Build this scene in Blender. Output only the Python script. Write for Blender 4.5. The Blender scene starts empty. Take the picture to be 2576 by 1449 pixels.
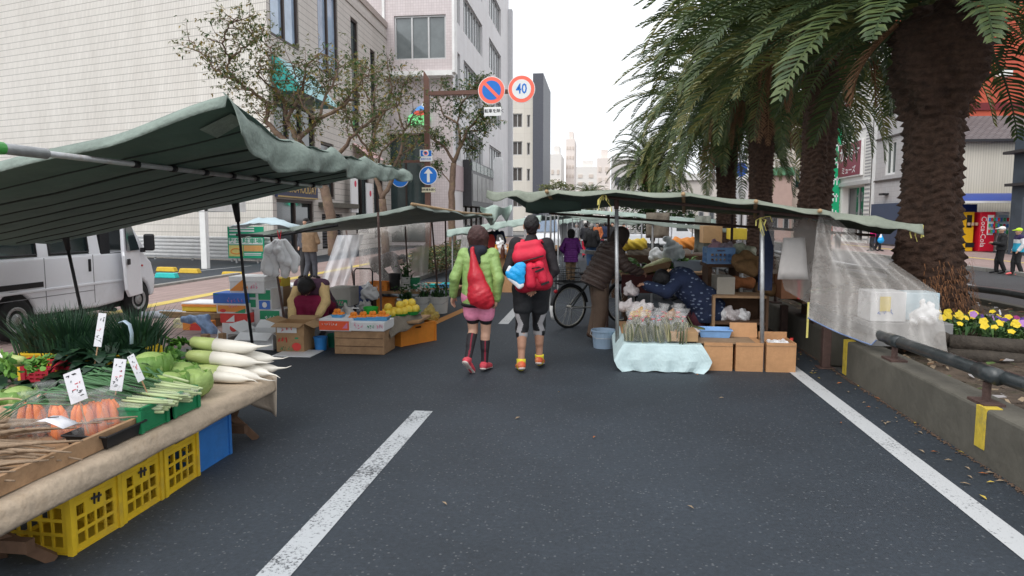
import bpy, math, random
import numpy as np
from mathutils import Vector as V, Matrix, Euler
R = math.radians
rnd = random.Random(7)
scene = bpy.context.scene
COL = scene.collection
FPX, CAMH = 1750.0, 1.65
PITCH = math.atan(172.5 / FPX)
YAW = math.atan(218 / (FPX / math.cos(PITCH)))
def ray(u, v):
 x = (u - 1288) / FPX; z = -(v - 724.5) / FPX
 y2 = math.cos(PITCH) + z * math.sin(PITCH); z2 = -math.sin(PITCH) + z * math.cos(PITCH)
 return V((x * math.cos(YAW) - y2 * math.sin(YAW), x * math.sin(YAW) + y2 * math.cos(YAW), z2))
def G(u, v, z=0.0):
 r = ray(u, v); t = (z - CAMH) / r.z
 return V((r.x * t, r.y * t, z))
def A(u, v, Y):
 r = ray(u, v); t = Y / r.y
 return V((r.x * t, Y, CAMH + r.z * t))
def AX(u, v, X):
 r = ray(u, v); t = X / r.x
 return V((X, r.y * t, CAMH + r.z * t))
cd = bpy.data.cameras.new('camera'); cam = bpy.data.objects.new('camera', cd); COL.objects.link(cam)
cd.sensor_width = 36; cd.lens = FPX / 2576 * 36; cd.clip_start = 0.05; cd.clip_end = 3000
cam.location = (0, 0, CAMH); cam.rotation_euler = (math.pi / 2 - PITCH, 0, YAW)
scene.camera = cam
MATS = {}
def _nt(name):
 m = bpy.data.materials.new(name); m.use_nodes = True
 nt = m.node_tree; b = nt.nodes['Principled BSDF']
 return m, nt, b
def _setspec(b, s):
 if 'Specular IOR Level' in b.inputs: b.inputs['Specular IOR Level'].default_value = s
def mat(name, col, rough=.7, var=.12, sc=6, bump=0.0, metal=0, alpha=1, spec=.4, emit=0, bsc=None, dirt=None, trans=0):
 if name in MATS: return MATS[name]
 m, nt, b = _nt(name); MATS[name] = m
 N, L = nt.nodes.new, nt.links.new
 tc = N('ShaderNodeTexCoord')
 n1 = N('ShaderNodeTexNoise'); n1.inputs['Scale'].default_value = sc; n1.inputs['Detail'].default_value = 5; n1.inputs['Roughness'].default_value = .65
 L(tc.outputs['Object'], n1.inputs['Vector'])
 cr = N('ShaderNodeValToRGB'); e = cr.color_ramp.elements
 e[0].position = .3; e[1].position = .7
 lo = [max(0, c * (1 - var)) for c in col[:3]]; hi = [min(1, c * (1 + var)) for c in col[:3]]
 e[0].color = (*lo, 1); e[1].color = (*hi, 1)
 L(n1.outputs['Fac'], cr.inputs['Fac'])
 out = cr.outputs['Color']
 if dirt:
  n2 = N('ShaderNodeTexNoise'); n2.inputs['Scale'].default_value = sc * .45; n2.inputs['Detail'].default_value = 8; n2.inputs['Roughness'].default_value = .7
  L(tc.outputs['Object'], n2.inputs['Vector'])
  c2 = N('ShaderNodeValToRGB'); c2.color_ramp.elements[0].position = .52; c2.color_ramp.elements[1].position = .74
  L(n2.outputs['Fac'], c2.inputs['Fac'])
  mx = N('ShaderNodeMixRGB'); L(c2.outputs['Color'], mx.inputs['Fac']); L(out, mx.inputs['Color1']); mx.inputs['Color2'].default_value = (*dirt, 1)
  out = mx.outputs['Color']
 L(out, b.inputs['Base Color'])
 b.inputs['Roughness'].default_value = rough; b.inputs['Metallic'].default_value = metal; b.inputs['Alpha'].default_value = alpha
 _setspec(b, spec)
 if bump:
  n3 = N('ShaderNodeTexNoise'); n3.inputs['Scale'].default_value = bsc or sc * 4; n3.inputs['Detail'].default_value = 4
  L(tc.outputs['Object'], n3.inputs['Vector'])
  bp = N('ShaderNodeBump'); bp.inputs['Strength'].default_value = bump; bp.inputs['Distance'].default_value = .02
  L(n3.outputs['Fac'], bp.inputs['Height']); L(bp.outputs['Normal'], b.inputs['Normal'])
 if emit:
  b.inputs['Emission Color'].default_value = (*col[:3], 1); b.inputs['Emission Strength'].default_value = emit
 if trans:
  tr = N('ShaderNodeBsdfTranslucent'); L(out, tr.inputs['Color'])
  ms = N('ShaderNodeMixShader'); ms.inputs['Fac'].default_value = trans
  L(b.outputs['BSDF'], ms.inputs[1]); L(tr.outputs['BSDF'], ms.inputs[2])
  L(ms.outputs['Shader'], nt.nodes['Material Output'].inputs['Surface'])
 return m
def tile(name, col, mortar, w, h, ms=.006, rough=.6, var=.06, offset=0., rowm=0, rowc=None, squash=1, bump=.3, stain=None):
 if name in MATS: return MATS[name]
 m, nt, b = _nt(name); MATS[name] = m
 N, L = nt.nodes.new, nt.links.new
 tc = N('ShaderNodeTexCoord')
 br = N('ShaderNodeTexBrick'); br.offset = offset; br.squash = squash
 for k, v in (('Scale', 1), ('Mortar Size', ms), ('Brick Width', w), ('Row Height', h), ('Mortar Smooth', .1), ('Bias', 0)): br.inputs[k].default_value = v
 br.inputs['Color1'].default_value = (*[c * (1 - var) for c in col], 1); br.inputs['Color2'].default_value = (*[min(1, c * (1 + var)) for c in col], 1)
 br.inputs['Mortar'].default_value = (*mortar, 1)
 L(tc.outputs['UV'], br.inputs['Vector'])
 out = br.outputs['Color']
 if rowm:
  b2 = N('ShaderNodeTexBrick'); b2.offset = 0
  for k, v in (('Scale', 1), ('Mortar Size', rowm), ('Brick Width', 500), ('Row Height', h), ('Mortar Smooth', .2)): b2.inputs[k].default_value = v
  L(tc.outputs['UV'], b2.inputs['Vector'])
  mx = N('ShaderNodeMixRGB'); L(b2.outputs['Fac'], mx.inputs['Fac']); L(out, mx.inputs['Color1']); mx.inputs['Color2'].default_value = (*(rowc or mortar), 1)
  out = mx.outputs['Color']
 n = N('ShaderNodeTexNoise'); n.inputs['Scale'].default_value = .6; n.inputs['Detail'].default_value = 9; n.inputs['Roughness'].default_value = .72
 mp = N('ShaderNodeMapping'); mp.inputs['Scale'].default_value = (1.8, .35, 1); L(tc.outputs['UV'], mp.inputs['Vector']); L(mp.outputs['Vector'], n.inputs['Vector'])
 c2 = N('ShaderNodeValToRGB'); c2.color_ramp.elements[0].position = .3; c2.color_ramp.elements[1].position = .72
 s = stain or .86
 c2.color_ramp.elements[0].color = (s, s * .985, s * .97, 1); c2.color_ramp.elements[1].color = (1, 1, 1, 1)
 L(n.outputs['Fac'], c2.inputs['Fac'])
 mu = N('ShaderNodeMixRGB'); mu.blend_type = 'MULTIPLY'; mu.inputs['Fac'].default_value = 1
 L(out, mu.inputs['Color1']); L(c2.outputs['Color'], mu.inputs['Color2'])
 L(mu.outputs['Color'], b.inputs['Base Color'])
 b.inputs['Roughness'].default_value = rough
 bp = N('ShaderNodeBump'); bp.inputs['Strength'].default_value = bump; bp.inputs['Distance'].default_value = .01; bp.invert = True
 L(br.outputs['Fac'], bp.inputs['Height']); L(bp.outputs['Normal'], b.inputs['Normal'])
 return m
def glass(name, col=(.02, .025, .03), rough=.06):
 if name in MATS: return MATS[name]
 return mat(name, col, rough=rough, var=.25, sc=.8, spec=.9)
def film(name, col, alpha, rough=.25, var=.1, bump=.4):
 if name in MATS: return MATS[name]
 m = mat(name, col, rough=rough, var=var, sc=5, bump=bump, bsc=14, spec=.7)
 nt = m.node_tree; N, L = nt.nodes.new, nt.links.new
 b = nt.nodes['Principled BSDF']
 n = N('ShaderNodeTexNoise'); n.inputs['Scale'].default_value = 1.6; n.inputs['Detail'].default_value = 3
 tc = N('ShaderNodeTexCoord'); L(tc.outputs['Object'], n.inputs['Vector'])
 mr = N('ShaderNodeMapRange'); mr.inputs['From Min'].default_value = .35; mr.inputs['From Max'].default_value = .7
 mr.inputs['To Min'].default_value = alpha * .86; mr.inputs['To Max'].default_value = min(1, alpha * 1.15)
 L(n.outputs['Fac'], mr.inputs['Value']); L(mr.outputs['Result'], b.inputs['Alpha'])
 return m
def rotz(a): return Matrix.Rotation(a, 3, 'Z')
class MB:
 def __init__(s): s.v = []; s.f = []; s.m = []; s.uv = {}; s.cur = 0
 def add(s, vs, fs, uvs=None):
  o = len(s.v); s.v += [tuple(p) for p in vs]
  for i, f in enumerate(fs):
   if uvs: s.uv[len(s.f)] = uvs[i]
   s.f.append(tuple(o + k for k in f)); s.m.append(s.cur)
  return s
 def box(s, x0, x1, y0, y1, z0, z1, M=None, t=None):
  p = [V((x, y, z)) for z in (z0, z1) for y in (y0, y1) for x in (x0, x1)]
  if t is not None:
   cx, cy = (x0 + x1) / 2, (y0 + y1) / 2
   for q in p[4:]: q.x = cx + (q.x - cx) * t; q.y = cy + (q.y - cy) * t
  if M is not None: p = [M @ q for q in p]
  return s.add(p, [(0, 2, 3, 1), (4, 5, 7, 6), (0, 1, 5, 4), (2, 6, 7, 3), (0, 4, 6, 2), (1, 3, 7, 5)])
 def bar(s, p, q, w, h=None):
  p, q = V(p), V(q); h = h or w; d = (q - p).normalized()
  up = V((0, 0, 1)) if abs(d.z) < .95 else V((0, 1, 0))
  a = d.cross(up).normalized() * w / 2; b = a.cross(d).normalized() * h / 2
  return s.add([p - a - b, p + a - b, p - a + b, p + a + b, q - a - b, q + a - b, q - a + b, q + a + b],
                     [(0, 1, 3, 2), (4, 6, 7, 5), (0, 4, 5, 1), (2, 3, 7, 6), (0, 2, 6, 4), (1, 5, 7, 3)])
 def tube(s, pts, r, n=8, caps=True, flat=None):
  pts = [V(p) for p in pts]; k = len(pts)
  rs = r if isinstance(r, (list, tuple)) else [r] * k
  vs = []; prev = None
  for i, p in enumerate(pts):
   d = (pts[min(i + 1, k - 1)] - pts[max(i - 1, 0)])
   if d.length < 1e-9: d = V((0, 0, 1))
   d.normalize()
   if prev is None:
    up = V((0, 0, 1)) if abs(d.z) < .9 else V((1, 0, 0)); a = d.cross(up).normalized()
   else:
    a = prev - d * prev.dot(d)
    a = a.normalized() if a.length > 1e-6 else d.orthogonal().normalized()
   prev = a; b = d.cross(a)
   for j in range(n):
    t = 2 * math.pi * j / n
    vs.append(p + (a * math.cos(t) + b * math.sin(t) * (flat or 1)) * rs[i])
  fs = [(i * n + j, i * n + (j + 1) % n, (i + 1) * n + (j + 1) % n, (i + 1) * n + j) for i in range(k - 1) for j in range(n)]
  if caps: fs += [tuple(range(n - 1, -1, -1)), tuple((k - 1) * n + j for j in range(n))]
  return s.add(vs, fs)
 def lathe(s, prof, c=(0, 0, 0), n=16, sx=1, sy=1, M=None, fn=None):
  c = V(c); vs = []; k = len(prof)
  for i, (r, z) in enumerate(prof):
   for j in range(n):
    t = 2 * math.pi * j / n; rr = r * (fn(t, z) if fn else 1)
    p = V((rr * math.cos(t) * sx, rr * math.sin(t) * sy, z))
    vs.append((M @ p if M is not None else p) + c)
  fs = [(i * n + j, i * n + (j + 1) % n, (i + 1) * n + (j + 1) % n, (i + 1) * n + j) for i in range(k - 1) for j in range(n)]
  fs += [tuple(range(n - 1, -1, -1)), tuple((k - 1) * n + j for j in range(n))]
  return s.add(vs, fs)
 def ell(s, c, r, n=14, m=8, M=None, fn=None):
  if not isinstance(r, (tuple, list)): r = (r, r, r)
  prof = [(max(math.sin(math.pi * i / m), .001), -math.cos(math.pi * i / m)) for i in range(m + 1)]
  S = Matrix.Diagonal(V(r)); MM = (M @ S) if M is not None else S
  return s.lathe(prof, c, n, M=MM, fn=fn)
 def grid(s, P, uv=False):
  ny, nx = len(P), len(P[0]); fs = []; uvs = []
  for j in range(ny - 1):
   for i in range(nx - 1):
    fs.append((j * nx + i, j * nx + i + 1, (j + 1) * nx + i + 1, (j + 1) * nx + i))
  return s.add([p for row in P for p in row], fs)
 def poly(s, pts, M=None): return s.add([(M @ V(p)) if M is not None else p for p in pts], [tuple(range(len(pts)))])
 def prism(s, pts, d):
  d = V(d); n = len(pts); a = [V(p) for p in pts]
  return s.add(a + [p + d for p in a], [tuple(range(n - 1, -1, -1)), tuple(range(n, 2 * n))] + [(i, (i + 1) % n, n + (i + 1) % n, n + i) for i in range(n)])
 def build(s, name, mats, parent=None, w=False, smooth=False, bevel=0, solid=0, sub=0, seg=2, loc=None, rz=0, kind=None):
  me = bpy.data.meshes.new(name)
  vs = s.v
  if w and parent is not None:
   o = parent.location; vs = [(x - o.x, y - o.y, z - o.z) for x, y, z in vs]
  me.from_pydata(vs, [], s.f)
  for m in (mats if isinstance(mats, (list, tuple)) else [mats]): me.materials.append(m)
  me.polygons.foreach_set('material_index', s.m)
  if s.uv:
   ul = me.uv_layers.new(name='UVMap')
   for fi, uvs in s.uv.items():
    ls = me.polygons[fi].loop_start
    for k, q in enumerate(uvs): ul.data[ls + k].uv = q
  if smooth: me.polygons.foreach_set('use_smooth', [True] * len(s.f))
  me.update()
  return link(name, me, parent, bevel, solid, sub, seg, loc, rz, kind)
def link(name, me, parent=None, bevel=0, solid=0, sub=0, seg=2, loc=None, rz=0, kind=None):
 o = bpy.data.objects.new(name, me); COL.objects.link(o)
 if parent is not None: o.parent = parent
 if loc is not None: o.location = loc
 if rz: o.rotation_euler.z = rz
 if solid:
  d = o.modifiers.new('solid', 'SOLIDIFY'); d.thickness = solid; d.offset = 0
 if bevel:
  d = o.modifiers.new('bevel', 'BEVEL'); d.width = bevel; d.segments = seg; d.limit_method = 'ANGLE'; d.angle_limit = R(40)
 if sub:
  d = o.modifiers.new('sub', 'SUBSURF'); d.levels = sub; d.render_levels = sub
 if kind: o['kind'] = kind
 return o
def tag(o, label, cat, group=None):
 o['label'] = label; o['category'] = cat
 if group: o['group'] = group
 return o
def thing(name, label, cat, loc=(0, 0, 0), rz=0, group=None):
 o = bpy.data.objects.new(name, None); COL.objects.link(o); o.empty_display_size = .2
 o.location = loc; o.rotation_euler.z = rz
 return tag(o, label, cat, group)
def dup(o, loc=None, rz=None, label=None, group=None, scale=None, parent=None, rot=None):
 c = o.copy(); COL.objects.link(c)
 if parent is not None: c.parent = parent
 if loc is not None: c.location = loc
 if rz is not None: c.rotation_euler.z = rz
 if rot is not None: c.rotation_euler = rot
 if scale is not None: c.scale = scale if isinstance(scale, (tuple, list)) else (scale,) * 3
 if label: c['label'] = label
 if group: c['group'] = group
 for ch in list(o.children):
  dup(ch, parent=c)
 return c
def text(name, body, size, M, m, parent=None, depth=.003, align='CENTER', w=True, sx=1, bold=0):
 cu = bpy.data.curves.new(name, 'FONT'); cu.body = body; cu.size = size; cu.extrude = depth; cu.align_x = align; cu.align_y = 'CENTER'; cu.offset = bold
 cu.resolution_u = 2
 t = bpy.data.objects.new(name, cu); COL.objects.link(t)
 dg = bpy.context.evaluated_depsgraph_get()
 me = bpy.data.meshes.new_from_object(t.evaluated_get(dg)); bpy.data.objects.remove(t)
 me.transform(Matrix.Diagonal((sx, 1, 1, 1))); me.transform(M)
 if w and parent is not None: me.transform(Matrix.Translation(-parent.location))
 me.materials.clear(); me.materials.append(m)
 me.name = name
 return link(name, me, parent)
def plane(c, right, up):
 r = V(right).normalized(); u = V(up).normalized(); n = r.cross(u)
 M = Matrix.Identity(4)
 for i in range(3): M[i][0] = r[i]; M[i][1] = u[i]; M[i][2] = n[i]; M[i][3] = c[i]
 return M
def sm(t): return t * t * (3 - 2 * t)
def wob(x, y, s=0):
 return (math.sin(x * 1.7 + s) + math.sin(y * 2.3 + 1.3 * s + .7) + math.sin((x + y) * 1.1 + s * 2.1) + math.sin((x - 1.4 * y) * 2.9 + s * .6)) / 4
def sdf(prims, res, k=.02, mod=None, cut=None):
 lo = np.min([np.minimum(np.array(p[0]), np.array(p[1])) - max(p[2], p[3]) for p in prims], axis=0) - .06
 hi = np.max([np.maximum(np.array(p[0]), np.array(p[1])) + max(p[2], p[3]) for p in prims], axis=0) + .06
 n = np.ceil((hi - lo) / res).astype(int) + 1
 F = np.full(n, 1.0, dtype=np.float32)
 ax = [lo[i] + res * np.arange(n[i]) for i in range(3)]
 for p in prims:
  a = np.array(p[0], float); b = np.array(p[1], float); ra, rb = p[2], p[3]
  kk = p[4] if len(p) > 4 and p[4] is not None else k
  fl = p[5] if len(p) > 5 else None
  mg = max(ra, rb) + kk * 2 + 3 * res
  i0 = np.maximum(((np.minimum(a, b) - mg - lo) / res).astype(int), 0); i1 = np.minimum(((np.maximum(a, b) + mg - lo) / res).astype(int) + 2, n)
  X, Y, Z = np.meshgrid(ax[0][i0[0]:i1[0]], ax[1][i0[1]:i1[1]], ax[2][i0[2]:i1[2]], indexing='ij')
  P = np.stack([X, Y, Z], -1)
  if fl:
   nv = np.array(fl[0], float); nv /= np.linalg.norm(nv); q = 1 / fl[1] - 1
   P = P + (P @ nv)[..., None] * nv * q; a = a + nv * (a @ nv) * q; b = b + nv * (b @ nv) * q
  ab = b - a; l2 = max(ab @ ab, 1e-9)
  t = np.clip(((P - a) @ ab) / l2, 0, 1)
  d = np.linalg.norm(P - a - t[..., None] * ab, axis=-1) - (ra + t * (rb - ra))
  if fl and fl[1] < 1: d = d * (.5 + .5 * fl[1])
  S = F[i0[0]:i1[0], i0[1]:i1[1], i0[2]:i1[2]]
  h = np.clip(.5 + .5 * (S - d) / kk, 0, 1)
  F[i0[0]:i1[0], i0[1]:i1[1], i0[2]:i1[2]] = S + (d - S) * h - kk * h * (1 - h)
 if mod is not None or cut is not None:
  X, Y, Z = np.meshgrid(*ax, indexing='ij')
  if mod is not None: F = F + mod(X, Y, Z)
  if cut is not None: F = np.maximum(F, cut(X, Y, Z))
 return nets(F.astype(np.float32), lo, res)
def nets(F, lo, res):
 F[0] = F[-1] = 1; F[:, 0] = F[:, -1] = 1; F[:, :, 0] = F[:, :, -1] = 1
 n = np.array(F.shape) - 1
 C = [F[i:i + n[0], j:j + n[1], k:k + n[2]] for i in (0, 1) for j in (0, 1) for k in (0, 1)]
 neg = sum((c < 0).astype(np.int8) for c in C); act = (neg > 0) & (neg < 8)
 idx = np.full(act.shape, -1, dtype=np.int64); cells = np.argwhere(act); idx[act] = np.arange(len(cells))
 cv = np.stack([c[act] for c in C], 1); off = np.array([(i, j, k) for i in (0, 1) for j in (0, 1) for k in (0, 1)], float)
 sp = np.zeros((len(cells), 3)); ct = np.zeros(len(cells))
 for a in range(8):
  for b in range(a + 1, 8):
   if bin(a ^ b).count('1') != 1: continue
   fa, fb = cv[:, a], cv[:, b]; x = (fa < 0) != (fb < 0)
   t = np.where(x, fa / np.where(x, fa - fb, 1), 0)
   sp += np.where(x[:, None], off[a] + t[:, None] * (off[b] - off[a]), 0); ct += x
 verts = lo + res * (cells + sp / ct[:, None])
 quads = []
 for axis in range(3):
  s0 = [slice(None)] * 3; s1 = [slice(None)] * 3; s0[axis] = slice(0, -1); s1[axis] = slice(1, None)
  A0 = F[tuple(s0)] < 0; B0 = F[tuple(s1)] < 0
  for flip, e in ((0, A0 & ~B0), (1, ~A0 & B0)):
   q = np.argwhere(e); u, v = (axis + 1) % 3, (axis + 2) % 3
   q = q[(q[:, u] > 0) & (q[:, v] > 0)]
   if not len(q): continue
   def g(du, dv):
    c = q.copy(); c[:, u] -= du; c[:, v] -= dv; c = np.minimum(c, n - 1); return idx[c[:, 0], c[:, 1], c[:, 2]]
   Q = np.stack([g(0, 0), g(1, 0), g(1, 1), g(0, 1)], 1)
   if flip: Q = Q[:, ::-1]
   quads.append(Q)
 Q = np.concatenate(quads); Q = Q[(Q >= 0).all(1)]
 return verts, Q
def sdf_obj(name, prims, res, mats, parent=None, k=.02, mod=None, cut=None, mfn=None, smooth=True):
 vs, q = sdf(prims, res, k, mod, cut)
 me = bpy.data.meshes.new(name); me.from_pydata(vs.tolist(), [], q.tolist())
 for m in (mats if isinstance(mats, (list, tuple)) else [mats]): me.materials.append(m)
 if mfn is not None and len(q):
  c = vs[q].mean(1); me.polygons.foreach_set('material_index', [int(mfn(*p)) for p in c])
 me.polygons.foreach_set('use_smooth', [smooth] * len(me.polygons)); me.update()
 return link(name, me, parent)
def facade(mb, O, U, W, H, ops, dep=.18, N=None):
 O, U = V(O), V(U).normalized(); Z = V((0, 0, 1)); N = V(N) if N is not None else U.cross(Z)
 us = sorted({0., W} | {x for o in ops for x in o[:2]}); vs = sorted({0., H} | {x for o in ops for x in o[2:4]})
 us = [u for u in us if 0 <= u <= W]; vs = [v for v in vs if 0 <= v <= H]
 P = lambda u, v, d=0: O + U * u + Z * v - N * d
 for i in range(len(us) - 1):
  for j in range(len(vs) - 1):
   cu, cv = (us[i] + us[i + 1]) / 2, (vs[j] + vs[j + 1]) / 2
   if any(o[0] < cu < o[1] and o[2] < cv < o[3] for o in ops): continue
   q = [(us[i], vs[j]), (us[i + 1], vs[j]), (us[i + 1], vs[j + 1]), (us[i], vs[j + 1])]
   mb.add([P(*x) for x in q], [(0, 1, 2, 3)], [q])
 for u0, u1, v0, v1 in [o[:4] for o in ops]:
  for (a, b) in (((u0, v0), (u1, v0)), ((u1, v0), (u1, v1)), ((u1, v1), (u0, v1)), ((u0, v1), (u0, v0))):
   L = math.hypot(b[0] - a[0], b[1] - a[1])
   mb.add([P(*a), P(*b), P(*b, dep), P(*a, dep)], [(0, 1, 2, 3)], [[(0, 0), (L, 0), (L, dep), (0, dep)]])
def windows(parent, O, U, ops, dep, mframe, mglass, nm=2, fw=.05, N=None, name='window', hm=0, name2='pane'):
 O, U = V(O), V(U).normalized(); Z = V((0, 0, 1)); N = V(N) if N is not None else U.cross(Z)
 for o in ops:
  u0, u1, v0, v1 = o[:4]; k = o[4] if len(o) > 4 else nm
  P = lambda u, v, d: O + U * u + Z * v - N * d
  f = MB(); d = dep - .03
  def br(ua, va, ub, vb): f.bar(P(ua, va, d), P(ub, vb, d), fw, fw)
  br(u0, v0 + fw / 2, u1, v0 + fw / 2); br(u0, v1 - fw / 2, u1, v1 - fw / 2)
  for t in range(k + 1):
   u = u0 + fw / 2 + (u1 - u0 - fw) * t / k; br(u, v0 + fw, u, v1 - fw)
  for t in range(1, hm + 1):
   v = v0 + (v1 - v0) * t / (hm + 1); f.bar(P(u0 + fw, v, d + .004), P(u1 - fw, v, d + .004), fw * .8, fw * .8)
  fo = f.build(name, mframe, parent, w=True)
  g = MB().add([P(u0, v0, dep), P(u1, v0, dep), P(u1, v1, dep), P(u0, v1, dep)], [(0, 1, 2, 3)])
  off = parent.location
  g.v = [(x - off.x, y - off.y, z - off.z) for x, y, z in g.v]
  g.build(name2, mglass, fo)
SUN_EL, SUN_AZ = 50, 205
wd = bpy.data.worlds.new('World'); scene.world = wd; wd.use_nodes = True
nt = wd.node_tree; bg = nt.nodes['Background']
sky = nt.nodes.new('ShaderNodeTexSky'); sky.sky_type = 'NISHITA'; sky.sun_disc = False
sky.sun_elevation = R(SUN_EL); sky.sun_rotation = R(SUN_AZ); sky.air_density = 1.0; sky.dust_density = 6; sky.ozone_density = 1
hs = nt.nodes.new('ShaderNodeHueSaturation'); hs.inputs['Saturation'].default_value = .12
cv = nt.nodes.new('ShaderNodeMixRGB'); cv.inputs['Fac'].default_value = .7; cv.inputs['Color2'].default_value = (14.5, 15, 15.6, 1)
nt.links.new(sky.outputs['Color'], hs.inputs['Color']); nt.links.new(hs.outputs['Color'], cv.inputs['Color1'])
nt.links.new(cv.outputs['Color'], bg.inputs['Color'])
bg.inputs['Strength'].default_value = .1
sl = bpy.data.lights.new('sun', 'SUN'); sl.energy = 1.2; sl.angle = R(40); sl.color = (1, .97, .93)
so = bpy.data.objects.new('sun', sl); COL.objects.link(so)
sd = V((math.sin(R(SUN_AZ)) * math.cos(R(SUN_EL)), math.cos(R(SUN_AZ)) * math.cos(R(SUN_EL)), math.sin(R(SUN_EL))))
so.rotation_euler = sd.to_track_quat('Z', 'Y').to_euler(); so.location = (0, -5, 30)
vs_ = scene.view_settings; vs_.view_transform = 'Standard'; vs_.look = 'None'; vs_.gamma = 1; vs_.exposure = .15
scene.cycles.max_bounces = 6; scene.cycles.transparent_max_bounces = 16
# materials of the setting
def asphalt(name, base, speck=.5, tint=(.76, 1.0, 1.32)):
 m, nt, b = _nt(name); MATS[name] = m
 N, L = nt.nodes.new, nt.links.new
 tc = N('ShaderNodeTexCoord')
 big = N('ShaderNodeTexNoise'); big.inputs['Scale'].default_value = .35; big.inputs['Detail'].default_value = 8; big.inputs['Roughness'].default_value = .7
 fine = N('ShaderNodeTexNoise'); fine.inputs['Scale'].default_value = 34; fine.inputs['Detail'].default_value = 6; fine.inputs['Roughness'].default_value = .8
 vo = N('ShaderNodeTexVoronoi'); vo.inputs['Scale'].default_value = 62
 for n in (big, fine, vo): L(tc.outputs['Object'], n.inputs['Vector'])
 r1 = N('ShaderNodeValToRGB'); r1.color_ramp.elements[0].position = .3; r1.color_ramp.elements[1].position = .75
 t = [base * c for c in tint]
 r1.color_ramp.elements[0].color = (*[c * .62 for c in t], 1); r1.color_ramp.elements[1].color = (*[c * 1.32 for c in t], 1)
 L(big.outputs['Fac'], r1.inputs['Fac'])
 r2 = N('ShaderNodeValToRGB'); r2.color_ramp.elements[0].position = .35; r2.color_ramp.elements[1].position = .68
 r2.color_ramp.elements[0].color = (.30, .30, .30, 1); r2.color_ramp.elements[1].color = (1.0, 1.0, 1.0, 1)
 e = r2.color_ramp.elements.new(.6); e.color = (.66, .66, .66, 1)
 L(fine.outputs['Fac'], r2.inputs['Fac'])
 mu = N('ShaderNodeMixRGB'); mu.blend_type = 'MULTIPLY'; mu.inputs['Fac'].default_value = .8; L(r1.outputs['Color'], mu.inputs['Color1']); L(r2.outputs['Color'], mu.inputs['Color2'])
 sep = N('ShaderNodeSeparateColor'); L(vo.outputs['Color'], sep.inputs['Color'])
 r3 = N('ShaderNodeValToRGB'); r3.color_ramp.elements[0].position = .90; r3.color_ramp.elements[1].position = .96
 L(sep.outputs['Red'], r3.inputs['Fac'])
 d3 = N('ShaderNodeMath'); d3.operation = 'LESS_THAN'; d3.inputs[1].default_value = .42; L(vo.outputs['Distance'], d3.inputs[0])
 mm = N('ShaderNodeMath'); mm.operation = 'MULTIPLY'; L(r3.outputs['Color'], mm.inputs[0]); L(d3.outputs['Value'], mm.inputs[1])
 m2 = N('ShaderNodeMath'); m2.operation = 'MULTIPLY'; m2.inputs[1].default_value = speck; L(mm.outputs['Value'], m2.inputs[0])
 mx = N('ShaderNodeMixRGB'); L(m2.outputs['Value'], mx.inputs['Fac']); L(mu.outputs['Color'], mx.inputs['Color1']); mx.inputs['Color2'].default_value = (.26, .27, .28, 1)
 L(mx.outputs['Color'], b.inputs['Base Color'])
 b.inputs['Roughness'].default_value = .72
 bp = N('ShaderNodeBump'); bp.inputs['Strength'].default_value = .5; bp.inputs['Distance'].default_value = .008
 L(fine.outputs['Fac'], bp.inputs['Height']); L(bp.outputs['Normal'], b.inputs['Normal'])
 return m
def paint(name, col, wear=.5, under=(.05, .054, .06)):
 m, nt, b = _nt(name); MATS[name] = m
 N, L = nt.nodes.new, nt.links.new
 tc = N('ShaderNodeTexCoord')
 a = N('ShaderNodeTexNoise'); a.inputs['Scale'].default_value = 48; a.inputs['Detail'].default_value = 6; a.inputs['Roughness'].default_value = .75
 c = N('ShaderNodeTexNoise'); c.inputs['Scale'].default_value = 2.2; c.inputs['Detail'].default_value = 4
 for n in (a, c): L(tc.outputs['Object'], n.inputs['Vector'])
 ad = N('ShaderNodeMath'); ad.operation = 'MULTIPLY_ADD'; ad.inputs[1].default_value = .45; L(c.outputs['Fac'], ad.inputs[0]); L(a.outputs['Fac'], ad.inputs[2])
 r = N('ShaderNodeValToRGB'); r.color_ramp.elements[0].position = .47 + .16 * wear; r.color_ramp.elements[1].position = .58 + .16 * wear
 L(ad.outputs['Value'], r.inputs['Fac'])
 mx = N('ShaderNodeMixRGB'); L(r.outputs['Color'], mx.inputs['Fac']); mx.inputs['Color1'].default_value = (*under, 1); mx.inputs['Color2'].default_value = (*col, 1)
 L(mx.outputs['Color'], b.inputs['Base Color']); b.inputs['Roughness'].default_value = .7
 return m
M_ASPH = asphalt('asphalt', .060, .27)
M_ASPH2 = asphalt('far asphalt', .075, .25, (1, 1.06, 1.13))
M_LOT = asphalt('parking asphalt', .062, .2)
M_WHITE = paint('road paint white', (.50, .51, .52), .42)
M_WORN = paint('road paint worn', (.44, .46, .48), .80)
M_ORANGE = paint('road paint orange', (.62, .27, .06), .3)
M_PINK = tile('pink pavers', (.37, .265, .245), (.2, .16, .15), .3, .3, .012, .75, .09, bump=.3, stain=.75)
M_CONC = mat('concrete', (.112, .104, .085), .9, .22, 3, .4, dirt=(.09, .085, .07))
M_CURB = mat('kerb stone', (.3, .29, .27), .9, .18, 4, .3, dirt=(.15, .14, .12))
M_SOIL = mat('soil', (.085, .062, .045), .95, .5, 5, .9, bsc=30, dirt=(.05, .055, .025))
M_YPAINT = mat('yellow paint', (.58, .43, .05), .7, .2, 14, .2, dirt=(.25, .22, .12))
M_STEEL = mat('galvanised steel', (.42, .43, .44), .45, .18, 9, .15, metal=.55, dirt=(.25, .2, .16))
M_DPIPE = mat('dark painted pipe', (.028, .034, .036), .32, .3, 10, .1, spec=.6, dirt=(.10, .10, .10))
M_RUST = mat('rusty brown post', (.085, .05, .042), .7, .3, 12, .3)
M_BROWNP = mat('brown painted steel', (.13, .062, .045), .5, .15, 6)
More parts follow.
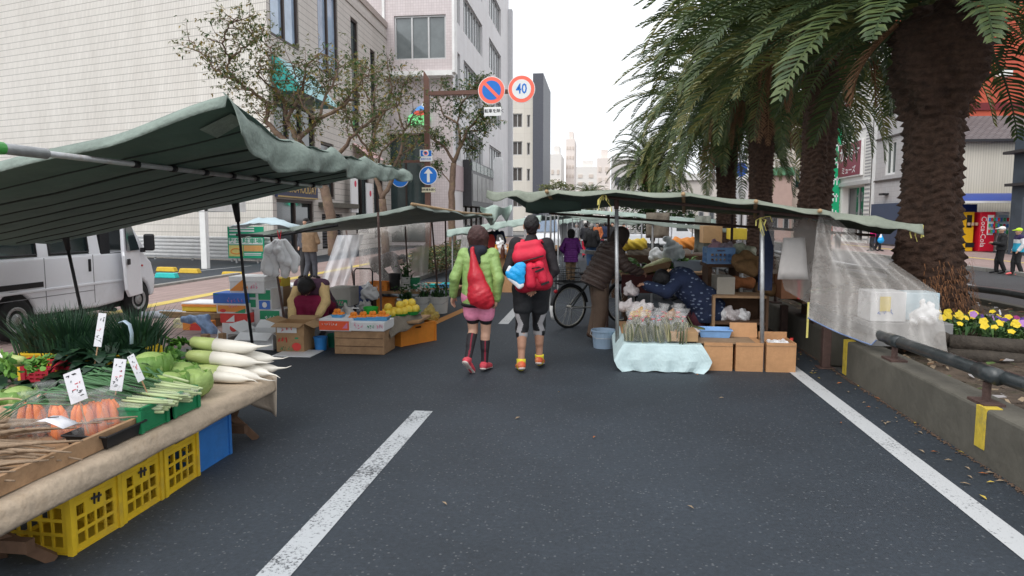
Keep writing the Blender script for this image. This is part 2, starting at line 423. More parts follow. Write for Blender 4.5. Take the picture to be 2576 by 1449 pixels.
M_BLACK = mat('black', (.012, .012, .014), .55, .2)
M_WPLAST = mat('white plastic', (.78, .79, .8), .45, .04)
M_DGLASS = glass('dark glass')
M_ALU = mat('aluminium frame', (.5, .5, .5), .4, .05, metal=.3)
M_DFRAME = mat('dark frame', (.05, .035, .03), .5, .1)
M_WPAINT = mat('white paint', (.8, .8, .79), .6, .05, 3, dirt=(.62, .61, .58))
# ground, roads, pavements
def sheet(name, x0, x1, y0, y1, z, m, uv=False, z0=None):
 mb = MB()
 if uv: mb.add([(x0, y0, z), (x1, y0, z), (x1, y1, z), (x0, y1, z)], [(0, 1, 2, 3)], [[(x0, y0), (x1, y0), (x1, y1), (x0, y1)]])
 else: mb.add([(x0, y0, z), (x1, y0, z), (x1, y1, z), (x0, y1, z)], [(0, 1, 2, 3)])
 return mb.build(name, m, kind='structure')
sheet('ground', -900, 900, -120, 1600, -.06, mat('far ground', (.2, .19, .18), .9, .2, .2))
sheet('road', -4.8, 2.62, -20, 900, 0, M_ASPH)
sheet('far_carriageway', 6.35, 12.3, -20, 900, -.01, M_ASPH2)
sheet('crossing_road', -60, 60, 62, 74, .004, M_ASPH2)
sheet('pavement', -10.0, -4.95, -20, 61.8, .1, M_PINK, True)
sheet('parking_lot', -60, -10.15, -20, 40, .03, M_LOT)
sheet('far_pavement', 12.45, 60, -20, 61.8, .1, M_PINK, True)
sheet('far_forecourt', 18.2, 60, 20, 61.0, .106, M_ASPH2)
def kerb(name, x0, x1, y0, y1, z, m=M_CURB): return MB().box(x0, x1, y0, y1, -.05, z).build(name, m, kind='structure', bevel=.015)
kerb('kerb', -4.95, -4.8, -20, 61.8, .11)
kerb('kerb', 12.3, 12.45, -20, 61.8, .11)
kerb('lot_kerb', -10.15, -10.0, 13.0, 18.6, .16)
def mark(name, pts, z, m): return MB().poly([(x, y, z) for x, y in pts]).build(name, m, kind='structure')
mark('lane_dash', [(-1.56, -1), (-1.40, -1), (-1.40, 5.74), (-1.56, 5.74)], .004, M_WORN)
for i in range(5):
 y = 10.8 + 10 * i
 mark('lane_dash', [(-1.56, y), (-1.40, y), (-1.40, y + 5), (-1.56, y + 5)], .004, M_WHITE)
mark('edge_line', [(2.07, -5), (2.225, -5), (2.225, 60), (2.07, 60)], .004, M_WHITE)
mark('orange_line', [(-2.78, 9.6), (-2.62, 9.6), (-2.34, 12.5), (-2.5, 12.6)], .004, M_ORANGE)
mark('lane_line', [(9.3, -5), (9.45, -5), (9.45, 60), (9.3, 60)], -.005, M_WHITE)
mark('tactile_strip', [(-8.15, 2), (-7.85, 2), (-7.85, 61), (-8.15, 61)], .105, mat('tactile yellow', (.62, .47, .12), .7, .15, 9))
mark('tactile_strip', [(15.0, 2), (15.25, 2), (15.25, 61), (15.0, 61)], .105, MATS['tactile yellow'])
mark('parking_line', [(-13.4, 17), (-13.3, 17), (-12.0, 23), (-12.1, 23)], .035, M_WHITE)
def median_wall(name, y0, y1, label):
 o = MB().box(2.60, 2.87, y0, y1, -.05, .38).build(name, M_CONC, bevel=.02)
 return tag(o, label, 'low wall')
w1 = median_wall('low_concrete_wall', -6, 7.66, 'low mossy concrete wall with yellow paint marks along the planted strip, near stretch')
w2 = median_wall('low_concrete_wall', 8.35, 58, 'low concrete wall running behind the shelf and stall on the right')
ym = MB()
for y in (4.98,): ym.box(2.594, 2.70, y - .06, y + .06, .10, .386)
ym.box(2.594, 2.68, 7.56, 7.668, .02, .386)
ym.build('paint_mark', M_YPAINT, w1)
soil = MB(); P = []
for j in range(110):
 row = []
 for i in range(9):
  x = 2.87 + (6.2 - 2.87) * i / 8; y = -6 + 64 * j / 109
  row.append((x, y, .26 + .05 * wob(x * 2, y * 1.5) + (.08 * math.sin(math.pi * i / 8))))
 P.append(row)
soil.grid(P).build('median_soil', M_SOIL, kind='structure', smooth=True)
kerb('median_kerb', 6.2, 6.35, -6, 58, .36, M_CONC)
MB().box(2.75, 6.3, 57.9, 58.05, -.05, .36).build('median_end_kerb', M_CONC, kind='structure')
sh = MB(); rr = random.Random(3)
for i in range(2600):
 x = rr.uniform(3.0, 6.1); y = 2.5 + 13 * rr.random() ** 1.5; z = .285 + .05 * wob(x * 2, y * 1.5) + .08 * math.sin(math.pi * (x - 2.97) / 3.23)
 a = rr.uniform(0, 6.3); s = rr.uniform(.02, .05); M = rotz(a)
 sh.cur = rr.choice((0, 0, 1, 1, 2, 3)); c = V((x, y, z + .012))
 sh.add([c + M @ V((-s, -s * .45, 0)), c + M @ V((s, -s * .3, .015)), c + M @ V((s * .8, s * .45, .02)), c + M @ V((-s * .8, s * .4, rr.uniform(0, .025)))], [(0, 1, 2, 3)])
sh.build('leaf_litter', [mat('dry leaf brown', (.16, .09, .05), .8, .3), mat('dry leaf tan', (.27, .2, .13), .8, .3), mat('scrap grey', (.32, .3, .3), .8, .2), mat('weed green', (.07, .11, .03), .7, .3)], kind='stuff')
rl = MB(); rr = random.Random(5)
for i in range(70):
 x = rr.uniform(2.28, 2.58) if i % 8 else rr.uniform(-1, 2.3); y = rr.uniform(3, 9)
 a = rr.uniform(0, 6.3); s = rr.uniform(.012, .026); M = rotz(a); c = V((x, y, .008)); rl.cur = rr.choice((0, 1, 1, 2))
 rl.add([c + M @ V((-s * 1.3, 0, 0)), c + M @ V((0, -s * .5, .008)), c + M @ V((s * 1.3, 0, .006)), c + M @ V((0, s * .5, .01))], [(0, 1, 2, 3)])
rl.build('fallen_leaves', [mat('leaf orange', (.34, .12, .04), .7, .3), MATS['dry leaf tan'], mat('leaf yellow', (.45, .33, .06), .7, .2)], kind='stuff')
gr = MB(); rr = random.Random(9)
for i in range(2600):
 x = 2.585 - abs(rr.gauss(0, .02)); y = rr.uniform(3, 20); s = rr.uniform(.004, .012); c = V((x, y, .004))
 gr.add([c + V((-s, 0, 0)), c + V((0, -s, .004)), c + V((s, 0, .002)), c + V((0, s, .006))], [(0, 1, 2, 3)])
gr.build('gutter_dirt', mat('dirt', (.10, .065, .045), .95, .4), kind='stuff')
bend = lambda y: .25 * max(0, 5.0 - y) + .012 * math.sin(y * .7)
def rail(x, z, ys, label, posts, r=.05, ground=.36):
 t = thing('guard_rail', label, 'railing', (x, ys[0], ground))
 MB().tube([(x + bend(y), y, z + .03 * math.sin(y * 1.3 + 1)) for y in [ys[0] + (ys[1] - ys[0]) * i / 60 for i in range(61)]], r, 12).build('pipe', M_DPIPE, t, w=True, smooth=True)
 for y in posts:
  px = x; x = px + bend(y); b = MB(); b.tube([(x, y, ground), (x, y, z - r * .6)], .028, 8); b.box(x - .07, x + .07, y - .11, y + .11, ground + .002, ground + .02)
  b.build('post', M_RUST, t, w=True); x = px
  MB().tube([(x + bend(y + d), y + d, z + .03 * math.sin((y + d) * 1.3 + 1)) for d in (-.12, .12)], r * 1.16, 12).build('clamp', M_DPIPE, t, w=True, smooth=True)
 return t
rail(2.69, .56, (-5, 57), 'thick black pipe rail along the top of the near low wall', [3.2, 5.1, 6.6, 8.9, 11, 13, 15, 17, 20, 23, 26], ground=.378)
rail(5.7, .60, (-5, 57), 'thick black pipe rail on the far side of the planted strip', [3, 5.2, 7.4, 9.6, 12, 14.5, 17, 20, 24], ground=.3)
for x, y in ((2.53, 8.02), (2.50, 9.7)):
 b = MB().box(x - .045, x + .045, y - .045, y + .045, .012, .46 if y < 9 else .5); b.box(x - .09, x + .09, y - .09, y + .09, 0, .012)
 tag(b.build('rail_post', M_RUST, bevel=.006), 'rusty square steel post standing in the gap of the low wall' if y < 9 else 'rusty square steel post behind the crates by the low wall', 'post')
fb = thing('flower_bed', 'raised flower bed of yellow and purple pansies edged with dark logs', 'flower bed', (4.6, 7.4, .3))
lg = mat('log edging', (.055, .045, .036), .85, .35, 9, .6)
for k, (p, q) in enumerate((((3.38, 7.12, .34), (5.7, 6.3, .34)), ((3.40, 7.15, .46), (5.7, 6.33, .46)), ((3.36, 7.16, .35), (3.6, 8.5, .35)), ((3.38, 7.2, .47), (3.62, 8.5, .47)))):
 MB().tube([V(p).lerp(V(q), i / 8) + V((0, 0, .012 * wob(i, k))) for i in range(9)], [.075 + .008 * wob(i * 2, k) for i in range(9)], 9).build('log', lg, fb, w=True, smooth=True)
bs = MB(); bs.grid([[(3.45 + 2.2 * i / 7, 7.15 - .33 * i / 7 * 2.2 + 1.4 * j / 9, .46 + .04 * wob(i, j)) for i in range(8)] for j in range(10)]); bs.build('bed_soil', M_SOIL, fb, w=True, smooth=True)
rr = random.Random(21); fo = MB(); fl = MB()
for i in range(420):
 x = rr.uniform(3.5, 5.6); y = 7.25 - .33 * (x - 3.45) + rr.uniform(0, 1.2); z = .48 + .03 * wob(x * 3, y * 3)
 for k in range(7):
  a = rr.uniform(0, 6.3); M = rotz(a); l = rr.uniform(.04, .09); h = rr.uniform(.02, .12); c = V((x + rr.gauss(0, .04), y + rr.gauss(0, .04), z)); fo.cur = rr.choice((0, 0, 1))
  fo.add([c, c + M @ V((l * .5, -.018, h)), c + M @ V((l, 0, h * .9)), c + M @ V((l * .5, .018, h))], [(0, 1, 2, 3)])
 if rr.random() < .30:
  col = rr.choice((0, 0, 1, 1, 2, 3, 4)) if x > 4.0 else rr.choice((0, 0, 0, 3))
  c = V((x, y, z + rr.uniform(.11, .17))); s = rr.uniform(.028, .042); Rm = Euler((R(rr.uniform(30, 75)), 0, R(rr.uniform(-50, 50)))).to_matrix(); fl.cur = col
  for k in range(5):
   a0 = k * 1.2566; Mz = Matrix.Rotation(a0, 3, 'Z')
   fl.add([c + Rm @ Mz @ V(p) for p in ((0, 0, 0), (s * .75, -s * .55, .006), (s * 1.15, 0, .002), (s * .75, s * .55, .006))], [(0, 1, 2, 3)])
fo.build('leaves', [mat('pansy leaf', (.035, .085, .025), .6, .3), mat('pansy leaf light', (.07, .14, .035), .6, .3)], fb, w=True)['kind'] = 'stuff'
fl.build('blossoms', [mat('pansy yellow', (.75, .55, .03), .6, .1), mat('pansy violet', (.10, .045, .25), .6, .2), mat('pansy magenta', (.30, .03, .16), .6, .2), mat('pansy lilac', (.42, .2, .5), .6, .15), mat('pansy white', (.7, .66, .68), .6, .1)], fb, w=True)['kind'] = 'stuff'
# buildings on the left
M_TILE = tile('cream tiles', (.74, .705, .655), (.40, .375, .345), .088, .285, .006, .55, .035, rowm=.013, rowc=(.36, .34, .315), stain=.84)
M_TILE2 = tile('cream tiles street side', (.64, .60, .56), (.36, .335, .31), .088, .285, .006, .55, .04, rowm=.013, rowc=(.24, .225, .21), stain=.82)  # same tiles, darker: the weaker light on the street side is in the colour
M_PTILE = tile('pink tiles', (.64, .575, .58), (.5, .43, .435), .16, .16, .008, .5, .05, stain=.9)
M_PWALL = tile('white wall', (.72, .715, .73), (.6, .6, .61), 1.2, 1.2, .006, .6, .02, stain=.86)
C0 = V((-12.35, 25.4, 0)); D1 = V((-1, .3, 0)).normalized(); H1 = 13.2
b1 = thing('tiled_building', 'cream tiled three storey building with a blank side wall above the parking lot', 'building', C0)
Wl = 24
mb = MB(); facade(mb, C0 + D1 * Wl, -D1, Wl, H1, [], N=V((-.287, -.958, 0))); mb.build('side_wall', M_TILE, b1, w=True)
Uy = V((-.035, 1, 0)).normalized(); NX = V((1, .035, 0)).normalized(); Lf = 17.4
big = [(.3, 3.1, 8.6, 12.3, 2), (5.3, 8.0, 8.3, 12.3, 2), (10.0, 11.2, 6.2, 12.0, 1), (13.4, 14.4, 5.6, 11.2, 1)]
low = [(.35, 4.6, 3.4, 6.4, 3), (5.3, 7.0, 2.6, 5.2, 1), (10.2, 12.6, .9, 4.7, 2), (13.6, 15.6, .6, 4.4, 2)]
ent = [(.35, 4.2, 0.02, 2.45, 2)]
lou = [(5.2, 8.0, .3, 1.9, 1)]
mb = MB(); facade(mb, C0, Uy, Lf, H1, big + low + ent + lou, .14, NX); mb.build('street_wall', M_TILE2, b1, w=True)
M_SKYGL = glass('sky toned glass', (.34, .44, .58), .05)  # reflected sky is put into the base colour of these panes
windows(b1, C0, Uy, big[:2], .14, M_DFRAME, M_SKYGL, 2, .14, NX)
windows(b1, C0, Uy, big[2:] + low, .14, M_DFRAME, glass('shop glass', (.03, .042, .045), .08), 2, .12, NX)
windows(b1, C0, Uy, ent, .14, M_DFRAME, M_DGLASS, 2, .12, NX, 'entrance', name2='door_glass')
lv = MB()
for k in range(12): lv.box(0, .03, 5.25, 7.95, .38 + k * .125, .46 + k * .125)
lv.v = [tuple(C0 + Uy * y + V((0, 0, z)) - NX * (.10 - x)) for x, y, z in lv.v]; lv.build('louvre', mat('louvre grey', (.05, .05, .055), .6), b1, w=True)
cp = MB(); cp.box(-.35, .08, -.1, Lf + .1, H1, H1 + .35); cp.v = [tuple(C0 + Uy * y + NX * x + V((0, 0, z))) for x, y, z in cp.v]; cp.build('coping', mat('coping', (.42, .36, .33), .7), b1, w=True)
cp = MB(); cp.box(0, .06, 0, Lf, 12.55, 12.8); cp.v = [tuple(C0 + Uy * y + NX * x + V((0, 0, z))) for x, y, z in cp.v]; cp.build('string_course', mat('course', (.5, .46, .43), .7), b1, w=True)
sl_ = MB(); sl_.box(0, .5, 4.8, 9.2, 2.2, 2.42); sl_.v = [tuple(C0 + Uy * y + NX * x + V((0, 0, z))) for x, y, z in sl_.v]; sl_.build('ledge', M_CONC, b1, w=True)
rb = MB(); e = C0 + Uy * Lf; f2 = C0 + D1 * Wl; g2 = V((f2.x, e.y + 4, 0)); zt = V((0, 0, H1))
rb.add([C0 + zt, e + zt, g2 + zt, f2 + zt], [(0, 1, 2, 3)]); rb.add([e, g2, g2 + zt, e + zt], [(0, 1, 2, 3)]); rb.add([g2, f2, f2 + zt, g2 + zt], [(0, 1, 2, 3)])
rb.build('roof', M_CONC, b1, w=True)
M_TEAL = mat('teal awning', (.02, .30, .27), .6, .15); M_TEAL2 = mat('faded blue awning', (.34, .58, .62), .6, .12)
aw = MB()
def onwall(u, z, d): return C0 + Uy * u + NX * d + V((0, 0, z))
def awning(u0, u1, z0, z1, d):
 aw.add([onwall(u0, z1, .02), onwall(u1, z1, .02), onwall(u1, z0, d), onwall(u0, z0, d)], [(0, 1, 2, 3)])
 aw.add([onwall(u0, z1, .02), onwall(u0, z0, d), onwall(u0, z0, .02)], [(0, 1, 2)]); aw.add([onwall(u1, z1, .02), onwall(u1, z0, d), onwall(u1, z0, .02)], [(0, 1, 2)])
aw.cur = 0; awning(.3, .9, 6.5, 7.9, 1.1); aw.cur = 1; awning(.9, 4.7, 6.5, 7.9, 1.1)
aw.build('awning', [M_TEAL, M_TEAL2], b1, w=True)
pk = MB(); pk.add([onwall(9.8, 5.6, .02), onwall(13.0, 5.6, .02), onwall(13.0, 4.9, .9), onwall(9.8, 4.9, .9)], [(0, 1, 2, 3)]); pk.build('awning', mat('pink awning', (.7, .45, .45), .6, .1), b1, w=True)
sg = thing('shop_sign', 'dark blue shop sign with gold lettering above the dark entrance', 'sign', onwall(2.3, 2.8, .1))
s_ = MB(); s_.box(0, .12, .2, 4.4, 2.52, 3.28); s_.v = [tuple(onwall(y, z, x + .02)) for x, y, z in s_.v]; s_.build('board', mat('navy board', (.03, .035, .085), .5), sg, w=True)
s_ = MB()
for a in ((.2, 4.4, 2.52, 2.58), (.2, 4.4, 3.22, 3.28)): s_.box(.12, .135, *a)
s_.v = [tuple(onwall(y, z, x + .022)) for x, y, z in s_.v]; s_.build('trim', mat('gold trim', (.42, .30, .12), .5), sg, w=True)
text('lettering', 'MAGIC-HOLIDAY', .5, plane(onwall(2.3, 2.89, .16), Uy, (0, 0, 1)), MATS['gold trim'], sg, .006, sx=.98, bold=.008)
for k, (u, zc) in enumerate(((8.9, 3.0), (11.5, 2.6))):
 bn = thing('banner', ('white banner with a red dot hanging left of the second street tree', 'white banner with red dots hanging beside the pink wall')[k], 'banner', onwall(u, zc, .3))
 s_ = MB(); s_.box(-.03, .03, -.55, .55, -1.0, 1.0); s_.v = [tuple(onwall(u + y, zc + z, .35 + x)) for x, y, z in s_.v]; s_.build('cloth', M_WPLAST, bn, w=True)
 s_ = MB(); s_.lathe([(.16, 0), (.16, .01)], (0, 0, 0), 14, M=Matrix.Rotation(R(90), 3, 'Y')); s_.v = [tuple(onwall(u + .12 + y, zc + .45 + z, .385 + x)) for x, y, z in s_.v]; s_.build('dot', mat('red dot', (.62, .03, .08), .5), bn, w=True)
b2 = thing('pink_building', 'tall pink tiled building with white street side and ribbon windows', 'building', (-9, 43, 0))
Q0 = V((-9.0, 43, 0)); H2 = 26
front = [(1.6, 4.6, 13.3 - 1.2, 13.3 + .55, 3)]
mb = MB(); facade(mb, V((-15.5, 43, 0)), (1, 0, 0), 6.5, H2, [(2.0, 4.7, .2, 7.0)], .5); mb.build('front_wall', M_PTILE, b2, w=True)
windows(b2, V((-15.5, 43, 0)), (1, 0, 0), [(2.0, 4.7, .2, 7.0, 2)], .5, M_DFRAME, glass('grey green glass', (.06, .085, .085), .06), 2, .1, None, 'shop_window')
bay = MB(); bz0, bz1 = 10.6, 25.5
facade(bay, V((-13.0, 42.3, 0)) + V((0, 0, bz0)), (1, 0, 0), 4.15, bz1 - bz0, [(.55, 3.75, .7, 3.3), (.55, 3.75, 5.0, 7.4), (.55, 3.75, 9.2, 11.6)], .2); bay.build('bay_wall', M_PTILE, b2, w=True)
windows(b2, V((-13.0, 42.3, bz0)), (1, 0, 0), [(.55, 3.75, .7, 3.3, 3), (.55, 3.75, 5.0, 7.4, 3), (.55, 3.75, 9.2, 11.6, 3)], .2, M_ALU, glass('office glass', (.13, .15, .155), .07), 3, .1)
bb = MB(); bb.box(-13.15, -13.0, 42.15, 43, bz0 - .12, bz1); bb.box(-8.85, -8.7, 42.15, 43, bz0 - .12, bz1); bb.box(-13.0, -8.85, 42.1, 43, bz0 - .3, bz0 - .01); bb.build('bay_trim', M_WPAINT, b2, w=True)
sid = []
for z in (6.3, 10.7, 14.9, 19.0, 23): sid += [(.7, 2.4, z - .9, z + 1.5, 2), (3.6, 11.2, z - .9, z + 1.5, 7), (14.5, 21.5, z - .9, z + 1.5, 5)]
Lb = 27; ww = [o for o in sid if o[3] < H2 - .3]
shop2 = [(3.0, 11.5, .4, 3.4, 4)]
mb = MB(); facade(mb, V((-9, 43, 0)), (0, 1, 0), Lb, H2, ww + shop2, .22, V((1, 0, 0))); mb.build('street_wall', M_PWALL, b2, w=True)
windows(b2, V((-9, 43, 0)), (0, 1, 0), ww, .22, M_ALU, glass('street glass', (.16, .18, .19), .06), 5, .09, V((1, 0, 0)))
windows(b2, V((-9, 43, 0)), (0, 1, 0), shop2, .22, M_DFRAME, M_DGLASS, 4, .1, V((1, 0, 0)), 'shop_window')
lo = MB(); lo.box(-9, -8.95, 43.0, 55, 3.5, 5.1); lo.build('pink_band', mat('pink band', (.5, .4, .41), .6, .05), b2, w=True)
rr = MB(); rr.box(-15.5, -9.02, 43.02, 70, H2 - .2, H2 + .3); rr.box(-15.5, -9.02, 69.9, 70, 0, H2 - .2); rr.box(-15.55, -15.5, 43.02, 70, 0, H2); rr.build('roof', M_CONC, b2, w=True)
pl = MB(); pl.box(-9, -8.6, 69.4, 70.2, 0, 22); pl.build('pilaster', mat('grey pilaster', (.55, .56, .58), .6, .05), b2, w=True)
dk = thing('facade_billboard', 'black framed showcase board with glass panels on the pink building', 'signboard', (-8.6, 46.5, 4))
m_ = MB(); m_.box(-8.99, -8.4, 46, 55.5, 2.55, 5.6); m_.build('case', mat('charcoal case', (.035, .035, .04), .4, .2), dk, w=True)
m_ = MB()
for k in range(5): m_.box(-8.4, -8.37, 46.3 + k * 1.85, 48.0 + k * 1.85, 2.9, 4.7)
m_.build('panels', mat('grey panel', (.18, .18, .18), .3, .4, 2), dk, w=True)
m_ = MB()
for k in range(6): m_.box(-8.4, -8.36, 46.1 + k * 1.6, 47.5 + k * 1.6, 4.9, 5.5)
m_.build('glass_strip', mat('green glass strip', (.16, .21, .2), .2, .2), dk, w=True)
vs = MB(); vs.prism([(-.4, 0, 0), (.4, 0, 0), (.4, 0, 4.9), (.28, 0, 5.2), (-.28, 0, 5.2), (-.4, 0, 4.9)], (0, .2, 0)); vs.v = [(x - 8.2, y + 57, z + 1.5) for x, y, z in vs.v]
tag(vs.build('vertical_sign', M_WPLAST, bevel=.05), 'tall blank white vertical sign with rounded ends beside the black showcase', 'sign')
nb = thing('bird_sign', 'green and blue illuminated bird sign on the pink wall', 'sign', (-11.0, 42.8, 7.5))
em = lambda n, c, s: mat(n, c, .5, .02, emit=s)
def blob(pts, y, m, nm): MB().prism([(x - 11.15, y, z + 7.7) for x, z in pts], (0, -.08, 0)).build(nm, m, nb, w=True)
circ = lambda cx, cz, rx, rz, n=16: [(cx + rx * math.cos(6.2832 * i / n), cz + rz * math.sin(6.2832 * i / n)) for i in range(n)]
blob(circ(-.28, .1, .42, .36), 42.9, em('sign green', (.22, .75, .3), .5), 'leaf_shape'); blob(circ(.35, .15, .42, .38), 42.88, MATS['sign green'], 'leaf_shape')
blob([(-.45, .45), (.0, .85), (.3, .95), (.45, .75), (.1, .5)], 42.78, em('sign blue', (.12, .35, .8), .4), 'wing'); blob(circ(.1, .48, .35, .16), 42.75, em('sign red', (.7, .12, .08), .4), 'breast')
blob(circ(.42, .95, .16, .14), 42.76, em('sign white', (.8, .85, .9), .4), 'head')
b3 = thing('cream_tower', 'narrow cream block with dark cladding far down the left side', 'building', (-10, 98, 0))
ops = [(z0 + 0, z0 + 1, 0, 0) for z0 in ()]
ws = []
for z in (3.4, 7.0, 10.6, 14.4): ws += [(.3, 1.7, z, z + 1.9, 2), (2.35, 2.8, z, z + 1.7, 1)]
mb = MB(); facade(mb, V((-12.4, 98, 0)), (1, 0, 0), 3.2, 18.6, ws, .3); mb.build('front_wall', tile('cream render', (.70, .665, .60), (.62, .58, .52), 2, 3.4, .02, .7, .02, stain=.9), b3, w=True)
windows(b3, V((-12.4, 98, 0)), (1, 0, 0), ws, .3, M_ALU, glass('tower glass', (.10, .09, .085), .1), 2, .12)
m_ = MB(); m_.box(-9.19, -7.75, 97.5, 112, 0, 21.6); m_.build('clad_side', mat('dark cladding', (.09, .095, .115), .5, .15), b3, w=True)
m_ = MB(); m_.box(-12.4, -9.2, 98.31, 112, 0, 18.5); m_.build('rear_block', mat('pale render', (.6, .58, .54), .8, .05), b3, w=True)
m_ = MB()
for k in range(5): m_.box(-12.35 + k * .7, -12.30 + k * .7, 97.9, 97.94, 18.6, 19.5)
m_.box(-12.4, -9.3, 97.88, 97.95, 19.45, 19.53); m_.build('roof_railing', M_DFRAME, b3, w=True)
M_FAR = [mat('hazed far wall', (.72, .69, .66), .9, .03), mat('hazed far wall pink', (.73, .66, .62), .9, .04), mat('hazed far window', (.62, .54, .48), .9, .05)]  # distance haze and overexposure are mixed into these pale wall and window colours
for k, (u0, u1, vt, Y, lab, band) in enumerate(((1384, 1412, 388, 240, 'pale distant block with a flat roof left of the far tower', 2), (1424, 1446, 350, 260, 'pale stepped distant tower with brownish balconies, tallest at the street end', 3), (1448, 1502, 420, 320, 'pale wide distant block right of the far tower', 2), (1502, 1536, 398, 230, 'pale distant block partly behind the far palm crown', 2), (1350, 1384, 405, 260, 'pale distant block behind the dark clad side of the cream tower', 2))):
 p, q = A(u0, vt, Y), A(u1, vt, Y)
 t = thing('far_building', lab, 'building', (p.x, Y, 0))
 m_ = MB(); m_.box(p.x, q.x, Y, Y + 20, 0, p.z); m_.box(p.x + .3 * (q.x - p.x), q.x - .2 * (q.x - p.x), Y + 3, Y + 10, p.z, p.z + 3); m_.build('block', M_FAR[k % 2], t, w=True)
 m_ = MB(); nfl = int(p.z / 3.4)
 for f_ in range(1, nfl):
  for c in range(band):
   x0 = p.x + (q.x - p.x) * (c + .25) / band; m_.box(x0, x0 + (q.x - p.x) * .4 / band, Y - .3, Y + .1, f_ * 3.4, f_ * 3.4 + (1.5 if k != 1 else 1.1))
 m_.build('windows', M_FAR[2], t, w=True)
# buildings across the far carriageway
def wallbox(parent, name, x0, x1, y0, y1, z0, z1, m):
 return MB().box(x0, x1, y0, y1, z0, z1).build(name, m, parent, w=True)
M_GREYT = tile('grey tiles', (.50, .485, .49), (.40, .385, .39), .3, .3, .01, .6, .04, stain=.9)
M_CORR = tile('cream siding', (.66, .62, .53), (.5, .46, .39), .12, 40, .012, .6, .03, stain=.92)
kb = thing('karaoke_building', 'white karaoke building with a perforated white frontage beside grey house', 'building', (17.2, 45, 0))
ops = [(1.0, 5.2, .15, 3.9, 2)]; up = [(1.2, 2.0, 8.2, 10.6, 1), (2.6, 3.6, 8.2, 10.6, 1), (4.4, 5.4, 8.2, 10.6, 1)]
mb = MB(); facade(mb, V((17.2, 43.3, 0)), (0, 1, 0), 6.8, 13.0, ops + up, .5, V((-1, 0, 0))); mb.build('front_wall', mat('white frontage', (.76, .75, .72), .6, .04), kb, w=True)
windows(kb, V((17.2, 43.3, 0)), (0, 1, 0), up, .5, M_ALU, glass('karaoke glass', (.2, .24, .3), .08), 1, .08, V((-1, 0, 0)))
windows(kb, V((17.2, 43.3, 0)), (0, 1, 0), ops, .5, M_ALU, M_DGLASS, 2, .08, V((-1, 0, 0)), 'entrance', name2='door_glass')
MB().box(17.75, 17.93, 43.32, 50.1, 0, 12.9).build('rear_block', mat('karaoke rear', (.66, .63, .58), .8, .05), kb, w=True)
pf = MB(); gp = mat('screen gaps', (.33, .33, .34), .7, .1)
for zz in range(14):
 for yy in range(8): pf.box(17.18, 17.196, 43.35 + yy * .115, 43.41 + yy * .115, .3 + zz * .27, .42 + zz * .27)
 for yy in range(8): pf.box(17.18, 17.196, 48.9 + yy * .115, 48.96 + yy * .115, .3 + zz * .27, .42 + zz * .27)
for zz in range(16):
 for yy in range(9): pf.box(17.18, 17.196, 43.35 + yy * .115, 43.41 + yy * .115, 4.4 + zz * .2, 4.49 + zz * .2)
for yy in range(52): pf.box(17.18, 17.196, 43.6 + yy * .12, 43.66 + yy * .12, 7.5, 7.62)
pf.build('screen_holes', gp, kb, w=True)
MB().box(17.05, 17.2, 43.3, 50.1, 3.95, 4.2).build('canopy_edge', M_ALU, kb, w=True)
M_MAROON = mat('maroon sign', (.21, .022, .05), .45, .08)
sg = thing('karaoke_sign', 'maroon karaoke sign with white katakana on the white frontage', 'sign', (17.05, 46.4, 5.6))
MB().box(17.0, 17.18, 44.6, 48.9, 4.55, 6.9).build('frame', M_WPAINT, sg, w=True); MB().box(16.97, 16.999, 44.68, 48.82, 4.63, 6.82).build('board', M_MAROON, sg, w=True)
text('lettering', 'カラオケ', 1.06, plane((16.965, 46.75, 6.05), (0, -1, 0), (0, 0, 1)), M_WPLAST, sg, .004, sx=.92, bold=.016)
text('lettering', 'ミューズ', .52, plane((16.965, 46.75, 4.98), (0, -1, 0), (0, 0, 1)), M_WPLAST, sg, .004, sx=1.3, bold=.004)
sg0 = sg; sg = thing('projecting_sign', 'maroon vertical sign with one white katakana high on the white building', 'sign', (16.2, 47.5, 9.5))
MB().box(16.0, 17.19, 47.4, 47.65, 9.4, 13.2).build('board', M_MAROON, sg, w=True)
text('lettering', 'ケ', 1.2, plane((16.6, 47.395, 10.6), (1, 0, 0), (0, 0, 1)), M_WPLAST, sg, .004, bold=.02); text('lettering', 'オ', 1.2, plane((16.6, 47.395, 12.1), (1, 0, 0), (0, 0, 1)), M_WPLAST, sg, .004, bold=.02)
text('lettering', 'MUSE', .3, plane((16.6, 47.395, 9.65), (1, 0, 0), (0, 0, 1)), M_WPLAST, sg, .004)
gs = thing('green_sign', 'tall green vertical sign with white letters beside a palm trunk', 'sign', (16.3, 50.6, 3))
MB().box(16.5, 17.15, 50.5, 50.7, 1.4, 8.2).build('board', mat('sign board green', (.01, .38, .17), .45, .08), gs, w=True)
st = MB()
for k in range(5):
 z = 6.9 - k * 1.2; st.box(16.68, 16.76, 50.485, 50.497, z - .35, z + .3); st.box(16.6, 17.05, 50.485, 50.4965, z - .05, z + .07); st.box(16.9, 16.97, 50.485, 50.497, z - .4, z + .2)
st.build('white_strokes', M_WPLAST, gs, w=True)
for o_ in (kb, sg, sg0): o_.location.y += 4.05
gs.location.y += 2.4
gb = thing('grey_house', 'grey tiled two storey house with a white framed window behind the big palm', 'building', (17.2, 40, 0))
ops = [(.9, 2.3, 4.6, 6.9, 2)]
mb = MB(); facade(mb, V((17.2, 38.6, 0)), (0, 1, 0), 8.0, 9.6, [(5.1, 6.6, 4.3, 6.3)], .15, V((-1, 0, 0))); mb.build('front_wall', M_GREYT, gb, w=True)
windows(gb, V((17.2, 38.6, 0)), (0, 1, 0), [(5.1, 6.6, 4.3, 6.3, 2)], .15, M_WPAINT, glass('house glass', (.03, .05, .045), .06), 2, .12, V((-1, 0, 0)))
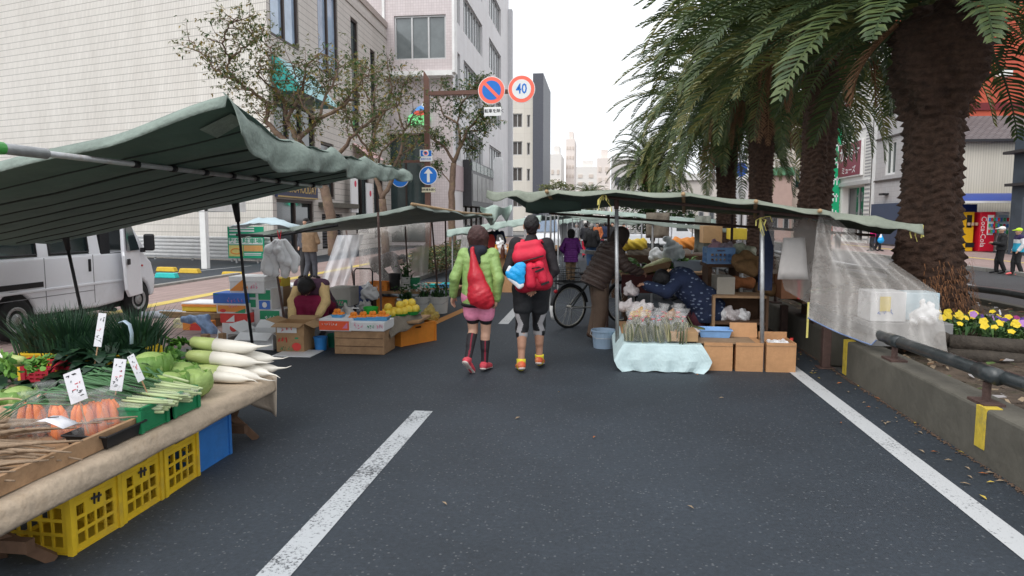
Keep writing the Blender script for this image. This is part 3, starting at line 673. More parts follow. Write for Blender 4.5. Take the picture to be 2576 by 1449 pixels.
m_ = MB(); m_.box(17.36, 17.85, 38.7, 46.5, 0, 9.5); m_.build('rear_block', M_GREYT, gb, w=True)
m_ = MB(); m_.box(17.1, 17.197, 38.6, 46.6, 6.5, 6.6); m_.box(17.1, 17.197, 38.6, 46.6, 3.95, 4.05); m_.build('trim', M_DFRAME, gb, w=True)
m_ = MB(); m_.box(17.0, 17.198, 38.7, 46.5, .2, 2.6); m_.build('shop_front', mat('navy shop front', (.035, .055, .11), .5, .1), gb, w=True)
MB().box(16.85, 17.197, 44.4, 45.0, 3.1, 3.22).build('lamp_bracket', M_BLACK, gb, w=True)
cb = thing('cream_house', 'cream sided house with a grey tiled roof behind the vending machines', 'building', (22, 38, 0))
mb = MB(); facade(mb, V((17.9, 38, 0)), (1, 0, 0), 15.3, 5.6, [], .2); mb.build('front_wall', M_CORR, cb, w=True)
MB().box(17.9, 33.2, 38.02, 44, 0, 5.5).build('rear_block', MATS['pale render'], cb, w=True)
M_ROOF = tile('roof tiles', (.15, .145, .15), (.07, .07, .075), .3, .28, .03, .6, .15, offset=.5, bump=1)
rf = MB(); rf.add([(17.8, 37.5, 5.55), (33.5, 37.5, 5.55), (33.5, 41.5, 7.2), (17.8, 41.5, 7.2)], [(0, 1, 2, 3)], [[(0, 0), (14.5, 0), (14.5, 5), (0, 5)]]); rf.add([(17.8, 45, 5.55), (33.5, 45, 5.55), (33.5, 41.5, 7.2), (17.8, 41.5, 7.2)], [(0, 1, 2, 3)], [[(0, 0), (14.5, 0), (14.5, 5), (0, 5)]]); rf.build('roof', M_ROOF, cb, w=True, solid=.12)
m_ = MB(); m_.box(17.9, 33.2, 37.95, 37.995, 2.55, 2.6); m_.build('joint_line', M_BLACK, cb, w=True)
rb_ = thing('red_building', 'tall orange red building behind the cream house', 'building', (26, 47, 0))
MB().box(17.95, 46, 46.7, 58, 0, 24).build('wall', mat('orange red wall', (.50, .095, .052), .75, .06, 1.5, dirt=(.42, .08, .05)), rb_, w=True)
MB().box(17.92, 46, 46.6, 46.69, 8.3, 8.75).build('band', mat('maroon band', (.16, .02, .025), .7), rb_, w=True)
p = A(2524, 187, 46.4); fl_ = MB().box(p.x - .4, p.x + .4, 46.1, 46.69, p.z - .2, p.z + .25); fl_.build('floodlight', M_WPAINT, rb_, w=True, bevel=.05)
wb = thing('white_block', 'tall white block rising between the karaoke sign and the red wall', 'building', (18, 50.5, 0)); MB().box(17.22, 17.9, 46.75, 47.25, 0, 17).build('wall', M_WPAINT, wb, w=True)
db = thing('blue_house', 'dark blue grey wooden house at the right edge of the view', 'building', (22.5, 30, 0))
p0 = A(2540, 560, 33.5).x
m_ = MB(); m_.box(p0, p0 + 9, 27, 33.5, 0, 5.6); m_.build('wall', mat('blue grey boards', (.05, .065, .085), .7, .2, 2), db, w=True)
m_ = MB(); m_.box(p0 - .28, p0 + 9, 26.8, 33.6, 3.1, 3.22); m_.box(p0 - .38, p0 + 9, 26.6, 33.7, 4.5, 4.62); m_.build('eaves', mat('dark eaves', (.035, .03, .03), .7), db, w=True)
m_ = MB(); m_.box(p0 - .03, p0 - .002, 30, 32.6, .5, 2.6); m_.build('panel', mat('slate panel', (.09, .11, .14), .6, .15), db, w=True)
vs_x = A(2450, 620, 36).x
sh_ = thing('vending_shelter', 'blue vending shelter with a curved roof against the cream wall', 'shelter', (vs_x, 36.4, .1))
M_BLUE = mat('shelter blue', (.02, .055, .28), .45, .12)
x0, x1 = A(2398, 620, 36.4).x, A(2474, 620, 36.4).x
m_ = MB(); m_.box(x0, x1, 37.2, 37.3, .1, 2.4); m_.box(x0, x0 + .08, 36.2, 37.2, .1, 2.4); m_.build('back_panel', M_BLUE, sh_, w=True)
P = [[(x, 35.6 + 1.7 * j / 8, 2.45 + .45 * math.sin(math.pi * .5 * (j / 8)) - (.35 * max(0, (x0 + .8 - x) / .8)) * 0) for x in (x0 - .2, x1 + 2.6)] for j in range(9)]
MB().grid(P).build('roof', M_BLUE, sh_, w=True, solid=.07)
MB().box(x0 - .2, x1 + 2.6, 35.52, 35.6, 2.42, 2.52).build('gutter', M_WPAINT, sh_, w=True)
def vend(u0, u1, label, m, cat, extra, y=35.8, h=1.9, d=.75):
 xa, xb = A(u0, 620, y).x, A(u1, 620, y).x
 t = thing('vending_machine', label, 'vending machine', ((xa + xb) / 2, y, .11)); w_ = (xb - xa) / 2
 MB().box(-w_, w_, 0, d, 0, h).build('cabinet', m, t, bevel=.03)
 extra(t, w_, h); return t
def ex_y(t, w_, h):
 MB().box(-.05, w_ - .12, -.02, -.002, 1.15, 1.75).build('display', M_BLACK, t)
 m_ = MB()
 for k in range(4): m_.lathe([(.07, 0), (.07, .14)], (.05 + .17 * k, -.03, 1.25), 10)
 m_.build('cans', mat('tan cans', (.5, .36, .25), .4), t)
 MB().box(-.05, .35, -.02, -.002, .2, .42).build('hatch', M_BLACK, t)
def ex_r(t, w_, h):
 MB().box(-.02, w_ - .08, -.02, -.002, .8, 1.75).build('display', M_WPAINT, t)
 m_ = MB(); cols = [mat('can red', (.6, .03, .04), .4), mat('can green', (.05, .35, .12), .4), mat('can blue', (.05, .2, .55), .4)]
 for r_ in range(3):
  for k in range(5): m_.cur = (k + r_) % 3; m_.lathe([(.045, 0), (.045, .16)], (.06 + .1 * k, -.05, .9 + r_ * .28), 8)
 m_.build('cans', cols, t)
 text('lettering', 'Coca-Cola', .34, plane((-w_ * .55, -.004, h / 2), (0, 0, -1), (1, 0, 0)), M_WPLAST, t, .003, w=False)
def ex_w(t, w_, h):
 MB().box(-w_ + .06, w_ - .06, -.02, -.002, .75, 1.75).build('display', mat('display pale blue', (.45, .6, .7), .3), t)
 m_ = MB()
 for r_ in range(3):
  for k in range(4): m_.cur = (k * 2 + r_) % 3; m_.lathe([(.05, 0), (.05, .17)], (-w_ + .16 + .15 * k, -.05, .85 + r_ * .3), 8)
 m_.build('cans', [MATS['can red'], MATS['can green'], MATS['can blue']], t)
vend(2414, 2447, 'yellow vending machine with a dark display in the blue shelter', mat('machine yellow', (.75, .42, .015), .4, .05), 'vending machine', ex_y, 36.2)
vend(2462, 2500, 'red drinks machine with white script on its side beside the yellow one', mat('machine red', (.62, .015, .04), .35, .05), 'vending machine', ex_r, 36.0)
vend(2504, 2534, 'white drinks machine behind the two pedestrians', M_WPAINT, 'vending machine', ex_w, 36.4)
np_ = thing('wall_notice', 'small yellow notice on the blue back panel of the shelter', 'sign', (A(2404, 580, 37.1).x, 37.15, 1.3)); MB().box(-.35, .35, -.02, .02, -.35, .4).build('board', mat('notice yellow', (.75, .6, .1), .6), np_); MB().box(-.25, .25, -.03, -.021, -.1, .02).build('stripe', mat('notice red', (.6, .1, .08), .6), np_)
for (u0, u1, vt, Y, lab, c, wn) in ((1940, 1990, 425, 56, 'beige pink building with balconies between two palm trunks', (.50, .36, .32), 2), (1936, 1962, 300, 60, 'pale block with balcony railings high between the palm trunks', (.68, .66, .62), 2), (1700, 1800, 440, 66, 'low white building with red trim behind the far palms', (.66, .62, .58), 4), (1860, 1886, 440, 64, 'white building with a blue sign between the palm trunks', (.7, .7, .72), 2), (1540, 1650, 395, 120, 'pale building behind the far young palm', (.66, .64, .62), 4), (2000, 2104, 250, 58, 'cream office block behind the third palm trunk', (.66, .63, .56), 4)):
 p, q = A(u0, vt, Y), A(u1 + 6, vt, Y)
 t = thing('street_building', lab, 'building', (p.x, Y, 0))
 MB().box(p.x, q.x, Y, Y + 9, 0, p.z).build('wall', mat('wall ' + lab[:24], c, .8, .06, 2), t, w=True)
 nf = max(1, int(p.z / 3.2)); k_ = 0
 for f_ in range(nf):
  for c_ in range(wn):
   xx = p.x + (q.x - p.x) * (c_ + .22) / wn; ww_ = (q.x - p.x) * .56 / wn; z0 = .9 + f_ * 3.2
   if z0 + 1.5 > p.z: continue
   fo_ = MB().box(xx, xx + ww_, Y - .08, Y - .002, z0, z0 + 1.5).build('window', M_ALU, t, w=True)
   g_ = MB().box(xx + .08 - p.x, xx + ww_ - .08 - p.x, -.1, -.082, z0 + .08, z0 + 1.42).build('pane', M_DGLASS, fo_)
 MB().box(p.x - .05, q.x + .05, Y - .25, Y - .001, p.z - .5, p.z + .1).build('parapet', M_WPAINT if 'beige' not in lab else mat('green ledge', (.12, .28, .16), .6), t, w=True)
bl = thing('round_blue_sign', 'blue round traffic sign half hidden between the palm trunks', 'traffic sign', A(1862, 427, 44)); MB().lathe([(.42, 0), (.42, .03)], (0, 0, 0), 24, M=Matrix.Rotation(R(90), 3, 'X')).build('disc', mat('sign blue deep', (.02, .09, .38), .4), bl)
MB().tube([(.05, .05, -4.3), (.05, .05, .4)], .04, 8).build('pole', M_STEEL, bl)
# palms
M_TRUNK = mat('palm trunk', (.064, .036, .025), .95, .45, 14, .9, bsc=40, dirt=(.026, .016, .013))
M_TRUNKR = mat('palm fibre', (.19, .088, .042), .95, .6, 16, .9, bsc=60)
M_FR = [mat('palm leaf dark', (.048, .080, .028), .5, .25, 3, spec=.5, trans=.18), mat('palm leaf mid', (.092, .128, .040), .5, .25, 3, spec=.5, trans=.2), mat('palm leaf olive', (.20, .195, .060), .5, .25, 3, spec=.5, trans=.2)]
M_DEAD = mat('dead frond', (.24, .13, .07), .9, .35, 5)
def palm_trunk_mesh(h, r0, flare, seed, bulge=1.0):
 mb = MB(); na, rows = 55, int(h / .024); rr = random.Random(seed); P = []
 ph = [rr.uniform(0, 6.3) for _ in range(9)]
 for j in range(rows + 1):
  z = h * j / rows
  r = r0 * (1 + .06 * math.sin(z * 1.1 + seed)) + flare * math.exp(-z / .42)
  t = (z - (h - (1.35 if flare > .3 else .95))) / .6
  if t > 0: r += bulge * .24 * sm(min(1, t)) - bulge * .30 * sm(min(1, max(0, (z - (h - .35)) / .35)))
  row = []
  for i in range(na + 1):
   a = 2 * math.pi * i / na
   rowi = z / .095 + .55 * math.sin(2 * a + ph[3]) * math.sin(1.3 * z + ph[4]) + .3 * math.sin(5 * a + ph[5] + z); k = (i * 11 / na + (.5 if int(rowi) % 2 else 0)) % 1; fz = rowi % 1
   sc = (.058 + .02 * math.sin(7 * a + 9 * z)) * (1 - fz) * (1 - abs(2 * k - 1) ** 2) * (1.5 if t > 0 else 1)
   lump = .03 * math.sin(3 * a + ph[0] + z) + .025 * math.sin(5 * a + ph[1] - 1.7 * z) + .012 * rr.uniform(-1, 1)
   if t > 0: lump += .07 * math.sin(4 * a + ph[2] + 3 * z) * bulge
   q = r + sc + lump
   row.append((q * math.cos(a), q * math.sin(a), z))
  row[-1] = row[0]; P.append(row)
 mb.grid(P); return mb
def frond(mb, base, az, el, L, droop, rr, cols, wl=.46, n=44, lw=.042, twist=0):
 p = V(base); pts = [p.copy()]; e = el; st = L / 14
 for k in range(14):
  d = V((math.cos(az) * math.cos(e), math.sin(az) * math.cos(e), math.sin(e)))
  p = p + d * st; pts.append(p.copy()); e -= droop * (.35 + 1.3 * k / 14) / 14; e = max(e, -1.5)
 mb.cur = cols[1] if len(cols) > 1 else cols[0]
 mb.tube(pts, [.028 * (1 - .85 * k / 14) + .004 for k in range(15)], 4)
 side = V((-math.sin(az), math.cos(az), 0))
 for k in range(n):
  t = .1 + .9 * k / (n - 1); f = t * 14; i = min(int(f), 13); q = pts[i].lerp(pts[i + 1], f - i); d = (pts[i + 1] - pts[i]).normalized(); up = side.cross(d) * -1
  if up.z < 0: up = -up
  l = wl * (math.sin(math.pi * (.12 + .84 * t)) ** .7) * rr.uniform(.85, 1.1)
  for s in (-1, 1):
   a = .75 - .3 * t + rr.uniform(-.1, .1)
   dv = (side * s * math.sin(a + .25) + d * math.cos(a + .25) * .95 + up * (.28 + rr.uniform(-.12, .12))).normalized()
   wv = d.cross(dv).cross(dv).normalized() * lw / 2
   mid = q + dv * l * .55; tip = q + dv * l + V((0, 0, -l * .18))
   mb.cur = rr.choice(cols)
   mb.add([q - wv * .6, q + wv * .6, mid + wv, mid - wv, tip], [(0, 1, 2, 3), (3, 2, 4)])
def palm_crown(seed, n=132, L=3.7, z0=0.0, nd=14, elmin=-28, dr=1):
 rr = random.Random(seed); mb = MB(); dead = MB()
 for i in range(n):
  t = i / n; az = i * 2.39996 + rr.uniform(-.15, .15)
  el = R(82 - (82 - elmin) * t ** .85) + rr.uniform(-.1, .1)
  cols = rr.choice(([0, 0, 1], [0, 0, 1], [0, 1, 1], [0, 1, 1], [1, 1, 2], [1, 2, 2]))
  frond(mb, (math.cos(az) * .28, math.sin(az) * .28, z0 + .35 * (1 - t)), az, el, L * rr.uniform(.85, 1.08), R(rr.uniform(70, 105)) * (1.05 - .35 * t) * dr, rr, cols)
 for i in range(nd):
  az = rr.uniform(0, 6.3); frond(dead, (math.cos(az) * .5, math.sin(az) * .5, z0 - .25), az, R(rr.uniform(-75, -40)), rr.uniform(1.0, 2.0), R(60), rr, [0], .3, 26, .03)
 return mb, dead
crown_meshes = [palm_crown(11, dr=1.12), palm_crown(12, dr=1.12), palm_crown(13, 116, 3.3, nd=2, elmin=-10, dr=.85)]
spots = [(A(2330, 800, 9.4).x - .02, 9.4, 4.0, .285, 'huge near palm with a thick scaly trunk and fibrous red base beside the plastic sheet'),
         (A(2052, 500, 14.3).x, 14.3, 5.6, .275, 'second palm along the planted strip, trunk right behind the stall roof'),
         (A(1912, 500, 19.4).x, 19.4, 5.2, .28, 'third palm along the planted strip with a thick drooping crown'),
         (A(1826, 500, 24.4).x, 24.4, 4.7, .29, 'fourth palm along the planted strip, low crown'),
         (A(1640, 400, 52).x, 52, 5.3, .32, 'young palm with a wide open crown at the far crossing'),
         (A(1484, 470, 110).x, 110, 4.6, .4, 'tiny distant palm in the middle of the street end')]
first = {}
for k, (x, y, h, r0, lab) in enumerate(spots):
 t = thing('palm_tree', lab, 'palm tree', (x, y, .26 if k < 4 else 0), R(47 * k - 90 * (k == 0)), 'palms along the planted strip' if k < 4 else None)
 tm = palm_trunk_mesh(h, r0, (.36 if k == 0 else .12), k, .95 if k == 0 else .9); tm.build('trunk', M_TRUNK, t, smooth=True)
 v = 2 if k == 0 else k % 2
 for nm, mi, ms in (('crown', 0, M_FR), ('dead_fronds', 1, M_DEAD)):
  key = (v, nm)
  if key not in first: o = crown_meshes[v][mi].build(nm, ms, t); first[key] = o
  else: o = first[key].copy(); COL.objects.link(o); o.parent = t
  o.location = (0, 0, h + .05)
  if k >= 4: o.scale = (.95, .95, .95)
 if k == 0:
  fb_ = MB(); rr = random.Random(2)
  for i in range(520):
   a = R(rr.uniform(-118, -28)) - t.rotation_euler.z; z = rr.uniform(.0, .95) * (1 - .3 * rr.random()); rr_ = .40 + .38 * math.exp(-z / .42) + .03
   p = V((math.cos(a) * rr_, math.sin(a) * rr_, z)); d = V((math.cos(a) * .3 + rr.gauss(0, .3), math.sin(a) * .3 + rr.gauss(0, .3), -1.1)).normalized() * rr.uniform(.05, .13); w_ = V((-math.sin(a), math.cos(a), 0)) * .007
   fb_.add([p - w_, p + w_, p + d + w_ * .3], [(0, 1, 2)])
  fb_.build('root_fibre', M_TRUNKR, t)
# pruned street trees on the left pavement
M_BARK = mat('bark', (.17, .115, .085), .9, .3, 9, .6, dirt=(.22, .17, .08))
LEAFG = [mat('leaf olive', (.16, .185, .06), .55, .3, trans=.3), mat('leaf green', (.055, .125, .035), .55, .3, trans=.3), mat('leaf yellowish', (.32, .24, .06), .55, .3, trans=.3), mat('leaf grey green', (.22, .225, .13), .55, .25, trans=.3)]
def street_tree(label, Y, limbs, leafw, seed, dens=1.0, leafsize=.085):
 rr = random.Random(seed); pts0 = A(limbs[0][0][0][0], limbs[0][0][0][1], Y)
 t = thing('street_tree', label, 'tree', (pts0.x, Y, .1)); tr = MB(); lf = MB(); tw = MB()
 tips = []
 for li, (pl, r0, r1) in enumerate(limbs):
  dy = 0 if li == 0 else rr.uniform(-1.1, 1.1)
  pts = [A(u, v, Y) for u, v in pl]
  for k, p in enumerate(pts):
   f = (k / max(1, len(pts) - 1)); p.y += dy * f
   p.x *= p.y / Y; p.z = CAMH + (p.z - CAMH) * p.y / Y
  fine = []
  for a, b in zip(pts, pts[1:]):
   for s in range(4): fine.append(a.lerp(b, s / 4) + V((rr.gauss(0, .02), rr.gauss(0, .02), rr.gauss(0, .02))))
  fine.append(pts[-1]); n = len(fine)
  (tr if li == 0 else tw).tube(fine, [r0 + (r1 - r0) * k / (n - 1) for k in range(n)], 7)
  if li > 0 or len(limbs) == 1:
   for k in range(n):
    f = k / (n - 1)
    if f > .3: tips.append((fine[k], f))
 for p, f in tips:
  for b in range(rr.choice((1, 2, 2, 3))):
   d = V((rr.gauss(0, 1), rr.gauss(0, 1), rr.uniform(-.3, .7))).normalized(); L = rr.uniform(.28, .72)
   q = p; seg = [q]
   for s in range(4):
    d = (d + V((rr.gauss(0, .35), rr.gauss(0, .35), rr.gauss(.05, .3)))).normalized(); q = q + d * L / 4; seg.append(q)
   tw.tube(seg, [.014, .011, .008, .006, .004], 4, caps=False)
   for s in range(int(13 * dens)):
    c = seg[rr.choice((2, 3, 3, 4, 4))] + V((rr.gauss(0, .13), rr.gauss(0, .13), rr.gauss(0, .10)))
    lf.cur = rr.choices(range(4), leafw)[0]
    az = rr.uniform(0, 6.3)
    for k in range(4):
     a = az + rr.uniform(-.9, .9); l = leafsize * rr.uniform(.8, 1.6); e = rr.uniform(-1.0, .3)
     dv = V((math.cos(a) * math.cos(e), math.sin(a) * math.cos(e), math.sin(e))); wv = V((-math.sin(a), math.cos(a), rr.uniform(-.5, .5))) * leafsize * .2
     lf.add([c, c + dv * l * .5 - wv, c + dv * l, c + dv * l * .5 + wv], [(0, 1, 2, 3)])
 o = tr.build('trunk', M_BARK, t, w=True, smooth=True); tw.build('limbs', M_BARK, t, w=True, smooth=True); lf.build('crown', LEAFG, t, w=True)
 return t
street_tree('nearest street tree with bare twisted limbs and thin yellowing leaves before the tiled wall', 15.6,
 [([(838, 640), (832, 560), (822, 500), (812, 455), (790, 420)], .13, .10),
     ([(812, 455), (770, 395), (690, 330), (668, 300), (676, 262), (640, 235), (598, 205), (570, 172), (578, 150)], .075, .02),
     ([(598, 205), (560, 190), (520, 150), (486, 108)], .03, .01), ([(578, 150), (610, 120), (640, 105), (632, 75)], .03, .01), ([(578, 150), (560, 110), (580, 62), (600, 45)], .025, .01),
     ([(790, 420), (742, 340), (722, 300), (715, 255), (690, 225)], .08, .03), ([(722, 300), (760, 230), (770, 170), (800, 135)], .05, .012), ([(715, 255), (680, 200), (690, 140), (668, 105)], .035, .01),
     ([(790, 420), (742, 360), (800, 300), (860, 265), (905, 240)], .07, .02), ([(800, 300), (820, 240), (850, 190), (846, 150)], .04, .012), ([(860, 265), (900, 215), (930, 175)], .03, .01), ([(690, 225), (650, 190), (655, 150)], .025, .01),
     ([(800, 300), (760, 270), (740, 200), (742, 160)], .03, .01), ([(845, 400), (880, 350), (940, 295), (985, 270)], .055, .015)],
 (6, 4, 3, 4), 31, .75)
street_tree('second street tree with upright forked limbs and olive foliage', 20.5,
 [([(968, 640), (966, 560), (962, 500)], .13, .11), ([(962, 500), (945, 440), (930, 380), (945, 320), (935, 262)], .085, .02), ([(945, 320), (975, 270), (985, 215), (975, 170)], .045, .012), ([(962, 500), (985, 455), (1005, 390), (1018, 330), (1040, 290)], .075, .02),
     ([(935, 262), (910, 220), (915, 175), (890, 150)], .03, .01), ([(935, 262), (950, 210), (940, 165)], .03, .01), ([(1018, 330), (1000, 270), (1010, 220), (1030, 200)], .03, .01), ([(945, 440), (960, 380), (1000, 345)], .04, .015), ([(930, 380), (890, 330), (870, 280), (860, 240)], .04, .012), ([(1005, 390), (1040, 370), (1060, 330)], .025, .01)],
 (5, 4, 2, 2), 32, .8, .09)
street_tree('third street tree with dense green tufts by the road sign post', 28.7,
 [([(1140, 640), (1138, 540), (1137, 470), (1142, 410)], .17, .12), ([(1142, 410), (1160, 365), (1175, 330), (1200, 300), (1222, 270)], .09, .025), ([(1142, 410), (1118, 370), (1090, 350), (1072, 340)], .07, .02), ([(1160, 365), (1150, 310), (1160, 260), (1150, 230)], .06, .015), ([(1175, 330), (1215, 330), (1235, 300)], .04, .012),
     ([(1160, 260), (1190, 225), (1200, 205)], .04, .012), ([(1150, 310), (1115, 290), (1100, 245), (1110, 215)], .045, .012), ([(1200, 300), (1230, 240), (1215, 210)], .03, .01), ([(1137, 470), (1110, 430), (1090, 425)], .03, .01), ([(1175, 345), (1195, 375), (1190, 385)], .03, .01)],
 (2, 7, 1, 2), 33, 1.3, .12)
def bush(name, label, cat, c, rx, ry, h, n, leaf, cols, seed, trunk=None):
 rr = random.Random(seed); t = thing(name, label, cat, c); lf = MB(); st = MB()
 for i in range(n):
  while True:
   p = V((rr.uniform(-1, 1), rr.uniform(-1, 1), rr.uniform(-1, 1)))
   if .35 < p.length < 1: break
  q = V((p.x * rx, p.y * ry, h / 2 + p.z * h / 2)) * (1 + .12 * wob(p.x * 4, p.z * 4, seed))
  a = rr.uniform(0, 6.3); dv = V((math.cos(a), math.sin(a), rr.uniform(-.6, .8))).normalized() * leaf; wv = V((-math.sin(a), math.cos(a), rr.uniform(-.5, .5))) * leaf * .35
  lf.cur = rr.randrange(len(cols)); lf.add([q, q + dv * .5 - wv, q + dv, q + dv * .5 + wv], [(0, 1, 2, 3)])
 for i in range(14):
  a = rr.uniform(0, 6.3); st.tube([(0 if trunk else math.cos(a) * rx * .4, 0 if trunk else math.sin(a) * ry * .4, -(trunk or 0)), (math.cos(a) * rx * .6, math.sin(a) * ry * .6, h * .7)], [.06 if trunk else .02, .008], 5)
 st.build('stems', M_BARK, t); lf.build('foliage', cols, t); return t
hg = [mat('hedge dark', (.03, .07, .02), .6, .3, trans=.15), mat('hedge mid', (.06, .12, .03), .6, .3, trans=.15), mat('hedge russet', (.16, .10, .03), .6, .3, trans=.15)]
p = G(1104, 688, .1); bush('hedge', 'low clipped green hedge behind the kerb beside the walking woman', 'hedge', (p.x - .35, p.y + 1.0, .1), .75, 2.6, .75, 5200, .07, hg, 5)
bush('hedge', 'green hedge farther along the kerb behind the glass shop front', 'hedge', (-6.0, 30, .1), .7, 3, .7, 2200, .09, hg, 6)
p = A(1400, 470, 90); bush('roadside_tree', 'small pale tree tops at the foot of the dark clad tower', 'tree', (p.x, 90, 4.0), 2.4, 2, 2.6, 1500, .35, [LEAFG[0], LEAFG[3]], 8, trunk=4.0)
p = A(1660, 478, 50); bush('shrub', 'dark green shrub mass under the young palm at the crossing', 'shrub', (p.x, 50, .3), 2.6, 1.6, 3.9, 6000, .22, [hg[0], hg[1]], 9)
# people
SKIN = mat('skin', (.52, .31, .22), .5, .1, 8, spec=.4)
SKIN2 = mat('skin tanned', (.44, .24, .16), .5, .1, 8, spec=.4)
HAIRB = mat('black hair', (.012, .011, .012), .45, .4, 30, .6, bsc=90)
HAIRM = mat('brown hair', (.060, .026, .024), .5, .4, 30, .6, bsc=80)
HAIRG = mat('grey hair', (.3, .29, .28), .6, .3, 30, .5, bsc=80)
def cloth(name, col, var=.14, rough=.8, bump=.5, sc=9, dirt=None): return mat(name, col, rough, var, sc, bump, bsc=sc * 3.2, dirt=dirt)
def skel(H=1.65, **ov):
 s = H / 1.70; b = {}
 for k, sx in (('L', -1), ('R', 1)):
  b['hip' + k] = (sx * .085, 0, .90); b['kn' + k] = (sx * .09, .02, .48); b['an' + k] = (sx * .09, -.02, .085); b['toe' + k] = (sx * .105, .13, .035)
  b['sh' + k] = (sx * .165, -.01, 1.385); b['el' + k] = (sx * .215, -.04, 1.11); b['wr' + k] = (sx * .225, .03, .88)
 b.update(pel=(0, 0, .95), chest=(0, -.015, 1.29), neck=(0, -.005, 1.45), head=(0, .02, 1.585))
 J = {k: V(v) * s for k, v in b.items()}
 fw = V(ov.pop('face', (0, 1, 0))).normalized(); hv = ov.pop('hands', {})
 for k, v in ov.items(): J[k] = V(v) * s
 J['s'] = s; J['fw'] = fw; J['hv'] = hv
 J['lat'] = (J['shR'] - J['shL']).normalized(); J['up'] = (J['chest'] - J['pel']).normalized()
 J['hu'] = (J['head'] - J['neck']).normalized()
 J['hu'] = (J['hu'] - fw * J['hu'].dot(fw)).normalized(); J['hl'] = fw.cross(J['hu']).normalized()
 return J
def hand(J, k, pr, curl=.5):
 s = J['s']; w = J['wr' + k]; hd = (w - J['el' + k]).normalized(); sx = -1 if k == 'L' else 1
 hv = J['hv'].get(k)
 if hv: hd = V(hv[0]).normalized(); t = V(hv[1]); curl = hv[2] if len(hv) > 2 else curl
 else: t = V((0, 1, 0))
 t = (t - hd * t.dot(hd)).normalized(); n = hd.cross(t) * (1 if k == 'L' else -1)
 for i, L in enumerate((.070, .078, .073, .057)):
  kn = w + (hd * (.085 - .004 * abs(i - 1)) + t * (.030 - .0195 * i)) * s
  pr.append((w + (hd * .012 + t * (.016 - .010 * i)) * s, kn, .0175 * s, .0125 * s, .012))
  c1 = curl * (.55 + .12 * i); d1 = hd * math.cos(c1) + n * math.sin(c1) + t * (.10 - .07 * i); c2 = c1 + curl * .9; d2 = hd * math.cos(c2) + n * math.sin(c2)
  m = kn + d1.normalized() * L * .52 * s; pr.append((kn, m, .0100 * s, .0090 * s, .004)); pr.append((m, m + d2.normalized() * L * .46 * s, .0090 * s, .0078 * s, .003))
 a = w + (hd * .022 + t * .016) * s; b = a + (hd * .65 + t * .75 + n * .2).normalized() * .043 * s; c = b + (hd * .9 + t * .3 + n * .35).normalized() * .034 * s
 pr.append((a, b, .0155 * s, .0118 * s, .008)); pr.append((b, c, .0115 * s, .009 * s, .004))
def body_prims(J, fat=1.0, hands=True, fem=False):
 s = J['s']; lat, up, fw, hu, hl = J['lat'], J['up'], J['fw'], J['hu'], J['hl']; pr = []
 for x in (-1, 1):
  pr.append((J['pel'] + lat * x * .068 * s - up * .03 * s, J['chest'] + lat * x * .075 * s, .104 * s * fat, .1 * s * fat, .03))
 for k, x in (('L', -1), ('R', 1)):
  pr.append((J['chest'] + lat * x * .08 * s + up * .045 * s, J['sh' + k], .074 * s, .06 * s, .03))
  pr.append((J['pel'] + lat * x * .06 * s, J['hip' + k], .1 * s * fat, .095 * s * fat, .03))
  pr.append((J['sh' + k], J['el' + k], .053 * s, .041 * s, .02)); pr.append((J['el' + k], J['wr' + k], .041 * s, .027 * s, .012))
  kn, an = J['kn' + k], J['an' + k]
  pr.append((J['hip' + k], kn, .088 * s * fat, .056 * s, .02)); pr.append((kn, an, .052 * s, .034 * s, .015))
  leg = (an - kn); fdir = (J['toe' + k] - an); back = -(fdir - leg * fdir.dot(leg) / leg.length_squared).normalized()
  pr.append((kn + leg * .15 + back * .014 * s, kn + leg * .48 + back * .016 * s, .053 * s, .042 * s, .02))
  pr.append((an - fdir.normalized() * .03 * s, J['toe' + k], .036 * s, .026 * s, .012))
  if hands: hand(J, k, pr)
  else: pr.append((J['wr' + k], J['wr' + k] + (J['wr' + k] - J['el' + k]).normalized() * .13 * s, .036 * s, .028 * s, .01))
 h = J['head']
 pr.append((J['chest'] + up * .08 * s, J['neck'], .062 * s, .052 * s, .02)); pr.append((J['neck'], h - hu * .05 * s, .052 * s, .05 * s, .015))
 pr.append((h - fw * .02 * s + hu * .03 * s, h + fw * .025 * s + hu * .01 * s, .088 * s, .078 * s, .015, (hl, .86)))
 pr.append((h + fw * .02 * s - hu * .02 * s, h + fw * .055 * s - hu * .088 * s, .066 * s, .032 * s, .02))
 pr.append((h + fw * .088 * s + hu * .008 * s, h + fw * .108 * s - hu * .03 * s, .010 * s, .0145 * s, .008))
 pr.append((h + fw * .085 * s - hu * .062 * s - hl * .012 * s, h + fw * .085 * s - hu * .062 * s + hl * .012 * s, .009 * s, .009 * s, .008))
 for x in (-1, 1): pr.append((h + hl * x * .078 * s + hu * .012 * s - fw * .006 * s, h + hl * x * .08 * s - hu * .022 * s, .017 * s, .012 * s, .006))
 return pr
def wrinkle(amp, f=22, s=0): return lambda X, Y, Z: amp * np.sin(f * X + 3 * np.sin(f * .37 * Z + s)) * np.sin(f * .8 * Z + 2.1 * np.sin(f * .4 * Y + s) + f * .3 * X)
def puff(J, period=.075, amp=.016):
 u = np.array(J['up'])
 return lambda X, Y, Z: amp * (1 - np.abs(np.sin(np.pi * (X * u[0] + Y * u[1] + Z * u[2]) / period))) ** 2
def puffarm(a, b, period=.075, amp=.013):
 u = np.array((b - a).normalized())
 return lambda X, Y, Z: amp * (1 - np.abs(np.sin(np.pi * (X * u[0] + Y * u[1] + Z * u[2]) / period))) ** 2
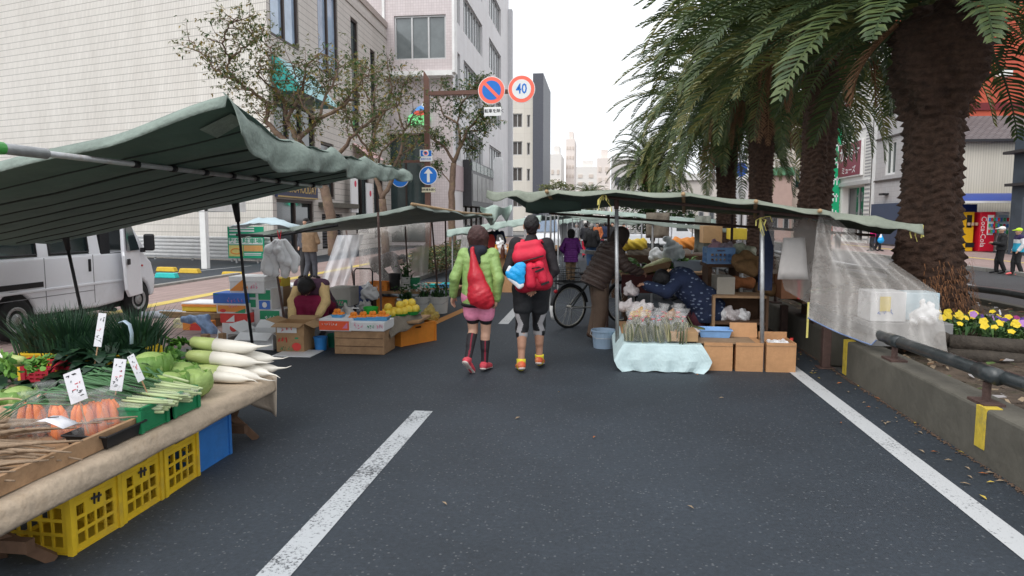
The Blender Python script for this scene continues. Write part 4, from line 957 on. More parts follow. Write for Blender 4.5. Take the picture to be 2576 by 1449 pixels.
def top(p, J, m, off=.022, hem=-.10, sl=1.0, res=.012, quilt=0, name='jacket', fat=1.0, flare=.0, collar=True, mfn=None, smfn=None, sleeve_m=None, nosleeve=False, hemfat=None):
 s = J['s']; lat, up = J['lat'], J['up']; pr = []
 low = J['pel'] + up * (hem - .02) * s
 for x in (-1, 1):
  pr.append((low + lat * x * (.07 + flare) * s, J['pel'] + lat * x * (.068 + flare * .5) * s, (.105 * (hemfat or fat) + off + flare) * s, (.104 * fat + off) * s, .03))
  pr.append((J['pel'] + lat * x * .068 * s, J['chest'] + lat * x * .075 * s, (.104 * fat + off) * s, (.1 * fat + off) * s, .03))
 for k, x in (('L', -1), ('R', 1)):
  pr.append((J['chest'] + lat * x * .08 * s + up * .045 * s, J['sh' + k], (.074 + off) * s, (.06 + off * .8) * s, .03))
  pr.append((J['sh' + k], J['sh' + k].lerp(J['el' + k], .18), (.056 + off * .8) * s, (.053 + off * .7) * s, .02))
  pr.append((J['pel'] + lat * x * .06 * s, J['pel'] + lat * x * .07 * s + up * hem * s, (.1 * fat + off) * s, (.1 * fat + off) * s, .03))
 if collar: pr.append((J['chest'] + up * .1 * s, J['neck'] - up * .005 * s, (.066 + off * .6) * s, (.058 + off * .3) * s, .02))
 un = np.array(up); h0 = float(np.dot(np.array(J['pel']), un)) + hem * s
 cut = lambda X, Y, Z: h0 - (X * un[0] + Y * un[1] + Z * un[2])
 md = puff(J, .075 * s, quilt) if quilt else wrinkle(.004)
 o = sdf_obj(name, pr, res, m, p, mod=md, cut=cut, mfn=mfn)
 if not nosleeve:
  for k in 'LR':
   a, e, w = J['sh' + k], J['el' + k], J['wr' + k]; pr = [(a, e, (.054 + off * .85) * s, (.044 + off * .8) * s, .02)]
   if sl > .5: pr.append((e, e.lerp(w, (sl - .5) * 2), (.044 + off * .8) * s, (.03 + off * .75) * s, .02))
   sdf_obj('sleeve', pr, res, sleeve_m or m, o, mod=puffarm(a, e, .075 * s, quilt * .8) if quilt else wrinkle(.004, 30, 1), mfn=smfn)
 return o
def legs(p, J, m, off=.014, to=1.9, res=.012, name='trousers', fat=1.0, mfn=None, waist=.06, mod=None, loose=0):
 s = J['s']; pr = []; lat, up = J['lat'], J['up']
 for k, x in (('L', -1), ('R', 1)):
  pr.append((J['pel'] + lat * x * .062 * s + up * waist * s, J['hip' + k], (.098 * fat + off) * s, (.097 * fat + off) * s, .03))
  h, kn, an = J['hip' + k], J['kn' + k], J['an' + k]; t1 = min(1, to)
  e = h.lerp(kn, t1); pr.append((h, e, (.089 * fat + off) * s, (.089 * fat + (.056 - .089 * fat) * t1 + off + loose * .5) * s, .02))
  if to > 1:
   e2 = kn.lerp(an, to - 1); pr.append((kn, e2, (.056 + off + loose * .5) * s, (.056 - .018 * (to - 1) + off + loose) * s, .02))
   leg = an - kn; fdir = J['toe' + k] - an; back = -(fdir - leg * fdir.dot(leg) / leg.length_squared).normalized()
   if to > 1.4 and not loose: pr.append((kn + leg * .15 + back * .014 * s, kn + leg * .45 + back * .016 * s, (.053 + off) * s, (.044 + off) * s, .02))
 return sdf_obj(name, pr, res, m, p, mod=mod or wrinkle(.003, 26, 2), mfn=mfn)
def shoes(p, J, m, res=.009, sole=None, name='shoe', hi=.0):
 s = J['s']
 for k in 'LR':
  an, toe = J['an' + k], J['toe' + k]; f = (toe - an); fn = f.normalized(); side = V((fn.y, -fn.x, 0)); side = side.normalized() if side.length > .1 else J['lat']; nrm = side.cross(fn).normalized()
  if nrm.z < 0 and abs(fn.z) < .8: nrm = -nrm
  heel = an - fn * .045 * s - nrm * .012 * s
  pr = [(heel, toe + fn * .035 * s, .043 * s, .034 * s, .02), (an - fn * .02 * s, an + nrm * (.03 + hi) * s, .045 * s, .043 * s, .015), (an.lerp(toe, .5), toe, .046 * s, .042 * s, .02, (nrm, .7))]
  o = sdf_obj(name, pr, res, m, p)
  if sole is not None:
   h2 = heel - nrm * .030 * s; t2 = toe + fn * .04 * s - nrm * .018 * s
   sdf_obj('sole', [(h2, h2.lerp(t2, .45), .040 * s, .030 * s, .012, (nrm, .45)), (h2.lerp(t2, .4), t2 - fn * .01, .033 * s, .042 * s, .012, (nrm, .4))], res, sole, o)
def hair(p, J, m, kind='short', res=.009, name='hair'):
 s = J['s']; h, fw, hu, hl = J['head'], J['fw'], J['hu'], J['hl']
 pr = [(h - fw * .028 * s + hu * .036 * s, h + fw * .01 * s + hu * .038 * s, .092 * s, .086 * s, .015, (hl, .9))]
 if kind == 'short': pr.append((h - fw * .035 * s, h - fw * .035 * s - hu * .045 * s, .078 * s, .058 * s, .02, (hl, .98)))
 if kind == 'bob':
  pr = [(h - fw * .03 * s + hu * .045 * s, h + fw * .02 * s + hu * .04 * s, .112 * s, .098 * s, .015)]
  pr += [(h - fw * .04 * s + hl * x * .035 * s, h - fw * .035 * s + hl * x * .045 * s - hu * .075 * s, .092 * s, .07 * s, .03) for x in (-1, 1)]
 return sdf_obj(name, pr, res, m, p, mod=lambda X, Y, Z: .0025 * np.sin(90 * X + 20 * np.sin(14 * Z)) * np.sin(60 * Y + 9 * np.sin(20 * Z)) + .0018 * np.sin(40 * Z + 30 * X))
def face(p, J):
 s = J['s']; h, fw, hu, hl = J['head'], J['fw'], J['hu'], J['hl']; e = MB()
 for x in (-1, 1): e.ell(h + fw * .083 * s + hl * x * .031 * s + hu * .012 * s, (.012 * s, .008 * s, .007 * s), 8, 5)
 e.build('eyes', M_BLACK, p)
 e = MB().ell(h + fw * .089 * s - hu * .062 * s, (.02 * s, .008 * s, .005 * s), 8, 5); e.build('mouth', mat('lips', (.35, .12, .1), .5), p)
def person(label, J, skin, loc, rz=0, res=.012, hands=True, group=None, fat=1.0):
 o = sdf_obj('person', body_prims(J, fat, hands), res, skin)
 o.location = loc; o.rotation_euler.z = rz
 return tag(o, label, 'person', group)
W0 = V((-1.27, 7.35, 0))
J = skel(1.565, anL=(-.095, -.20, .155), toeL=(-.075, -.08, .045), knL=(-.085, .05, .475), anR=(.055, .03, .075), toeR=(.075, .19, .04), knR=(.07, .045, .475),
         elL=(-.27, -.07, 1.12), wrL=(-.315, .02, .905), elR=(.255, -.09, 1.11), wrR=(.215, -.03, .875), chest=(-.005, .0, 1.29), head=(-.015, .03, 1.575), face=(-.25, 1, 0),
         hands={'L': ((-.15, .12, -1), (.3, 1, 0), .45), 'R': ((-.1, .05, -1), (0, 1, 0), .9)})
wo = person('woman walking away in a light green windbreaker, pink shorts and black compression socks', J, SKIN, W0, R(-3), .0085)
M_LG = cloth('light green nylon', (.30, .46, .15), .14, .45, .9, 6)
top(wo, J, M_LG, .024, -.155, 1.0, .0095, .003, 'windbreaker', hemfat=.98)
M_PK = cloth('pink shorts', (.80, .27, .42), .1, .7)
legs(wo, J, M_PK, .030, .50, .0095, 'shorts', waist=0)
legs(wo, J, cloth('black lycra', (.012, .012, .014), .2, .5, .1), .010, .66, .0095, 'undershorts')
hem = MB()
M_SOCK = cloth('black sock', (.022, .02, .024), .2, .7, .2)
def sock(p, J, k, a, b, m, off=.006, name='sock', mfn=None):
 s = J['s']; kn, an = J['kn' + k], J['an' + k]; leg = an - kn; fdir = J['toe' + k] - an; back = -(fdir - leg * fdir.dot(leg) / leg.length_squared).normalized()
 pr = [(kn + leg * a, kn + leg * b, (.052 - .018 * a + off) * s, (.052 - .018 * b + off) * s, .01)]
 if a < .4: pr.append((kn + leg * max(a, .2) + back * .014 * s, kn + leg * .48 + back * .016 * s, (.051 + off) * s, (.043 + off) * s, .015))
 d = np.array(leg.normalized()); c0 = float(np.dot(np.array(kn + leg * a), d))
 return sdf_obj(name, pr, .008, m, p, cut=lambda X, Y, Z: c0 - (X * d[0] + Y * d[1] + Z * d[2]), mfn=mfn)
M_SRED = cloth('sock red stripe', (.22, .02, .04), .1)
for k, a in (('L', .08), ('R', .24)):
 kn = J['kn' + k]; an = J['an' + k]
 sock(wo, J, k, a, 1.02, [M_SOCK, M_SRED], mfn=lambda x, y, z, kn=kn, an=an: abs(x - (kn.x + .012 + (an.x - kn.x) * (kn.z - z) / (kn.z - an.z))) < .008 and y < kn.y + (an.y - kn.y) * (kn.z - z) / (kn.z - an.z))
M_SHP = cloth('coral running shoe', (.66, .07, .10), .25, .6, .3, 18, dirt=(.62, .30, .30))
M_SOLE = mat('pale shoe sole', (.62, .56, .52), .6, .15, 20)
shoes(wo, J, M_SHP, .0075, M_SOLE)
hair(wo, J, HAIRM, 'bob', .008)
s = J['s']; M_NAVY = cloth('dark navy cotton', (.012, .016, .028), .2)
sdf_obj('hood', [(J['neck'] + V((-.05, -.055, -.01)), J['neck'] + V((.05, -.055, -.01)), .055, .055, .03), (J['neck'] + V((-.02, -.085, -.06)), J['neck'] + V((.02, -.10, -.13)), .062, .03, .03)], .009, M_NAVY, wo)
sdf_obj('cuff', [(J['elL'].lerp(J['wrL'], .93), J['elL'].lerp(J['wrL'], 1.03), .038, .036)], .008, M_BLACK, wo)
hm_ = skel(1.60); c_ = J['pel'] + V((0, 0, -.135)); hb_ = sdf_obj('hem_band', [(c_ + V((-.07, 0, .0)), c_ + V((.07, 0, .0)), .128, .128, .02, ((0, 0, 1), .32))], .0095, M_BLACK, wo)
for k in 'LR':
 a = J['hip' + k].lerp(J['kn' + k], .50); d = (J['kn' + k] - J['hip' + k]).normalized(); mt_ = MB()
def bagmat(): return film('red carrier film', (.78, .035, .07), .86, .3, .15, .7)
bg_ = sdf_obj('plastic_bag', [(V((-.045, -.15, 1.33)), V((-.03, -.155, 1.36)), .012, .010, .02), (V((-.045, -.155, 1.34)), V((.0, -.19, 1.05)), .016, .075, .03), (V((.0, -.19, 1.05)), V((.045, -.20, .86)), .085, .125, .04, ((0, 1, 0), .75)), (V((.045, -.2, .86)), V((.10, -.18, .80)), .125, .095, .04, ((0, 1, 0), .75))], .010,
              mat('red carrier bag', (.70, .035, .06), .35, .2, 5, .8, bsc=16, spec=.6, trans=.35), mod=lambda X, Y, Z: .0045 * np.sin(55 * X + 9 * np.sin(11 * Z)) * np.sin(23 * Z + 3) * np.clip((1.25 - Z) * 2, 0, 1))
bg_.location = W0; tag(bg_, 'bulging red translucent carrier bag slung on the back of the woman in green', 'bag')
MA0 = V((-.715, 7.47, 0))
J = skel(1.70, anL=(-.105, -.075, .08), toeL=(-.135, .08, .035), anR=(.085, .16, .09), toeR=(.10, .31, .045), knL=(-.10, -.01, .475), knR=(.085, .12, .48), elL=(-.245, -.105, 1.11), wrL=(-.075, -.165, .925), elR=(.245, -.105, 1.11), wrR=(.085, -.17, .925), head=(.0, .035, 1.575), neck=(0, .0, 1.445), hands={'L': ((.9, -.12, -.35), (.1, -.2, 1), .6), 'R': ((-.9, -.2, -.4), (-.1, -.2, 1), .6)})
ma = person('man walking away in a black jacket and patterned three quarter tights with hands clasped behind', J, SKIN2, MA0, R(3), .0085)
M_BJ = cloth('black jacket', (.014, .011, .014), .25, .75, .5)
top(ma, J, M_BJ, .019, -.06, 1.0, .0095, 0, 'jacket')
c_ = J['pel'] + V((0, 0, -.06)); sdf_obj('shirt_hem', [(c_ + V((-.07, 0, 0)), c_ + V((.07, 0, 0)), .124, .124, .02, ((0, 0, 1), .3))], .0095, cloth('lime shirt', (.48, .75, .05), .08), ma)
M_TB = cloth('black tights', (.013, .013, .015), .2, .45, .15); M_TG = cloth('grey tights panel', (.34, .33, .34), .1, .6, .15)
def tights(x, y, z):
 if z > .70: return 0
 for sx, kx in ((-1, J['knL'].x), (1, J['knR'].x)):
  if x * sx > -.01:
   u = (x - kx) * sx
   w_ = .055 - (z - .44) * -.0
   c = .085 - (.70 - z) * .42 if z > .52 else .085 - .18 * .42 + (.52 - z) * .30
   if z < .43: return 1 if u < .03 and z < .43 else 0
   return 1 if abs(u - c) < .028 else 0
 return 0
legs(ma, J, [M_TB, M_TG], .014, 1.18, .0085, 'tights', mfn=tights)
legs(ma, J, cloth('black running shorts', (.016, .017, .02), .15, .7, .4), .030, .48, .0095, 'shorts', waist=-.02)
M_YS = cloth('yellow sock', (.78, .66, .05), .1)
for k in 'LR': sock(ma, J, k, .84, 1.05, M_YS, .014)
M_SHO = cloth('orange running shoe', (.66, .12, .05), .3, .6, .3, 16, dirt=(.55, .42, .2)); shoes(ma, J, M_SHO, .0075, MATS['pale shoe sole'])
hair(ma, J, HAIRB, 'short', .008)
M_RP = cloth('red backpack cloth', (.64, .02, .055), .12, .65, .4, 6); M_RD = cloth('dark red cloth', (.42, .012, .035), .1, .65, .4, 6)
bp = thing('backpack', 'large red hiking backpack worn by the man, tilted to one side', 'backpack', MA0 + V((.015, -.235, 1.18)))
Ry = Matrix.Rotation(R(-9), 3, 'Y')
def bpv(*p): return Ry @ V(p)
sdf_obj('main_pocket', [(bpv(-.10, 0, -.20), bpv(-.085, .02, .15), .085, .075, .03), (bpv(.10, 0, -.20), bpv(.085, .02, .15), .085, .075, .03), (bpv(-.11, 0, -.19), bpv(.12, 0, -.19), .09, .09, .03)], .009, M_RD, bp, mod=wrinkle(.003, 30))
sdf_obj('top_flap', [(bpv(-.105, -.03, .10), bpv(.105, -.03, .10), .075, .075, .03), (bpv(-.085, .0, .19), bpv(.085, .0, .19), .06, .06, .03)], .009, M_RP, bp, mod=wrinkle(.003, 26, 2))
sdf_obj('front_pocket', [(bpv(-.02, -.085, -.19), bpv(.0, -.085, -.02), .055, .05, .03), (bpv(.11, -.075, -.17), bpv(.10, -.085, -.02), .05, .05, .03)], .008, M_RP, bp, mod=wrinkle(.003, 30, 1))
z_ = MB(); z_.tube([bpv(-.155, -.095, .035), bpv(-.05, -.112, .05), bpv(.06, -.112, .062), bpv(.155, -.09, .075)], .008, 6)
z_.tube([bpv(.02, -.137, -.035), bpv(.09, -.135, -.03), bpv(.14, -.115, -.05)], .006, 6); z_.build('zip', M_BLACK, bp, smooth=True)
for a, b in ((bpv(.05, -.142, -.075), bpv(.14, -.12, -.055)), (bpv(.09, -.14, -.215), bpv(.17, -.10, -.20))): MB().bar(a, b, .012, .02).build('strap_tab', M_BLACK, bp)
for x in (-1, 1): MB().tube([bpv(x * .07, .0, .20), V((x * .095, .10, .25)), V((x * .10, .19, .22)), V((x * .11, .26, .10))], .024, 8, flat=.5).build('shoulder_strap', M_RP, bp, smooth=True)
tb = thing('tote_bag', 'crumpled blue and white bag tied to the left side of the red backpack', 'bag', MA0 + V((-.115, -.36, 1.09))); tb.scale = (.86, .7, .92)
M_BB = mat('bright blue film', (.01, .36, .78), .4, .15, 8, .6, bsc=20, spec=.5); M_WB = mat('white film', (.78, .79, .82), .4, .05, 8, .6, bsc=20)
sdf_obj('blue_panel', [(V((-.06, 0, .0)), V((.05, 0, .09)), .075, .05, .03, ((0, 1, 0), .6)), (V((.04, 0, -.08)), V((.04, 0, .07)), .05, .05, .03, ((0, 1, 0), .6)), (V((-.01, .0, -.02)), V((.02, 0, .02)), .07, .07, .03, ((0, 1, 0), .7))], .007, M_BB, tb, mod=wrinkle(.006, 40))
sdf_obj('white_panel', [(V((-.09, .0, .01)), V((.045, 0, -.125)), .04, .035, .03, ((0, 1, 0), .7)), (V((-.07, .0, -.04)), V((.02, 0, -.13)), .04, .03, .03, ((0, 1, 0), .7)), (V((-.105, .0, .03)), V((-.085, 0, .07)), .02, .025, .02)], .007, M_WB, tb, mod=wrinkle(.005, 46, 1))
J = skel(1.56, pel=(0, -.30, .44), hipL=(-.10, -.28, .42), hipR=(.10, -.28, .42), knL=(-.17, .12, .52), knR=(.17, .12, .52), anL=(-.15, -.02, .09), anR=(.15, -.02, .09), toeL=(-.17, .14, .04), toeR=(.17, .14, .04),
         chest=(0, .02, .72), neck=(0, .15, .80), head=(0, .27, .755), shL=(-.185, .06, .775), shR=(.185, .06, .775), elL=(-.25, .16, .53), elR=(.265, .16, .53), wrL=(-.21, .33, .36), wrR=(.175, .38, .30), face=(0, .35, -1), hands={'L': ((.1, .4, -.8), (1, .2, 0), .6), 'R': ((-.1, .3, -.9), (-1, .2, 0), .6)})
p_ = G(800, 868); fs = person('fruit seller crouching head down in a purple vest and yellow sleeves behind the boxes', J, SKIN, (A(790, 780, 9.15).x, 9.15, .05), R(180), .0095)
M_PV = cloth('purple vest', (.085, .04, .07), .2, .85); M_YW = cloth('pale yellow knit', (.72, .52, .25), .1, .9, .6, 14); M_MA = cloth('maroon apron', (.20, .006, .045), .2, .8)
top(fs, J, M_PV, .035, -.12, 1.0, .011, 0, 'vest', fat=1.1, sleeve_m=M_YW, collar=True)
legs(fs, J, M_MA, .03, 1.9, .012, 'trousers', fat=1.05); shoes(fs, J, M_BLACK, .01)
sdf_obj('apron', [(V((-.15, .17, .54)) * .92, V((.15, .17, .54)) * .92, .075, .075, .04), (V((-.13, .22, .22)), V((.13, .22, .22)), .06, .06, .04), (V((-.12, .2, .42)), V((-.12, .21, .2)), .06, .05, .04), (V((.12, .2, .42)), V((.12, .21, .2)), .06, .05, .04), (V((0, .2, .42)), V((0, .21, .2)), .06, .05, .04)], .011, M_MA, fs, mod=wrinkle(.008, 22))
hair(fs, J, HAIRB, 'bob', .009)
J = skel(1.64, pel=(0, -.03, .92), chest=(0, .13, 1.23), neck=(0, .22, 1.36), head=(0, .31, 1.45), shL=(-.17, .15, 1.31), shR=(.17, .15, 1.31), elL=(-.19, .30, 1.09), elR=(.19, .31, 1.07), wrL=(-.12, .52, 1.02), wrR=(.12, .54, .98), knL=(-.10, .02, .46), knR=(.09, .0, .46), anL=(-.1, -.06, .085), anR=(.09, -.04, .085), toeL=(-.11, .09, .035), toeR=(.1, .11, .035), face=(0, 1, -.45), hands={'L': ((.1, 1, -.2), (1, 0, .3), .8), 'R': ((-.1, 1, -.2), (-1, 0, .3), .8)})
bm = person('stooping customer in a dark brown quilted coat and brown trousers beside the bicycle', J, SKIN2, G(1506, 862) + V((.0, .12, 0)), R(-72), .0095)
M_BQ = cloth('brown quilted nylon', (.075, .05, .042), .15, .5, .25, 6)
top(bm, J, M_BQ, .055, -.16, 1.0, .0105, .024, 'quilted_coat', fat=1.12)
legs(bm, J, cloth('brown trousers', (.105, .07, .05), .12, .85), .03, 1.95, .0115, 'trousers', loose=.012); shoes(bm, J, cloth('brown shoe', (.05, .025, .015), .2), .01)
sdf_obj('hood', [(J['head'] - J['fw'] * .02 + J['hu'] * .04, J['head'] - J['fw'] * .04 - J['hu'] * .09, .118, .115, .03)], .011, cloth('dark brown hood', (.045, .032, .026), .2), bm, mod=wrinkle(.005))
J = skel(1.52, pel=(0, -.20, .70), hipL=(-.09, -.22, .68), hipR=(.09, -.22, .68), knL=(-.10, -.12, .44), knR=(.10, -.12, .44), anL=(-.1, -.28, .09), anR=(.1, -.28, .09), toeL=(-.11, -.12, .04), toeR=(.11, -.12, .04), chest=(0, .08, .98), neck=(0, .25, 1.02), head=(0, .36, .985), shL=(-.17, .13, 1.02), shR=(.17, .13, 1.02), elL=(-.21, .34, .84), elR=(.20, .30, .82), wrL=(-.10, .58, .92), wrR=(.09, .56, .90), face=(0, .8, -.75), hands={'L': ((.2, 1, .3), (1, 0, .2), .7), 'R': ((-.2, 1, .3), (-1, 0, .2), .7)})
M_IN = cloth('indigo smock', (.014, .024, .062), .2, .85, .5)
nt_ = M_IN.node_tree; b_ = nt_.nodes['Principled BSDF']; tc_ = nt_.nodes.new('ShaderNodeTexCoord'); vo_ = nt_.nodes.new('ShaderNodeTexVoronoi'); vo_.inputs['Scale'].default_value = 1
mp_ = nt_.nodes.new('ShaderNodeMapping'); mp_.inputs['Scale'].default_value = (16, 13, 26); nt_.links.new(tc_.outputs['Object'], mp_.inputs['Vector']); nt_.links.new(mp_.outputs['Vector'], vo_.inputs['Vector'])
lt_ = nt_.nodes.new('ShaderNodeMath'); lt_.operation = 'LESS_THAN'; lt_.inputs[1].default_value = .26; nt_.links.new(vo_.outputs['Distance'], lt_.inputs[0])
mx_ = nt_.nodes.new('ShaderNodeMixRGB'); old = b_.inputs['Base Color'].links[0].from_socket; nt_.links.new(lt_.outputs['Value'], mx_.inputs['Fac']); nt_.links.new(old, mx_.inputs['Color1']); mx_.inputs['Color2'].default_value = (.17, .21, .30, 1); nt_.links.new(mx_.outputs['Color'], b_.inputs['Base Color'])
iw = person('trader in a dark indigo smock with pale flecks bending low over the bagged greens', J, SKIN2, (A(1712, 760, 9.0).x + .08, 9.0, 0), R(90 + 8), .0095)
top(iw, J, M_IN, .055, -.24, 1.0, .0105, 0, 'smock', fat=1.42)
sdf_obj('smock_skirt', [(V((x, -.20, .66)), V((x, -.25, .46)), .17, .19, .04) for x in (-.08, .08)], .012, M_IN, iw, cut=lambda X, Y, Z: .36 - Z, mod=wrinkle(.006, 20))
legs(iw, J, cloth('dark maroon trousers', (.06, .012, .02), .2), .03, 1.9, .012, 'trousers', fat=1.1); shoes(iw, J, M_BLACK, .01); hair(iw, J, HAIRB, 'bob', .009)
def walker(label, x, y, H, jm, lm, hm, rz=0, z=0, hairm=None, res=.016, quilt=0, hem=-.1, cap=None, group=None, faced=False, fat=1.0, pose=None, shoe=None, kind='short'):
 d = dict(elL=(-.24, -.06, 1.12), elR=(.24, -.06, 1.12), wrL=(-.20, .07, .92), wrR=(.20, .07, .92), anL=(-.09, -.12, .10), toeL=(-.10, .03, .04), anR=(.08, .10, .085), toeR=(.09, .25, .04), knR=(.08, .10, .48), knL=(-.09, .02, .47))
 d.update(pose or {}); J = skel(H, **d)
 o = person(label, J, SKIN, (x, y, z), rz, res, False, group)
 top(o, J, jm, .04, hem, 1.0, res, quilt, 'jacket', fat=fat); legs(o, J, lm, .022, 1.95, res, 'trousers', loose=.008); shoes(o, J, shoe or M_BLACK, res * .8)
 if cap:
  s = J['s']; h = J['head']; sdf_obj('cap', [(h - J['fw'] * .015 + J['hu'] * .055, h + J['fw'] * .01 + J['hu'] * .055, .098 * s, .094 * s, .02, (J['hu'], .8)), (h + J['fw'] * .09 + J['hu'] * .05, h + J['fw'] * .15 + J['hu'] * .04, .06 * s, .05 * s, .02, (J['hu'], .25))], res * .7, cap, o)
 if hairm or not cap: hair(o, J, hairm or HAIRB, kind, res * .8)
 if faced: face(o, J)
 return o, J
C_PUR = cloth('purple quilted coat', (.135, .02, .19), .15, .55, .3); C_DK = cloth('charcoal trousers', (.03, .03, .034), .2); C_JEAN = cloth('blue jeans', (.05, .10, .2), .2)
C_BLK = cloth('black coat', (.018, .018, .02), .2); C_TAN = cloth('tan vest', (.22, .145, .085), .2); C_GRY = cloth('grey coat', (.2, .2, .21), .2); C_RED = cloth('red coat', (.5, .015, .04), .15); C_NVY = cloth('navy coat', (.02, .03, .07), .2)
p_ = G(1436, 712); pc, J = walker('short woman in a purple quilted coat and black knit hat, hand on hip', p_.x, p_.y, 1.36, C_PUR, C_TAN, None, R(12), res=.013, quilt=.016, hem=-.26, fat=1.15, pose=dict(elL=(-.34, -.08, 1.12), wrL=(-.18, .08, .97), elR=(.3, -.05, 1.1), wrR=(.2, .1, .95)))
sdf_obj('knit_hat', [(J['head'] + V((0, -.01, .04)), J['head'] + V((0, -.02, -.03)), .10, .095, .03)], .011, cloth('black knit', (.012, .012, .013), .3, .9, .8, 40), pc)
s = J['s']; sdf_obj('boot', [(J['knL'].lerp(J['anL'], .3), J['anL'], .06, .05), (J['knR'].lerp(J['anR'], .3), J['anR'], .06, .05)], .012, C_BLK, pc)
crowd = [('man in a black jacket and jeans walking behind the woman in purple', 1487, 682, 1.52, C_BLK, C_JEAN, HAIRG, 10, 0), ('person in a dark puffer coat and red skirt left of the dark jacket', 1473, 648, 1.50, cloth('dark puffer', (.022, .022, .028), .2), C_RED, None, 0, .015),
         ('man in an orange vest in the far crowd', 1502, 640, 1.50, cloth('orange vest', (.42, .12, .04), .2), C_DK, None, 170, 0), ('white haired person in grey at the back of the crowd', 1450, 640, 1.46, C_GRY, C_DK, HAIRG, 180, 0),
         ('person in navy in the far crowd right of the orange vest', 1522, 634, 1.5, C_NVY, C_DK, None, 20, 0), ('person in a black coat at the far stalls, near the stall pole', 1540, 640, 1.52, C_BLK, C_DK, None, 170, .015), ('person in a pink top by the white pickup', 1568, 640, 1.46, cloth('dusty pink top', (.45, .16, .18), .15), C_DK, None, 200, 0),
         ('person with a pale hat and grey clothes far back left in the crowd', 1462, 628, 1.5, cloth('pale grey coat', (.4, .4, .42), .2), C_NVY, HAIRG, 0, 0), ('tiny dark figure farthest back in the middle of the crowd', 1511, 616, 1.6, C_BLK, C_NVY, None, 0, 0), ('tiny khaki dressed figure far back in the crowd', 1530, 620, 1.55, cloth('khaki coat', (.16, .14, .08), .2), C_DK, None, 160, 0)]
for k, (lab, u, v, H, jm, lm, hm, rz, q) in enumerate(crowd):
 p_ = G(u, v); walker(lab, p_.x, p_.y, H, jm, lm, None, R(rz), hairm=hm, res=.02, quilt=q, group='people in the far crowd', faced=abs(rz) > 90)
p_ = G(782, 702, .1); walker('person in a tan vest seen from behind by the hanging white bags', p_.x, p_.y, 1.50, C_TAN, cloth('slate trousers', (.06, .065, .08), .2), None, R(-15), .1, res=.014, hem=-.14, fat=1.15, pose=dict(wrR=(.05, .22, 1.12), elR=(.24, .05, 1.1), wrL=(-.05, .22, 1.12), elL=(-.24, .05, 1.1)))
p_ = G(750, 704, .1); walker('person in a grey suit with a white paper beside the tan vest', p_.x, p_.y + .6, 1.58, cloth('slate jacket', (.075, .078, .095), .2), C_DK, None, R(170), .1, res=.016, faced=True)
pb = dict(pel=(0, -.18, .80), hipL=(-.09, -.18, .78), hipR=(.09, -.18, .78), chest=(0, .16, .93), neck=(0, .32, .95), head=(0, .43, .90), shL=(-.16, .2, .96), shR=(.16, .2, .96), elL=(-.2, .3, .70), elR=(.2, .3, .70), wrL=(-.15, .4, .5), wrR=(.15, .4, .5), face=(0, .5, -1))
walker('flower seller in dark brown bending over behind the clear curtain', A(965, 690, 14).x, 14.0, 1.5, cloth('dark brown jumper', (.035, .022, .022), .2), C_DK, None, R(-78), .02, res=.014, pose=pb, fat=1.2)
walker('stallholder in a striped grey shirt under the pale green canopy', A(1178, 620, 18.5).x, 18.5, 1.5, cloth('striped grey', (.3, .29, .28), .3, .8, .3, 20), C_DK, None, R(150), 0, res=.015, faced=True)
walker('dark clothed stallholder behind the table with the orange bottles', A(1222, 620, 20).x, 20.0, 1.5, C_BLK, C_DK, None, R(170), 0, res=.016, faced=True)
walker('dark clothed customer beside the white bag, under the pale green canopy', A(1248, 620, 21).x, 21.2, 1.5, C_NVY, C_DK, None, R(20), 0, res=.016)
walker('trader in a black quilted vest and maroon trousers at the far vegetable table', A(1641, 640, 17).x, 17.0, 1.25, C_BLK, cloth('maroon trousers', (.2, .012, .05), .15), None, R(-20), 0, res=.015, quilt=.016, fat=1.15)
walker('trader in maroon stooping between the vegetable tables', A(1700, 640, 14.5).x, 14.5, 1.4, cloth('dark maroon jumper', (.07, .015, .035), .2), C_DK, None, R(80), 0, res=.014, pose=pb, fat=1.2)
p_ = G(2515, 688); walker('boy in black with a white cap walking along the far pavement', p_.x, p_.y, 1.42, C_BLK, cloth('black trackpants', (.014, .014, .016), .2), None, R(75), 0, res=.014, cap=cloth('white cap', (.8, .8, .78), .05), pose=dict(wrL=(-.08, .25, 1.12), wrR=(.1, .26, 1.1), elL=(-.24, .02, 1.08), elR=(.24, .02, 1.08)))
p_ = G(2557, 692); yb, J = walker('boy with a lime cap and blue and white track top on the far pavement', p_.x, p_.y, 1.38, [cloth('track blue', (.03, .38, .58), .1), cloth('track white', (.7, .7, .72), .08), cloth('track navy', (.03, .02, .08), .1)], C_BLK, None, R(85), 0, res=.014, cap=cloth('lime cap', (.55, .8, .04), .08), shoe=cloth('coral shoe', (.85, .16, .16), .1))
jk = [c for c in yb.children if c.name.startswith('jacket')][0]
for pg in jk.data.polygons: pg.material_index = 0 if pg.center.z < .95 else (1 if pg.center.z < 1.06 else 2)
for c in jk.children:
 for pg in c.data.polygons: pg.material_index = 1
p_ = G(2194, 632, .1); walker('person in a bright pink jacket carrying a blue bag on the far pavement', p_.x, p_.y, 1.42, cloth('bright pink', (.85, .03, .25), .1), C_DK, None, R(60), .1, res=.016)
tb2 = sdf_obj('carrier_bag', [(V((0, 0, .85)), V((0, 0, .55)), .03, .16, .04, ((0, 1, 0), .6))], .02, [M_BB, M_WB], mfn=lambda x, y, z: z > .68 and x < .02); tb2.location = (p_.x + .28, p_.y - .25, .1); tag(tb2, 'blue and white carrier bag held by the person in pink', 'bag')
p_ = G(2222, 634, .1); walker('grey haired person in navy on the far pavement behind the big palm', p_.x + .1, p_.y + 1, 1.5, C_NVY, C_DK, None, R(-100), .1, hairm=HAIRG, res=.016)
